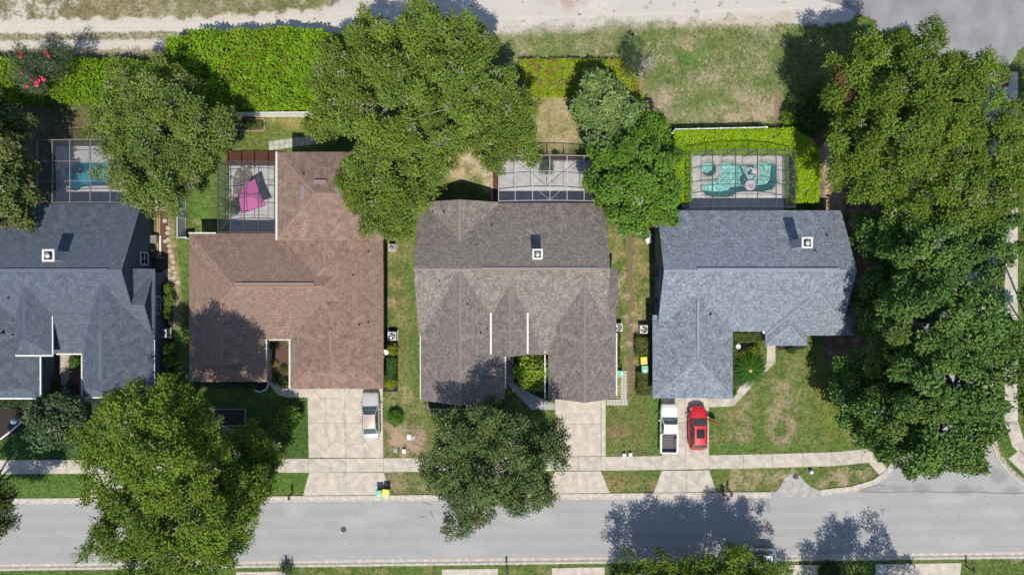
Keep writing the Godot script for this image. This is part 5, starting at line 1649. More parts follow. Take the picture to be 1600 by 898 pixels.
func fixtures() -> void:
	air_conditioner(253, 521, "air conditioner by the blue east wall of the first house")
	air_conditioner(611.5, 386, "small air conditioner on the grass beside the oak and the brown house", 0.6, 0.7)
	air_conditioner(612, 525, "air conditioner next to the satellite dish of the brown house")
	air_conditioner(967, 511.5, "air conditioner tucked under the right eave of the third house", 0.75)
	air_conditioner(1006.5, 514.5, "air conditioner north of the clipped shrubs by the slate house")
	bin_(591.5, 772, "bin with green lid on the kerb at the brown house drive", "green_plastic", 0.08)
	bin_(602, 770.5, "bin with yellow lid on the kerb at the brown house drive", "yellow_plastic", -0.12)
	bin_(1006.5, 563.5, "bin with yellow lid between two clipped shrubs beside the slate house", "yellow_plastic", 0.06)
	bin_(1008, 577, "bin with green lid between two clipped shrubs beside the slate house", "green_plastic", 0.04)
	bin_(969.5, 584, "bin with green lid on the white pavers of the third house", "green_plastic", PI / 2)
	mailbox(457, 769, "black mailbox on its post on the kerb left of the brown house drive")
	mailbox(1137.5, 764, "black mailbox on its post beside the standing person")
	mailbox(792, 886, "black mailbox on its post in the middle of the near kerb", PI)
	mailbox(1510, 884, "black mailbox on its post in the lawn at the lower right", PI)
	mailbox(447, 884, "black mailbox with a shrub at its foot on the near kerb at left", PI)
	meter_lid(639, 683, "white square meter lid in the bare lawn beside the round bush", "label_white", 0.42, 0.5)
	meter_lid(646, 684, "grey square meter lid beside the white one in the bare lawn", "concrete_grey", 0.4, 0.42)
	meter_lid(631.5, 704, "white meter lid with a dark half near the pavement", "label_white", 0.36, 0.42, 0.3)
	meter_lid(617.5, 704, "grey meter lid near the pavement left of the white one", "concrete_grey", 0.36, 0.4)
	meter_lid(623, 702, "small black meter lid between the two by the pavement", "ac_dark", 0.22, 0.26)
	meter_lid(975, 710, "left pale meter box on the pavement edge between two drives", "label_white", 0.32, 0.3, 0.35)
	meter_lid(984.5, 709, "right dark topped meter box on the pavement edge between two drives", "label_white", 0.34, 0.3, 0.35)
	# blue and white hydrant-like utility marker
	var c := P(1266, 736); 
	var o := thing("utility_marker", "blue and white utility marker in the verge near the drain", "utility marker", c)
	var st := begin()
	lathe(st, Vector3.ZERO, [[0.2, 0], [0.19, 0.4], [0.14, 0.5], [0.0, 0.53]], 14)
	put("body", st, M.label_white, o)
	st = begin()
	lathe(st, Vector3.ZERO, [[0.205, 0.15], [0.2, 0.36], [0.15, 0.37]], 14)
	put("band", st, M.blue_plastic, o)
	# satellite dish
	var d := P(601, 545, 2.3); d.y = 0
	o = thing("satellite_dish", "pale satellite dish on a mast beside the brown house wall", "satellite dish", d)
	st = begin()
	tube(st, [Vector3(0, 0, 0), Vector3(0, 2.0, 0), Vector3(0.0, 2.3, 0.12)], [0.035, 0.035, 0.03], 8)
	put("mast", st, M.grey_metal, o)
	st = begin()
	lathe(st, Vector3(0, 2.35, 0.25), [[0.0, 0.0], [0.22, 0.03], [0.40, 0.11], [0.41, 0.115], [0.40, 0.09], [0.2, 0.0]], 20, Basis(Vector3.RIGHT, 0.75))
	put("reflector", st, M.white_paint, o)
	st = begin()
	tube(st, [Vector3(0, 2.15, 0.5), Vector3(0.0, 2.45, 0.85), Vector3(-0.05, 2.6, 0.8)], [0.02, 0.02, 0.02], 6)
	ball(st, Vector3(-0.05, 2.65, 0.78), Vector3(0.06, 0.06, 0.09), 8, 6)
	put("feed_arm", st, M.grey_metal, o)
	# sunshade in the court of the brown house
	c = P(405, 308, 0.0)
	o = thing("sunshade", "large pink fabric sunshade inside the enclosure of the brown house", "sunshade", c)
	st = begin()
	tube(st, [Vector3(0, 0.05, 0), Vector3(0, 2.3, 0)], [0.03, 0.03], 8)
	put("pole", st, M.grey_metal, o)
	st = begin()
	var edge := [Vector3(-0.85, 2.0, -1.0), Vector3(0.35, 2.05, -1.65), Vector3(0.75, 2.0, -0.3), Vector3(1.45, 1.95, 1.15), Vector3(0.3, 2.0, 1.55), Vector3(-1.1, 1.95, 2.0), Vector3(-1.35, 2.0, 0.5)]
	for i in edge.size(): edge[i] = Vector3(edge[i].x * 0.92, edge[i].y, edge[i].z * 0.92)
	for i in edge.size():
		var p: Vector3 = edge[i]; var q: Vector3 = edge[(i + 1) % edge.size()]
		face(st, [Vector3(0, 2.38, 0.2), p, q], Vector3.UP)
		face(st, [p, q, q + Vector3.DOWN * 0.16, p + Vector3.DOWN * 0.16], (p + q) * Vector3(1, 0, 1))
	put("canopy", st, M.cloth_pink, o)
	# globes and bowls
	for g in [[22, 658, 0.30, "pale blue gazing globe in the curved bed at lower left", "blue_globe"], [1154, 541.5, 0.22, "white birdbath bowl in the bed of the slate house", "white_paint"]]:
		c = P(g[0], g[1], 0.7); c.y = 0
		if not M.has("blue_globe"): mat("blue_globe", 0.36, 0.52, 0.66, 0.2)
		o = thing("garden_globe" if g[2] > 0.25 else "birdbath", g[3], "garden ornament", c)
		st = begin()
		lathe(st, Vector3.ZERO, [[0.22, 0], [0.2, 0.06], [0.09, 0.15], [0.08, 0.5], [0.15, 0.58]], 14)
		put("pedestal", st, M.concrete_old, o)
		st = begin()
		if g[2] > 0.25: ball(st, Vector3(0, 0.8, 0), Vector3.ONE * g[2], 18, 12)
		else: lathe(st, Vector3.ZERO, [[0.05, 0.55], [g[2], 0.66], [g[2] + 0.03, 0.72], [g[2], 0.73], [g[2] * 0.6, 0.66], [0, 0.65]], 20)
		put("globe" if g[2] > 0.25 else "bowl", st, M[g[4]], o)
	# dark lounger shaped fire bowl on the bare soil
	c = P(697, 264)
	o = thing("fire_bowl", "small dark fire bowl on the bare soil under the big oak", "fire bowl", c)
	st = begin()
	lathe(st, Vector3.ZERO, [[0.0, 0.2], [0.3, 0.24], [0.44, 0.45], [0.46, 0.47], [0.40, 0.42], [0.2, 0.3], [0, 0.28]], 18)
	put("bowl", st, M.grey_metal, o)
	for k in 3:
		st = begin()
		var a := k * T / 3
		tube(st, [Vector3(cos(a) * 0.2, 0.28, sin(a) * 0.2), Vector3(cos(a) * 0.4, 0, sin(a) * 0.4)], [0.02, 0.02], 6)
		put("leg", st, M.black_metal, o)
	yard_clutter()

func garden_chair(px: float, py: float, label: String, m: String, turn: float, group := "") -> void:
	var o := thing("garden_chair", label, "chair", P(px, py), turn, group)
	for k in 5:
		var st := begin()
		box(st, Vector3(-0.2 + k * 0.1, 0.42, 0), Vector3(0.075, 0.025, 0.46))
		put("seat_slat", st, M[m], o)
		st = begin()
		box(st, Vector3(-0.2 + k * 0.1, 0.68, -0.27), Vector3(0.07, 0.48, 0.025), Basis(Vector3.RIGHT, -0.2))
		put("back_slat", st, M[m], o)
	for s in [-1.0, 1.0]:
		for g in [-1.0, 1.0]:
			var st := begin()
			tube(st, [Vector3(s * 0.24, 0, g * 0.24), Vector3(s * 0.23, 0.42, g * 0.21)], [0.02, 0.02], 6)
			put("leg", st, M[m], o)
		var st := begin()
		tube(st, [Vector3(s * 0.25, 0.42, 0.2), Vector3(s * 0.26, 0.62, 0.16), Vector3(s * 0.25, 0.64, -0.26)], [0.018, 0.018, 0.018], 6)
		put("armrest", st, M[m], o)

func yard_clutter() -> void:
	# strip of timber deck beside the first house
	for b in [[236, 328, 236, 366, "timber_grey"], [246, 330, 246, 400, "timber"], [249, 330, 249, 366, "timber"], [250, 368, 250, 398, "white_paint"], [238, 402, 255, 402, "timber"]]:
		var st := begin()
		beam(st, P(b[0], b[1], 0.08), P(b[2], b[3], 0.08), 0.16, 0.14)
		tag(put("garden_timber", st, M[b[4]]), {"236": "grey timber edging plank nearest the blue wall", "246": "long raw timber plank edging beside the blue wall", "249": "short raw timber plank right of the longer one", "250": "white painted plank edging the stepping stones", "238": "raw timber plank lying across the strip by the chairs"}[str(b[0])], "plank")
	var c := P(240, 374)
	var o := thing("storage_box", "tan storage box against the blue wall beside the planks", "storage box", c)
	var st := begin()
	box(st, Vector3(0, 0.3, 0), Vector3(1.1, 0.6, 0.75))
	put("body", st, M.stone_pale, o)
	st = begin()
	rbox(st, Vector3(0.22, 0.64, 0), Vector3(0.75, 0.08, 0.8), 0.03)
	put("lid", st, M.timber_grey, o)
	garden_chair(244, 407, "black slatted chair by the blue wall, nearer the storage box", "black_metal", 0.6)
	garden_chair(247, 418, "black slatted chair by the blue wall, nearer the window", "frame_grey", 2.2)
	garden_chair(1012, 377, "white slatted chair beside the slate wall, lower of two", "white_vinyl", 0.4)
	garden_chair(1013, 367, "white slatted chair beside the slate wall, upper of two", "white_vinyl", 2.5)
	c = P(240, 392)
	o = thing("plant_pot", "dark pot with a plant between box and chairs", "plant pot", c)
	st = begin()
	lathe(st, Vector3.ZERO, [[0.0, 0.0], [0.16, 0.0], [0.22, 0.32], [0.24, 0.32], [0.24, 0.36], [0.2, 0.36], [0.18, 0.3], [0, 0.3]], 14)
	put("pot", st, M.ac_dark, o)
	var spots := []
	for k in 40:
		var v := Vector3(rng.randfn(), absf(rng.randfn()), rng.randfn()).normalized()
		spots.append([Vector3(0, 0.4, 0) + v * 0.3, v, 1.0, tint(Vector3(0.03, 0.07, 0.03))])
	foliage("leaves", o, "tiny", spots)
	# bench on the porch of the brown house, seen past the white post
	c = P(400, 582)
	o = thing("porch_bench", "white bench at the porch corner of the brown house", "bench", c)
	for k in 4:
		st = begin(); box(st, Vector3(-0.05, 0.45, -0.2 + k * 0.13), Vector3(1.0, 0.03, 0.11)); put("seat_slat", st, M.white_paint, o)
	for s in [-0.45, 0.4]:
		st = begin(); box(st, Vector3(s, 0.22, 0), Vector3(0.07, 0.44, 0.5)); put("leg", st, M.white_paint, o)
	# curved white edging of two beds
	for e in [["white curved edging round the small bed by the brown house walk", [398, 610, 407, 612, 416, 608, 419, 600, 417, 592]], ["white curved edging of the bed at lower left", [-40, 690, 0, 686, 18, 672, 34, 658, 52, 650]]]:
		st = begin()
		for i in range(0, e[1].size() - 2, 2): beam(st, P(e[1][i], e[1][i + 1], 0.09), P(e[1][i + 2], e[1][i + 3], 0.09), 0.13, 0.16)
		tag(put("bed_edging", st, M.white_paint), e[0], "edging")
	for e in [["grey timber frame round the bed under the street oak", [333, 639, 383, 639, 383, 665, 333, 665, 333, 639], "timber_grey"], ["pale timber frame round the vegetable bed behind the brown house", [371, 186, 413, 186, 413, 204, 371, 204, 371, 186], "timber"], ["low pale kerb round the bed at the front of the third house", [668, 622, 668, 639, 720, 639, 800, 639], "stone_pale"]]:
		st = begin()
		for i in range(0, e[1].size() - 2, 2): beam(st, P(e[1][i], e[1][i + 1], 0.08), P(e[1][i + 2], e[1][i + 3], 0.08), 0.12, 0.15)
		tag(put("timber_border", st, M[e[2]]), e[0], "bed frame")
	# stones in the gravel of the court
	for k in 26:
		st = begin()
		var p := P(rnd(352, 392), rnd(262, 322))
		var r := rnd(0.12, 0.32)
		ball(st, Vector3(p.x, 0.09, p.z), Vector3(r, r * 0.5, r * rnd(0.6, 1.0)), 8, 5)
		tag(put("court_stone", st, M.gravel_grey if k % 3 else M.stone_pale), "rough stone lying on the court under the screen of the brown house", "stone", "stones on the screened court")

# ---------- vehicles: front towards -z ----------
func loft(st: SurfaceTool, stations: Array) -> void:      # stations: [z, half width, shoulder y, crown y, bottom y]
	var rings := []
	for s in stations:
		var w: float = s[1]; var y: float = s[2]; var c: float = s[3]; var b: float = s[4]
		var half := [[0.0, c], [0.45, c - (c - y) * 0.12], [0.78, c - (c - y) * 0.5], [0.93, y], [1.0, y - (y - b) * 0.25], [1.0, y - (y - b) * 0.55], [0.96, y - (y - b) * 0.85], [0.86, b]]
		var ring := []
		for k in half.size(): ring.append(Vector3(half[k][0] * w, half[k][1], s[0]))
		for k in range(half.size() - 1, 0, -1): ring.append(Vector3(-half[k][0] * w, half[k][1], s[0]))
		rings.append(ring)
	var n: int = rings[0].size()
	st.set_smooth_group(0)
	for i in rings.size() - 1:
		for k in n:
			var j := (k + 1) % n
			for v in [rings[i][k], rings[i + 1][k], rings[i + 1][j], rings[i][k], rings[i + 1][j], rings[i][j]]: st.add_vertex(v)
	for e in [[rings[0], true], [rings[-1], false]]:
		var r: Array = e[0]
		for k in range(1, n - 1):
			for v in ([r[0], r[k], r[k + 1]] if e[1] else [r[0], r[k + 1], r[k]]): st.add_vertex(v)
	st.generate_normals()

func bowed(st: SurfaceTool, a: Vector3, b: Vector3, c: Vector3, d: Vector3, lift: Vector3, n := 6) -> void:      # a pane a-b-c-d bulging by lift
	var p := func(u: float, v: float) -> Vector3: return a.lerp(b, u).lerp(d.lerp(c, u), v) + lift * (4.0 * u * (1.0 - u)) * (0.4 + 2.4 * v * (1.0 - v))
	var q := func(u: float, v: float) -> Vector3:
		var x: Vector3 = p.call(u + 0.02, v) - p.call(u - 0.02, v)
		var y: Vector3 = p.call(u, v + 0.02) - p.call(u, v - 0.02)
		var m := x.cross(y).normalized()
		return m if m.dot(lift) >= 0 else -m
	for i in n:
		for j in n:
			var u0 := float(i) / n; var u1 := float(i + 1) / n; var v0 := float(j) / n; var v1 := float(j + 1) / n
			smooth4(st, p.call(u0, v0), p.call(u1, v0), p.call(u1, v1), p.call(u0, v1), q.call(u0, v0), q.call(u1, v0), q.call(u1, v1), q.call(u0, v1))

func wheels(o: Node, x: float, zs: Array, r: float) -> void:
	for z in zs:
		for s in [-1.0, 1.0]:
			var st := begin()
			lathe(st, Vector3(s * (x - 0.1), r, z), [[0.0, -0.11], [r * 0.6, -0.11], [r * 0.9, -0.105], [r, -0.07], [r, 0.07], [r * 0.9, 0.105], [r * 0.62, 0.11]], 22, Basis(Vector3.FORWARD, PI / 2 * s))
			var w := put("wheel", st, M.tyre, o)
			st = begin()
			lathe(st, Vector3(s * (x - 0.1), r, z), [[r * 0.62, 0.105], [r * 0.5, 0.08], [r * 0.2, 0.1], [0.0, 0.105]], 12, Basis(Vector3.FORWARD, PI / 2 * s))
			put("rim", st, M.steel, w)

# cabin: belt line y, roof y; windscreen foot/top z, rear window top/foot z; half widths at belt and roof
func cabin(o: Node, paint: String, roof_paint: String, belt: float, roof: float, z: Array, wb: float, wr: float) -> void:
	var zb0: float = z[0]; var zr0: float = z[1]; var zr1: float = z[2]; var zb1: float = z[3]
	var A := Vector3(-wb * 0.92, belt, zb0); var B := Vector3(wb * 0.92, belt, zb0); var C := Vector3(wr, roof - 0.05, zr0); var D := Vector3(-wr, roof - 0.05, zr0)
	var st := begin()
	bowed(st, A, B, C, D, Vector3(0, 0.05, -0.09))
	put("windscreen", st, M.car_glass, o)
	var E := Vector3(-wr, roof - 0.05, zr1); var F := Vector3(wr, roof - 0.05, zr1); var G := Vector3(wb * 0.9, belt, zb1); var I := Vector3(-wb * 0.9, belt, zb1)
	st = begin()
	bowed(st, E, F, G, I, Vector3(0, 0.05, 0.07))
	put("rear_window", st, M.car_glass, o)
	st = begin()
	bowed(st, D, C, F, E, Vector3(0, 0.055, 0))
	put("roof", st, M[roof_paint], o)
	for s in [-1.0, 1.0]:
		st = begin()
		var a := Vector3(s * wb, belt, zb0); var d := Vector3(s * wr, roof - 0.05, zr0); var f := Vector3(s * wr, roof - 0.05, zr1); var g := Vector3(s * wb, belt, zb1)
		face(st, [a + Vector3(0, 0, 0.1), d + Vector3(0, -0.02, 0.1), f + Vector3(0, -0.02, -0.08), g + Vector3(0, 0, -0.1)], Vector3(s, 0.4, 0))
		put("side_window", st, M.car_glass, o)
		st = begin()
		tube(st, [a, d, d.lerp(f, 0.5) + Vector3(0, 0.01, 0), f, g], [0.045, 0.04, 0.035, 0.04, 0.05], 7)
		put("pillar", st, M[paint], o)
		st = begin()
		var m := a.lerp(g, 0.52); var t := d.lerp(f, 0.48)
		tube(st, [m + Vector3(s * 0.005, 0, 0), t + Vector3(s * 0.005, 0, 0)], [0.03, 0.03], 6)
		put("pillar", st, M.ac_dark, o)
	# interior floor and seats seen through the glass
	st = begin()
	box(st, Vector3(0, belt - 0.12, (zb0 + zb1) * 0.5), Vector3(wb * 1.6, 0.04, (zb1 - zb0) * 0.8))
	for s in [-1.0, 1.0]: rbox(st, Vector3(s * wb * 0.45, belt + 0.1, lerpf(zr0, zr1, 0.35)), Vector3(0.45, 0.5, 0.16), 0.06)
	put("seats", st, M.ac_dark, o)

func mirrors(o: Node, paint: String, x: float, y: float, z: float) -> void:
	for s in [-1.0, 1.0]:
		var st := begin()
		ball(st, Vector3(s * (x + 0.1), y, z), Vector3(0.11, 0.08, 0.07), 10, 6)
		put("mirror", st, M[paint], o)

func lamps(o: Node, x: float, y: float, zf: float, zr: float) -> void:
	for s in [-1.0, 1.0]:
		var st := begin()
		ball(st, Vector3(s * x, y, zf), Vector3(0.2, 0.08, 0.16), 10, 6)
		put("headlight", st, M.lamp_glass, o)
		st = begin()
		ball(st, Vector3(s * x * 1.02, y + 0.12, zr), Vector3(0.14, 0.1, 0.1), 10, 6)
		put("tail_light", st, M.tail_red, o)

func car_place(called: String, label: String, category: String, px: float, py: float, h: float, turn := 0.0) -> Node3D:
	var c := P(px, py, h); c.y = 0.05
	return thing(called, label, category, c, turn, "vehicles parked on the drives")

func sedan() -> void:
	var o := car_place("sedan", "silver sedan with a champagne roof on the brown house drive", "car", 578.5, 650, 0.8, 0.025)
	var st := begin()
	loft(st, [[-2.36, 0.62, 0.50, 0.56, 0.28], [-2.28, 0.76, 0.60, 0.67, 0.22], [-1.95, 0.86, 0.68, 0.78, 0.2], [-1.2, 0.89, 0.78, 0.90, 0.2], [-0.95, 0.90, 0.82, 0.94, 0.2], [0.9, 0.90, 0.86, 0.95, 0.2], [1.6, 0.89, 0.88, 0.98, 0.2], [2.05, 0.85, 0.86, 0.96, 0.24], [2.28, 0.76, 0.76, 0.86, 0.3], [2.36, 0.64, 0.62, 0.66, 0.36]])
	put("body", st, M.silver_paint, o)
	cabin(o, "silver_paint", "champagne_paint", 0.90, 1.44, [-1.0, -0.28, 1.12, 1.75], 0.80, 0.58)
	mirrors(o, "silver_paint", 0.88, 0.95, -0.72)
	lamps(o, 0.62, 0.62, -2.14, 2.2)
	wheels(o, 0.90, [-1.42, 1.38], 0.32)
	st = begin(); box(st, Vector3(0, 0.56, -2.345), Vector3(0.7, 0.12, 0.05)); put("grille", st, M.ac_dark, o)
	st = begin(); box(st, Vector3(0, 0.62, 2.36), Vector3(0.35, 0.14, 0.02)); put("number_plate", st, M.label_white, o)

func suv(called: String, label: String, px: float, py: float, paint: String, turn: float, door: bool) -> void:
	var o := car_place(called, label, "car", px, py, 1.0, turn)
	var st := begin()
	loft(st, [[-2.20, 0.38, 0.62, 0.70, 0.34], [-2.12, 0.60, 0.72, 0.80, 0.28], [-1.92, 0.75, 0.82, 0.92, 0.25], [-1.6, 0.84, 0.89, 1.01, 0.25], [-1.15, 0.90, 0.96, 1.08, 0.25], [-0.9, 0.92, 0.98, 1.10, 0.25], [1.2, 0.92, 1.00, 1.08, 0.25], [1.8, 0.90, 0.98, 1.08, 0.28], [2.05, 0.80, 0.88, 1.0, 0.34], [2.16, 0.68, 0.80, 0.88, 0.38], [2.22, 0.52, 0.70, 0.76, 0.42]])
	put("body", st, M[paint], o)
	cabin(o, paint, paint, 1.06, 1.66, [-1.02, -0.38, 1.50, 1.98], 0.83, 0.62)
	st = begin()
	bowed(st, Vector3(-0.40, 1.655, -0.05), Vector3(0.40, 1.655, -0.05), Vector3(0.40, 1.655, 0.85), Vector3(-0.40, 1.655, 0.85), Vector3(0, 0.05, 0))
	put("sunroof", st, M.pane_dark, o)
	for s in [-1.0, 1.0]:
		st = begin()
		tube(st, [Vector3(s * 0.60, 1.64, -0.2), Vector3(s * 0.60, 1.72, 0.0), Vector3(s * 0.60, 1.72, 1.3), Vector3(s * 0.60, 1.64, 1.5)], [0.02, 0.02, 0.02, 0.02], 6)
		put("roof_rail", st, M.black_metal, o)
	mirrors(o, paint if not door else "black_metal", 0.90, 1.1, -0.75)
	lamps(o, 0.60, 0.78, -1.86, 2.0)
	wheels(o, 0.92, [-1.32, 1.32], 0.36)
	st = begin(); box(st, Vector3(0, 0.68, -2.19), Vector3(0.75, 0.16, 0.05)); put("grille", st, M.ac_dark, o)
	if door:      # front right door standing open
		var dn := begin()
		var b := Basis(Vector3.UP, 1.12)
		var hinge := Vector3(0.93, 0.68, -0.95)
		box(dn, hinge + b * Vector3(0, 0, 0.55), Vector3(0.08, 0.62, 1.05), b)
		beam(dn, hinge + b * Vector3(0, 0.32, 0.15), hinge + b * Vector3(-0.06, 0.78, 0.5), 0.05, 0.05)
		beam(dn, hinge + b * Vector3(-0.06, 0.78, 0.5), hinge + b * Vector3(-0.06, 0.78, 1.0), 0.05, 0.05)
		beam(dn, hinge + b * Vector3(-0.06, 0.78, 1.0), hinge + b * Vector3(0, 0.32, 1.05), 0.05, 0.05)
		var d := put("open_door", dn, M[paint], o)
		dn = begin()
		face(dn, [hinge + b * Vector3(0, 0.32, 0.17), hinge + b * Vector3(-0.06, 0.76, 0.5), hinge + b * Vector3(-0.06, 0.76, 1.0), hinge + b * Vector3(0, 0.32, 1.03)], b * Vector3.RIGHT)
		put("pane", dn, M.car_glass, d)
		dn = begin()
		box(dn, hinge + b * Vector3(-0.05, 0, 0.55), Vector3(0.03, 0.55, 0.95), b)
		put("lining", dn, M.ac_dark, d)

func pickup() -> void:
	var o := car_place("pickup_truck", "white pickup truck with a dark empty bed on the slate house drive", "truck", 1046, 669.5, 1.0, -0.01)
	var st := begin()
	loft(st, [[-2.42, 0.66, 0.80, 0.88, 0.42], [-2.34, 0.78, 0.92, 1.0, 0.34], [-1.9, 0.86, 1.0, 1.09, 0.32], [-1.1, 0.88, 1.06, 1.15, 0.32], [0.42, 0.88, 1.08, 1.14, 0.32], [0.52, 0.84, 1.04, 1.08, 0.36]])
	put("body", st, M.truck_white, o)
	cabin(o, "truck_white", "truck_white", 1.10, 1.70, [-1.16, -0.55, 0.36, 0.52], 0.82, 0.66)
	st = begin()
	for s in [-1.0, 1.0]:
		rbox(st, Vector3(s * 0.81, 0.76, 1.48), Vector3(0.16, 0.66, 1.9), 0.035)
	put("bed_side", st, M.truck_white, o)
	st = begin(); rbox(st, Vector3(0, 0.78, 2.40), Vector3(1.46, 0.6, 0.09), 0.02); put("tailgate", st, M.truck_white, o)
	st = begin(); rbox(st, Vector3(0, 0.55, 2.50), Vector3(1.7, 0.18, 0.14), 0.03); put("bumper", st, M.chrome, o)
	st = begin(); box(st, Vector3(0, 0.56, 1.45), Vector3(1.46, 0.06, 1.8))
	for k in 9: box(st, Vector3(-0.6 + k * 0.15, 0.595, 1.45), Vector3(0.06, 0.02, 1.78))
	put("bed_floor", st, M.bed_liner, o)
	st = begin(); box(st, Vector3(0, 0.85, 0.56), Vector3(1.46, 0.54, 0.04))
	for s in [-1.0, 1.0]: box(st, Vector3(s * 0.64, 0.72, 1.35), Vector3(0.16, 0.26, 0.75))
	put("bed_liner", st, M.bed_liner, o)
	mirrors(o, "truck_white", 0.92, 1.16, -0.86)
	lamps(o, 0.64, 0.84, -2.26, 2.36)
	wheels(o, 0.88, [-1.5, 1.45], 0.37)
	st = begin(); box(st, Vector3(0, 0.78, -2.40), Vector3(0.9, 0.2, 0.05)); put("grille", st, M.chrome, o)

func vehicles() -> void:
	sedan()
	pickup()
	suv("red_suv", "red car with a dark sunroof and its front right door open", 1092, 669, "red_paint", 0.0, true)
	suv("white_car", "white car on the first drive, nearly hidden under the huge street oak", 221, 648, "car_white", 0.0, false)
	suv("white_car", "white car under the low tree at the near kerb", 1180, 873, "car_white", PI / 2, false)

# ---------- the person at the mailbox ----------
func field_mesh(bones: Array, cell: float, blend: float, st: SurfaceTool) -> void:      # bones: [a, b, ra, rb]; smooth union meshed as surface nets
	var lo := Vector3.INF; var hi := -Vector3.INF
	for b in bones:
		var m: float = maxf(b[2], b[3]) + cell * 3
		lo = lo.min(b[0] - Vector3.ONE * m).min(b[1] - Vector3.ONE * m); hi = hi.max(b[0] + Vector3.ONE * m).max(b[1] + Vector3.ONE * m)
	var n := Vector3i(((hi - lo) / cell).ceil()) + Vector3i.ONE
	var f := PackedFloat32Array(); f.resize(n.x * n.y * n.z); f.fill(1.0)
	for b in bones:
		var m: float = maxf(b[2], b[3]) + cell * 3 + blend
		var l: Vector3 = ((b[0].min(b[1]) - Vector3.ONE * m - lo) / cell).floor().clamp(Vector3.ZERO, Vector3(n - Vector3i.ONE))
		var u: Vector3 = ((b[0].max(b[1]) + Vector3.ONE * m - lo) / cell).ceil().clamp(Vector3.ZERO, Vector3(n - Vector3i.ONE))
		var d: Vector3 = b[1] - b[0]
		var dd := maxf(d.length_squared(), 1e-6)
		for z in range(int(l.z), int(u.z) + 1):
			for y in range(int(l.y), int(u.y) + 1):
				for x in range(int(l.x), int(u.x) + 1):
					var p := lo + Vector3(x, y, z) * cell
					var t := clampf((p - b[0]).dot(d) / dd, 0, 1)
					var v: float = p.distance_to(b[0] + d * t) - lerpf(b[2], b[3], t)
					var k := (z * n.y + y) * n.x + x
					var w := f[k]
					var h := clampf(0.5 + 0.5 * (w - v) / blend, 0, 1)
					f[k] = lerpf(w, v, h) - blend * h * (1.0 - h)
	var at := {}
	var verts := PackedVector3Array(); var norms := PackedVector3Array()
	for z in n.z - 1:
		for y in n.y - 1:
			for x in n.x - 1:
				var s := Vector3.ZERO; var c := 0
				var val := []
				var k := (z * n.y + y) * n.x + x
				for q in 8: val.append(f[k + (q & 1) + ((q >> 1) & 1) * n.x + ((q >> 2) & 1) * n.x * n.y])
				if (val.max() < 0.0) or (val.min() >= 0.0): continue
				for e in [[0, 1], [2, 3], [4, 5], [6, 7], [0, 2], [1, 3], [4, 6], [5, 7], [0, 4], [1, 5], [2, 6], [3, 7]]:
					var a: float = val[e[0]]; var b: float = val[e[1]]
					if (a < 0) != (b < 0):
						var t := a / (a - b)
						var pa := Vector3(e[0] & 1, (e[0] >> 1) & 1, (e[0] >> 2) & 1); var pb := Vector3(e[1] & 1, (e[1] >> 1) & 1, (e[1] >> 2) & 1)
						s += pa.lerp(pb, t); c += 1
				at[k] = verts.size()
				verts.append(lo + (Vector3(x, y, z) + s / c) * cell)
				norms.append(Vector3(val[1] + val[3] + val[5] + val[7] - val[0] - val[2] - val[4] - val[6], val[2] + val[3] + val[6] + val[7] - val[0] - val[1] - val[4] - val[5], val[4] + val[5] + val[6] + val[7] - val[0] - val[1] - val[2] - val[3]).normalized())
	var stp := [1, n.x, n.x * n.y]
	for k in at:
		for ax in 3:
			var u: int = stp[(ax + 1) % 3]; var v: int = stp[(ax + 2) % 3]
			if (f[k] < 0) == (f[k + stp[ax]] < 0): continue
			if not (at.has(k - u) and at.has(k - v) and at.has(k - u - v)): continue
			var q := [at[k], at[k - u], at[k - u - v], at[k - v]]
			smooth4(st, verts[q[0]], verts[q[1]], verts[q[2]], verts[q[3]], norms[q[0]], norms[q[1]], norms[q[2]], norms[q[3]])

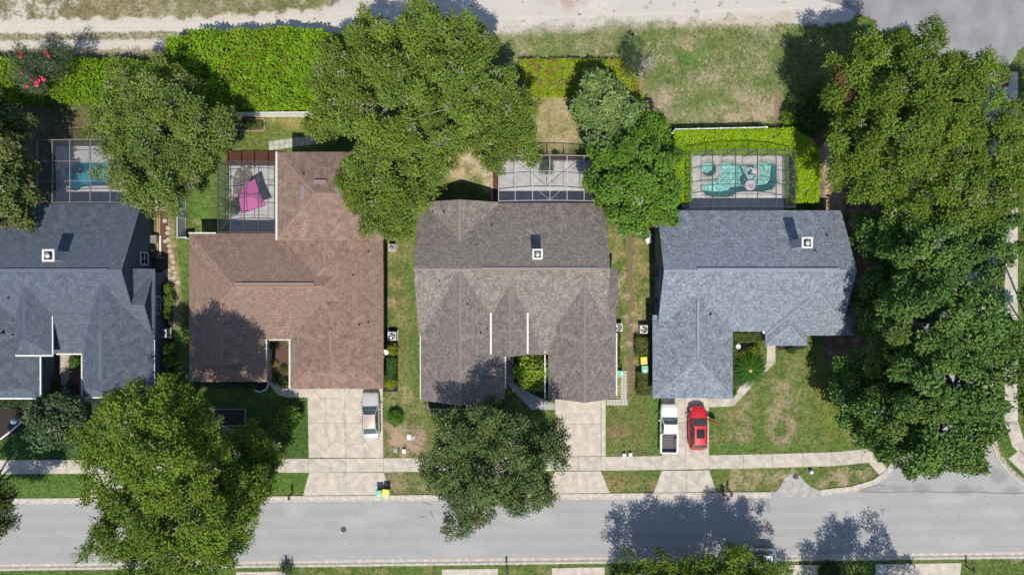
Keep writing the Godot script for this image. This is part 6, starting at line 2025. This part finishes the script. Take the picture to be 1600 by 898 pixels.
func person() -> void:
	var o := thing("person", "person in a pink top and dark trousers standing at the mailbox", "person", P(1129.5, 771.5) + Vector3.UP * 0.02, -0.5)
	# faces -z, towards the mailbox, right hand reaching out
	var V := func(x: float, y: float, z: float) -> Vector3: return Vector3(x, y, z)
	var body := [
		[V.call(-0.10, 0.08, 0.0), V.call(-0.10, 0.48, 0.01), 0.045, 0.058], [V.call(-0.10, 0.48, 0.01), V.call(-0.085, 0.90, 0.0), 0.06, 0.085],
		[V.call(0.12, 0.08, 0.06), V.call(0.11, 0.48, 0.04), 0.045, 0.058], [V.call(0.11, 0.48, 0.04), V.call(0.085, 0.90, 0.0), 0.06, 0.085],
		[V.call(-0.06, 0.94, 0.0), V.call(0.06, 0.94, 0.0), 0.12, 0.12], [V.call(-0.03, 0.98, 0.0), V.call(-0.05, 1.28, -0.02), 0.12, 0.12], [V.call(0.03, 0.98, 0.0), V.call(0.05, 1.28, -0.02), 0.12, 0.12],
		[V.call(-0.15, 1.38, -0.01), V.call(0.15, 1.38, -0.01), 0.075, 0.075], [V.call(0, 1.38, -0.01), V.call(0, 1.50, -0.02), 0.065, 0.05],
		[V.call(-0.19, 1.38, 0.0), V.call(-0.24, 1.10, -0.01), 0.052, 0.042], [V.call(-0.24, 1.10, -0.01), V.call(-0.23, 0.88, -0.10), 0.040, 0.028],
		[V.call(0.19, 1.38, 0.0), V.call(0.24, 1.16, -0.12), 0.052, 0.042], [V.call(0.24, 1.16, -0.12), V.call(0.18, 1.14, -0.36), 0.040, 0.028]]
	var st := begin()
	field_mesh(body, 0.02, 0.05, st)
	# head with nose, ears and chin; hands with five fingers each
	field_mesh([[V.call(0, 1.60, -0.02), V.call(0, 1.62, 0.0), 0.088, 0.092], [V.call(0, 1.54, -0.06), V.call(0, 1.53, -0.065), 0.045, 0.04], [V.call(0, 1.48, -0.02), V.call(0, 1.56, -0.02), 0.052, 0.055], [V.call(0, 1.60, -0.108), V.call(0, 1.575, -0.125), 0.012, 0.016], [V.call(-0.088, 1.59, 0), V.call(-0.095, 1.61, 0.01), 0.014, 0.018], [V.call(0.088, 1.59, 0), V.call(0.095, 1.61, 0.01), 0.014, 0.018]], 0.010, 0.018, st)
	for hnd in [[V.call(0.18, 1.14, -0.36), Vector3(-0.15, -0.02, -1).normalized(), 1.0], [V.call(-0.23, 0.88, -0.10), Vector3(0.05, -0.9, -0.4).normalized(), -1.0]]:
		var w: Vector3 = hnd[0]; var f: Vector3 = hnd[1]
		var s: Vector3 = f.cross(Vector3.UP).normalized() * hnd[2]
		var dn: Vector3 = s.cross(f).normalized() * hnd[2]
		var hb := [[w, w + f * 0.09 + s * 0.015, 0.024, 0.026], [w, w + f * 0.09 - s * 0.018, 0.024, 0.024]]
		for k in 4:
			var r: Vector3 = w + f * 0.095 + s * (0.030 - k * 0.020)
			var l: float = [0.062, 0.072, 0.067, 0.052][k]
			hb.append([r, r + f * l * 0.55 - dn * 0.006, 0.0085, 0.008]); hb.append([r + f * l * 0.55 - dn * 0.006, r + f * l * 0.95 - dn * 0.022, 0.008, 0.0065])
		var tb: Vector3 = w + f * 0.03 + s * 0.03
		hb.append([tb, tb + f * 0.035 + s * 0.03, 0.012, 0.010]); hb.append([tb + f * 0.035 + s * 0.03, tb + f * 0.065 + s * 0.035, 0.010, 0.008])
		field_mesh(hb, 0.005, 0.006, st)
	put("body", st, M.skin, o)
	st = begin()
	field_mesh([[V.call(-0.10, 0.10, 0.0), V.call(-0.10, 0.48, 0.01), 0.062, 0.070], [V.call(-0.10, 0.48, 0.01), V.call(-0.085, 0.90, 0.0), 0.070, 0.098], [V.call(0.12, 0.10, 0.06), V.call(0.11, 0.48, 0.04), 0.062, 0.070], [V.call(0.11, 0.48, 0.04), V.call(0.085, 0.90, 0.0), 0.070, 0.098], [V.call(-0.06, 0.95, 0.0), V.call(0.06, 0.95, 0.0), 0.132, 0.132]], 0.02, 0.03, st)
	put("trousers", st, M.trousers_dark, o)
	st = begin()
	field_mesh([[V.call(-0.04, 0.98, 0.0), V.call(-0.05, 1.28, -0.02), 0.142, 0.136], [V.call(0.04, 0.98, 0.0), V.call(0.05, 1.28, -0.02), 0.142, 0.136], [V.call(-0.16, 1.385, -0.01), V.call(0.16, 1.385, -0.01), 0.088, 0.088], [V.call(-0.19, 1.38, 0.0), V.call(-0.225, 1.18, -0.01), 0.068, 0.06], [V.call(0.19, 1.38, 0.0), V.call(0.225, 1.22, -0.08), 0.068, 0.06]], 0.02, 0.04, st)
	put("shirt", st, M.shirt_pink, o)
	st = begin()
	field_mesh([[V.call(0, 1.655, 0.02), V.call(0, 1.66, 0.025), 0.098, 0.098], [V.call(0, 1.60, 0.05), V.call(0, 1.45, 0.07), 0.085, 0.055]], 0.014, 0.03, st)
	put("hair", st, M.hair_dark, o)
	for e in [-1.0, 1.0]:
		st = begin()
		ball(st, V.call(e * 0.034, 1.605, -0.098), Vector3.ONE * 0.012, 8, 6)
		put("eye", st, M.label_white, o)
	st = begin(); box(st, V.call(0, 1.545, -0.104), Vector3(0.04, 0.008, 0.01)); put("mouth", st, M.tail_red, o)
	for s in [[-0.10, 0.0], [0.12, 0.06]]:
		st = begin()
		field_mesh([[V.call(s[0], 0.06, s[1] + 0.03), V.call(s[0], 0.045, s[1] - 0.14), 0.05, 0.042]], 0.015, 0.02, st)
		put("shoe", st, M.shoe, o)

# ---------- the scene ----------
func planting() -> void:
	make_sprigs()
	var olive := Vector3(0.122, 0.180, 0.024); var pale := Vector3(0.128, 0.180, 0.034); var lime := Vector3(0.150, 0.275, 0.010)
	var fresh := Vector3(0.088, 0.178, 0.018); var cool := Vector3(0.140, 0.215, 0.066); var street := Vector3(0.114, 0.180, 0.018); var dark := Vector3(0.055, 0.105, 0.035)
	# hedges first: they clear the grass beneath them
	hedge("wide tall bright green hedge between the sandy lane and the white fence", [262, 64, 300, 52, 470, 46, 530, 56, 530, 160, 300, 165, 262, 144], 3.0, "broad", lime * 0.92, 22.0, 0.30, Vector3(0.16, 0.17, 0.02), -0.08)
	hedge("low bright hedge at the top left beside the flowering tree", [-60, 92, 205, 96, 270, 110, 262, 150, -60, 152], 2.0, "broad", lime * 0.85, 22.0, 0.18)
	hedge("yellow green hedge with reddish tips behind the third garden", [812, 92, 960, 93, 985, 98, 1004, 150, 975, 158, 930, 148, 830, 147], 1.15, "hedge", Vector3(0.225, 0.310, 0.014), 34.0, 0.08, Vector3(0.24, 0.17, 0.04), 0.08)
	hedge("clipped yellow green hedge behind the fourth enclosure", [1056, 203, 1240, 200, 1262, 215, 1246, 236, 1058, 237], 1.5, "hedge", Vector3(0.255, 0.420, 0.010), 36.0, 0.06)
	hedge("clipped yellow green hedge left of the fourth enclosure", [1056, 236, 1081, 236, 1081, 312, 1060, 316], 1.4, "hedge", Vector3(0.245, 0.410, 0.012), 36.0, 0.06)
	hedge("clipped yellow green hedge right of the fourth enclosure", [1246, 228, 1266, 216, 1282, 236, 1280, 314, 1246, 316], 1.5, "hedge", Vector3(0.255, 0.420, 0.010), 36.0, 0.06)
	hedge("narrow dark hedge along the front of the first house", [-20, 622, 62, 624, 64, 636, -20, 638], 0.9, "hedge", dark, 34.0, 0.08)
	hedge("low clipped hedge between the slate house wall and the sago palm", [1146, 519, 1193, 519, 1193, 533, 1153, 535, 1153, 618, 1146, 618], 0.7, "tiny", Vector3(0.105, 0.150, 0.030), 60.0, 0.05)
	hedge("upper clipped shrub block left of the slate house", [994, 528, 1017, 528, 1018, 557, 995, 557], 1.1, "tiny", Vector3(0.115, 0.145, 0.028), 60.0, 0.06)
	hedge("lower clipped shrub block left of the slate house", [997, 582, 1018, 582, 1019, 618, 997, 618], 1.1, "tiny", Vector3(0.105, 0.135, 0.028), 60.0, 0.06)
	hedge("slim hedge under the right eave of the third house", [964, 520, 970, 520, 970, 578, 964, 578], 0.8, "tiny", Vector3(0.085, 0.120, 0.028), 60.0, 0.05)
	hedge("dark hedge at the front wall of the brown house", [300, 596, 392, 596, 392, 604, 300, 604], 0.9, "tiny", dark, 60.0, 0.06)
	hedge("lower clipped shrub block right of the brown house", [600, 560, 617, 560, 617, 596, 600, 596], 0.95, "tiny", Vector3(0.060, 0.130, 0.022), 60.0, 0.05)
	hedge("front hedge of the third house half under the street oak", [672, 624, 788, 624, 788, 635, 672, 635], 0.8, "tiny", Vector3(0.07, 0.11, 0.03), 60.0, 0.06)
	# trees of the back gardens
	tree("oak_tree", "pale olive oak over the pool of the first house", [262, 235], [[212, 152, 56, 7.5], [184, 192, 40, 7], [262, 185, 62, 8.5], [312, 205, 48, 7.5], [230, 245, 60, 8], [255, 292, 44, 6.5], [196, 252, 44, 7], [338, 190, 26, 7], [262, 130, 34, 7], [215, 300, 26, 6], [285, 250, 40, 7.5]], "oak", pale, 0.85, Vector2(0.75, 1.45), 0.62, "trees in the gardens and along the street", "bark_pale", false, 0.05)
	tree("oak_tree", "very large spreading oak behind the brown and the third house", [655, 225], [[560, 95, 66, 9], [640, 78, 62, 10], [715, 92, 60, 10], [785, 165, 54, 9], [600, 165, 80, 11.5], [700, 165, 78, 12], [530, 160, 44, 8.5], [770, 215, 44, 8.5], [590, 258, 58, 9], [680, 228, 52, 10], [600, 318, 50, 8], [622, 345, 30, 7], [805, 200, 32, 7.5], [575, 48, 30, 8.5], [655, 42, 38, 9.5], [730, 60, 36, 9], [500, 190, 30, 7.5], [640, 290, 42, 8.5], [745, 130, 50, 10.5], [565, 300, 34, 7.5], [815, 235, 24, 6.5]], "oak", olive, 1.0, Vector2(0.75, 1.45), 0.62, "trees in the gardens and along the street", "bark_pale", false, 0.03)
	tree("broadleaf_tree", "smaller pale green tree above the leafier one by the third enclosure", [945, 180], [[943, 165, 46, 5], [918, 168, 28, 4.5], [950, 200, 40, 4.6], [980, 175, 26, 4.4], [935, 140, 26, 4.8]], "broad", cool, 1.05, Vector2(0.6, 1.0))
	tree("broadleaf_tree", "dense fresh green tree between the third and fourth house", [998, 272], [[1000, 265, 58, 6.2], [960, 240, 34, 5], [1024, 300, 36, 5.5], [990, 328, 42, 5.2], [1038, 248, 24, 5], [946, 285, 28, 5], [1010, 205, 28, 4.6], [1036, 330, 22, 4.8], [965, 310, 30, 5], [975, 205, 20, 4.2]], "broad", fresh, 1.15, Vector2(0.6, 1.05))
	var bare := tree("bare_tree", "half bare grey tree at the corner of the rear hedge", [998, 122], [[990, 92, 13, 3.0], [993, 74, 11, 3.2], [986, 108, 9, 2.6]], "wisp", Vector3(0.055, 0.085, 0.04), 0.9, Vector2(0.4, 0.7))
	var tw := begin()
	for k in 46:
		var c: Vector3 = P(rnd(996, 1034), rnd(78, 118), rnd(2.0, 3.4)) - bare.position
		var m := Vector3(0.1, 1.4, -0.4) + Vector3(rnd(-.3, .3), rnd(-.3, .6), rnd(-.4, .2))
		tube(tw, [Vector3(0, 0.9, 0), m, m.lerp(c, 0.6) + Vector3(rnd(-.2, .2), rnd(-.1, .2), rnd(-.2, .2)), c], [0.035, 0.028, 0.02, 0.012], 5, false)
	mat("twig_grey", 0.40, 0.37, 0.34, 0.9)
	put("bare_twigs", tw, M.twig_grey, bare).set_meta("kind", "stuff")
	tree("flowering_tree", "flowering tree with red blooms over the low hedge at top left", [58, 118], [[52, 112, 32, 4.2], [78, 98, 26, 4.4], [38, 95, 24, 4.0], [95, 80, 16, 4.2], [60, 135, 18, 3.8]], "wisp", Vector3(0.075, 0.105, 0.050), 0.75, Vector2(0.5, 0.9))
	tree("garden_tree", "dark green tree at the left edge above the first house", [5, 285], [[-5, 300, 55, 7], [20, 318, 26, 6], [-30, 240, 55, 8], [18, 262, 24, 6], [25, 335, 16, 5.5]], "broad", Vector3(0.110, 0.140, 0.036), 0.8)
	tree("garden_tree", "low shaded tree behind the enclosure at the left edge", [30, 205], [[25, 200, 26, 4.5], [5, 185, 22, 4.5], [-30, 190, 40, 6]], "broad", Vector3(0.075, 0.105, 0.032), 0.45)
	# the wooded right side
	var corner := tree("oak_tree", "tall oak at the top right corner beside the asphalt junction", [1425, 215], [[1365, 130, 66, 9.5], [1440, 108, 62, 11], [1505, 128, 58, 10.5], [1543, 118, 24, 9], [1350, 205, 50, 9], [1425, 195, 68, 11.5], [1332, 255, 42, 8], [1375, 270, 44, 8.5], [1318, 170, 30, 8], [1480, 180, 56, 11], [1400, 75, 30, 9.5], [1330, 105, 30, 8.5]], "oak", street, 0.95)
	tree("oak_tree", "tall oak over the side street right of the top corner oak", [1540, 285], [[1500, 225, 56, 10], [1562, 232, 46, 10], [1545, 305, 48, 9.5], [1490, 305, 54, 10], [1440, 325, 42, 9], [1580, 190, 24, 9], [1585, 285, 20, 8.5], [1445, 260, 34, 9.5]], "oak", street * 0.95, 0.9)
	tree("oak_tree", "middle oak beside the bare strip right of the slate house", [1440, 420], [[1404, 378, 46, 6.5], [1462, 390, 56, 10], [1530, 392, 44, 9], [1368, 366, 30, 4.5], [1390, 440, 36, 5], [1378, 500, 34, 4.8], [1356, 470, 20, 3.6], [1352, 385, 18, 3.6], [1445, 455, 46, 9.5], [1560, 350, 26, 8.5]], "broad", Vector3(0.084, 0.160, 0.030), 0.9, Vector2(0.7, 1.2))
	tree("oak_tree", "broad dark green oak over the street corner at lower right", [1448, 600], [[1440, 505, 62, 10.5], [1520, 500, 54, 10.5], [1400, 564, 50, 6.2], [1470, 590, 72, 12], [1540, 580, 44, 10.5], [1344, 588, 38, 4.2], [1400, 652, 58, 8.5], [1478, 675, 60, 11], [1526, 645, 40, 10], [1350, 645, 44, 5.5], [1440, 712, 30, 9], [1572, 530, 30, 9], [1388, 700, 26, 8.5], [1508, 705, 28, 9], [1332, 612, 24, 4.5]], "broad", Vector3(0.090, 0.165, 0.032), 1.1, Vector2(0.7, 1.2))
	tree("garden_tree", "tree beyond the pavement at the right edge, upper", [1660, 240], [[1668, 230, 42, 8], [1700, 190, 50, 9], [1662, 170, 40, 8], [1690, 290, 55, 9]], "oak", street, 0.8)
	tree("garden_tree", "tree beyond the pavement at the right edge, lower", [1640, 600], [[1622, 610, 32, 7], [1650, 570, 45, 8], [1640, 655, 38, 7.5], [1625, 380, 34, 7], [1640, 480, 40, 8]], "broad", fresh, 0.8)
	var dead := []
	for k in 70:
		var q := P(1316 + rng.randfn() * 6, 128 + rng.randfn() * 7, 9.6) if k % 3 else P(1323 + rng.randfn() * 5, 153 + rng.randfn() * 4, 9.2)
		dead.append([q - corner.position + Vector3(0, rnd(0, 0.8), 0), Vector3(rnd(-.5, .5), 1, rnd(-.5, .5)).normalized(), rnd(0.6, 0.9), tint(Vector3(0.16, 0.085, 0.05), 0.25)])
	foliage("dead_leaves", corner, "oak", dead)
	# street trees
	tree("street_oak", "huge street oak hiding the drive of the first house", [262, 765], [[205, 660, 58, 12], [262, 648, 52, 13.5], [185, 735, 56, 12], [252, 735, 76, 16], [335, 760, 62, 10], [205, 815, 62, 12.5], [290, 815, 70, 14], [372, 790, 44, 9], [232, 872, 54, 12], [155, 690, 34, 8], [300, 880, 46, 12], [155, 850, 24, 10.5], [176, 645, 24, 4.5], [250, 630, 24, 11.5], [390, 755, 34, 8.5], [350, 840, 34, 9], [308, 702, 44, 13.5]], "oak", street * 1.05, 1.0)
	tree("street_oak", "smaller street oak right of the huge one, in a framed bed", [346, 652], [[358, 712, 36, 6.5], [400, 706, 34, 6], [322, 698, 30, 6], [374, 742, 30, 6], [412, 735, 22, 5.5], [388, 684, 20, 5.5], [345, 735, 30, 6.5]], "oak", street, 0.9)
	tree("street_oak", "grey green street oak in front of the third house", [770, 724], [[768, 682, 54, 9], [722, 688, 46, 8.5], [830, 684, 42, 6], [702, 735, 42, 8], [780, 742, 62, 10], [850, 706, 32, 8], [735, 785, 38, 7.5], [830, 758, 40, 8], [778, 646, 28, 5], [868, 680, 20, 7], [715, 812, 18, 6.5], [690, 700, 26, 7.5]], "oak", Vector3(0.100, 0.150, 0.044), 0.82)
	tree("garden_tree", "dark rounded tree in front of the first house", [92, 656], [[90, 652, 38, 4.2], [70, 675, 26, 3.6], [112, 640, 22, 3.6], [105, 680, 20, 3.4], [60, 645, 20, 3.4]], "broad", Vector3(0.075, 0.118, 0.052), 1.0, Vector2(0.5, 0.85))
	tree("street_oak", "tree at the lower left edge, only its right side in view", [-20, 800], [[-12, 803, 36, 7], [-50, 820, 50, 8], [-40, 770, 40, 7.5]], "oak", Vector3(0.08, 0.11, 0.03), 0.9)
	tree("street_oak", "street tree at the bottom edge over the white car", [1085, 985], [[1020, 968, 54, 6.5], [1080, 985, 66, 7.5], [1150, 965, 56, 7], [1196, 908, 30, 6], [1095, 918, 36, 6], [1225, 975, 46, 6.5], [1010, 1010, 46, 6.5], [1045, 893, 30, 5.5], [1096, 898, 32, 5.5], [1140, 884, 32, 5.5], [1002, 898, 30, 5.5], [1200, 900, 30, 5.5], [1180, 925, 34, 6], [1156, 868, 16, 5], [1085, 940, 40, 6.5], [1030, 925, 34, 6]], "oak", street * 0.95, 0.46)
	tree("street_oak", "street tree just below the frame whose shade reaches the road", [1395, 1030], [[1423, 1030, 70, 9], [1360, 1040, 46, 8.5], [1478, 1045, 44, 8.5], [1400, 1000, 38, 9.0], [1325, 1060, 26, 8]], "oak", street, 0.5)
	# shrubs
	shrub("round bright bush standing alone in the bare lawn", 617, 654, 11.5, 1.25, "tiny", Vector3(0.085, 0.20, 0.016), "", 2.4)
	shrub("leafy young tree on the lawn beside the brown house drive", 449, 655, 15, 2.2, "broad", Vector3(0.115, 0.20, 0.022), "", 1.0, "small_tree")
	shrub("airy bright green small tree filling the front court of the third house", 832, 581, 26, 2.8, "broad", Vector3(0.175, 0.265, 0.026), "", 0.42, "small_tree")
	shrub("dark shrub against the court wall, left of the small tree", 811, 572, 8, 1.3, "tiny", Vector3(0.05, 0.04, 0.03), "", 1.0)
	shrub("bright yellow green shrub at the front corner of the brown house", 610, 598, 8, 0.8, "hedge", Vector3(0.21, 0.26, 0.012), "", 1.3)
	shrub("bright shrub below the satellite dish", 611, 546, 8, 0.9, "hedge", Vector3(0.16, 0.20, 0.012), "", 1.3)
	shrub("lime shrub at the end of the first house front hedge", 68, 628, 13, 1.0, "hedge", lime * 0.9, "", 1.2)
	shrub("green shrub on the path side of the first house wing", 117, 566, 10, 0.9, "hedge", Vector3(0.075, 0.16, 0.02), "", 1.1)
	shrub("reddish shrub by the white post of the first house porch", 84, 603, 8, 0.9, "tiny", Vector3(0.12, 0.085, 0.02), "", 1.1)
	shrub("dark purple shrub at the foot of the first house path", 105, 612, 15, 1.2, "tiny", Vector3(0.035, 0.03, 0.04), "", 0.8)
	for k in [[258, 450, 8, 1.0, "topmost leggy shrub along the blue east wall"], [262, 468, 9, 1.1, "second leggy shrub along the blue east wall"], [258, 488, 9, 1.0, "third leggy shrub along the blue east wall, above the air conditioner"], [263, 545, 9, 1.3, "first full shrub below the air conditioner of the first house"], [262, 565, 9, 1.2, "second full shrub below the air conditioner of the first house"], [258, 590, 10, 1.4, "bright shrub at the corner under the street oak"]]:
		shrub(k[4], k[0], k[1], k[2], k[3], "hedge", Vector3(0.10, 0.155, 0.025) if k[1] < 580 else lime * 0.8, "shrubs along the blue wall", 0.9)
	for k in [[1165, 546, 8, 0.5, "low dark plant in the upper bed of the slate house"], [1180, 545, 8, 0.5, "second low dark plant in the upper bed of the slate house"]]:
		shrub(k[4], k[0], k[1], k[2], k[3], "tiny", Vector3(0.035, 0.03, 0.028), "", 1.2)
	for k in [[1162, 556, 8, 0.6, "lower yellow green shrub above the sago palm"], [1178, 550, 9, 0.6, "middle yellow green shrub above the sago palm"], [1190, 535, 7, 0.6, "yellow green shrub beside the entry corner of the slate house"]]:
		shrub(k[4], k[0], k[1], k[2], k[3], "hedge", Vector3(0.165, 0.20, 0.018), "", 1.3)
	shrub("dark evergreen shrub below the entry roof of the slate house", 1238, 545, 7, 0.9, "tiny", Vector3(0.03, 0.06, 0.02), "", 1.4)
	for k in [[428, 568, 5, 0.5, "lime plant in the bark bed of the brown house"], [443, 575, 6, 0.5, "green plant near the gutter in the bark bed of the brown house"], [430, 592, 7, 0.6, "dark plant at the lower end of the bark bed"], [444, 597, 6, 0.7, "green plant at the corner of drive and bark bed"], [425, 540, 5, 0.8, "dark plant by the brown house door"]]:
		shrub(k[4], k[0], k[1], k[2], k[3], "tiny", Vector3(0.18, 0.24, 0.016) if k[0] == 428 else Vector3(0.05, 0.085, 0.022), "", 1.2)
	for k in [[1283, 150, 22, 1.6, "low dark bush in the shade of the corner oak, upper"], [1248, 168, 18, 1.4, "low bush in the shade left of the corner oak"], [1272, 185, 20, 1.4, "low bush in the shade just above the clipped hedge"], [1235, 182, 12, 1.2, "bright bush at the end of the low white fence"]]:
		shrub(k[4], k[0], k[1], k[2], k[3], "hedge", Vector3(0.06, 0.12, 0.022) if k[0] != 1235 else lime * 0.8, "bushes in the shade of the corner oak", 0.7)
	for k in [[380, 192, 6, 0.5, "leafy plant at the left of the vegetable bed"], [392, 195, 7, 0.6, "leafy plant in the middle of the vegetable bed"], [404, 194, 6, 0.5, "leafy plant at the right of the vegetable bed"]]:
		shrub(k[4], k[0], k[1], k[2], k[3], "hedge", Vector3(0.10, 0.14, 0.03), "", 0.7)
	for k in [[362, 325, 8, 1.2, "small potted tree in the left corner of the screened court"], [374, 318, 7, 0.9, "green plant by the pink sunshade"], [855, 262, 8, 1.7, "palm-like plant alone under the white framed enclosure"], [447, 888, 8, 0.8, "scrubby shrub at the foot of the near kerb mailbox"]]:
		shrub(k[4], k[0], k[1], k[2], k[3], "wisp", Vector3(0.075, 0.11, 0.045), "", 0.6)
	for k in [[838, 238, 5, 0.6, "small plant in the red bark bed, leftmost"], [846, 241, 5, 0.6, "small plant in the red bark bed, second from left"], [868, 240, 5, 0.6, "small plant in the red bark bed, right"]]:
		shrub(k[4], k[0], k[1], k[2], k[3], "tiny", Vector3(0.04, 0.06, 0.02), "", 1.0)
	shrub("dark pointed shrub beside the near drive in the right tree shade", 1297, 894, 15, 2.2, "hedge", Vector3(0.03, 0.07, 0.02), "", 1.0)
	sago(1173, 579, "sago palm with long arching fronds beside the slate house path", 0.9, 40, 1.75)
	# blooms sit on the flowering tree
	var fl := get_node("flowering_tree")
	for k in 16:
		var st := begin()
		var p: Vector3 = P([36, 43, 50, 57, 66, 30, 71, 60][k % 8] + rnd(-3, 3), [113, 134, 121, 130, 122, 85, 84, 128][k % 8] + rnd(-3, 3), 5.0) - fl.position
		for j in 6: ball(st, p + Vector3(rnd(-.14, .14), rnd(-.1, .14), rnd(-.14, .14)), Vector3.ONE * rnd(0.07, 0.13), 7, 4)
		put("bloom", st, M.flower, fl)

func _ready() -> void:
	rng.seed = 20240611
	# camera: straight down, the top of the picture is north
	var cam := Camera3D.new()
	cam.name = "camera"
	cam.position = Vector3(0, H, 0)
	cam.rotation = Vector3(-PI / 2, 0, 0)
	cam.fov = rad_to_deg(2.0 * atan(449.0 / 1037.0))
	cam.near = 0.5
	cam.far = 2500.0
	add_child(cam)
	cam.current = true
	# clear late morning sky
	var sky_m := ProceduralSkyMaterial.new()
	sky_m.sky_top_color = Color(0.47, 0.56, 0.705)
	sky_m.sky_horizon_color = Color(0.80, 0.86, 0.93)
	sky_m.sky_curve = 0.12
	sky_m.ground_bottom_color = Color(0.25, 0.27, 0.2)
	sky_m.ground_horizon_color = Color(0.55, 0.6, 0.62)
	var sky := Sky.new()
	sky.sky_material = sky_m
	var env := Environment.new()
	env.background_mode = Environment.BG_SKY
	env.sky = sky
	env.background_energy_multiplier = 0.96
	env.tonemap_mode = Environment.TONE_MAPPER_LINEAR
	env.tonemap_exposure = 1.25
	env.ssao_enabled = true; env.ssil_enabled = true; env.sdfgi_enabled = true
	var we := WorldEnvironment.new()
	we.name = "environment"
	we.environment = env
	add_child(we)
	var sun := DirectionalLight3D.new()
	sun.name = "sun"
	sun.light_energy = 1.33
	sun.light_color = Color(1.0, 0.965, 0.91)
	sun.light_angular_distance = 0.5
	sun.shadow_enabled = true
	var el := deg_to_rad(60.0); var az := deg_to_rad(4.0)
	sun.basis = Basis.looking_at(Vector3(-sin(az) * cos(el), -sin(el), -cos(az) * cos(el)))
	add_child(sun)

	make_materials()
	paint_ground()
	for h in [[87, 228, 246, 330], [1066, 243, 1225, 334]]:
		var a := P(h[0], h[1]); var b := P(h[2], h[3])
		holes.append([a.x + 0.02, a.z + 0.02, b.x - 0.02, b.z - 0.02])
	build_ground()
	streets()
	pavement()
	drives()
	house_navy()
	house_brown()
	house_taupe()
	house_slate()
	pools()
	fences()
	planting()
	fixtures()
	vehicles()
	person()
	grow_grass()
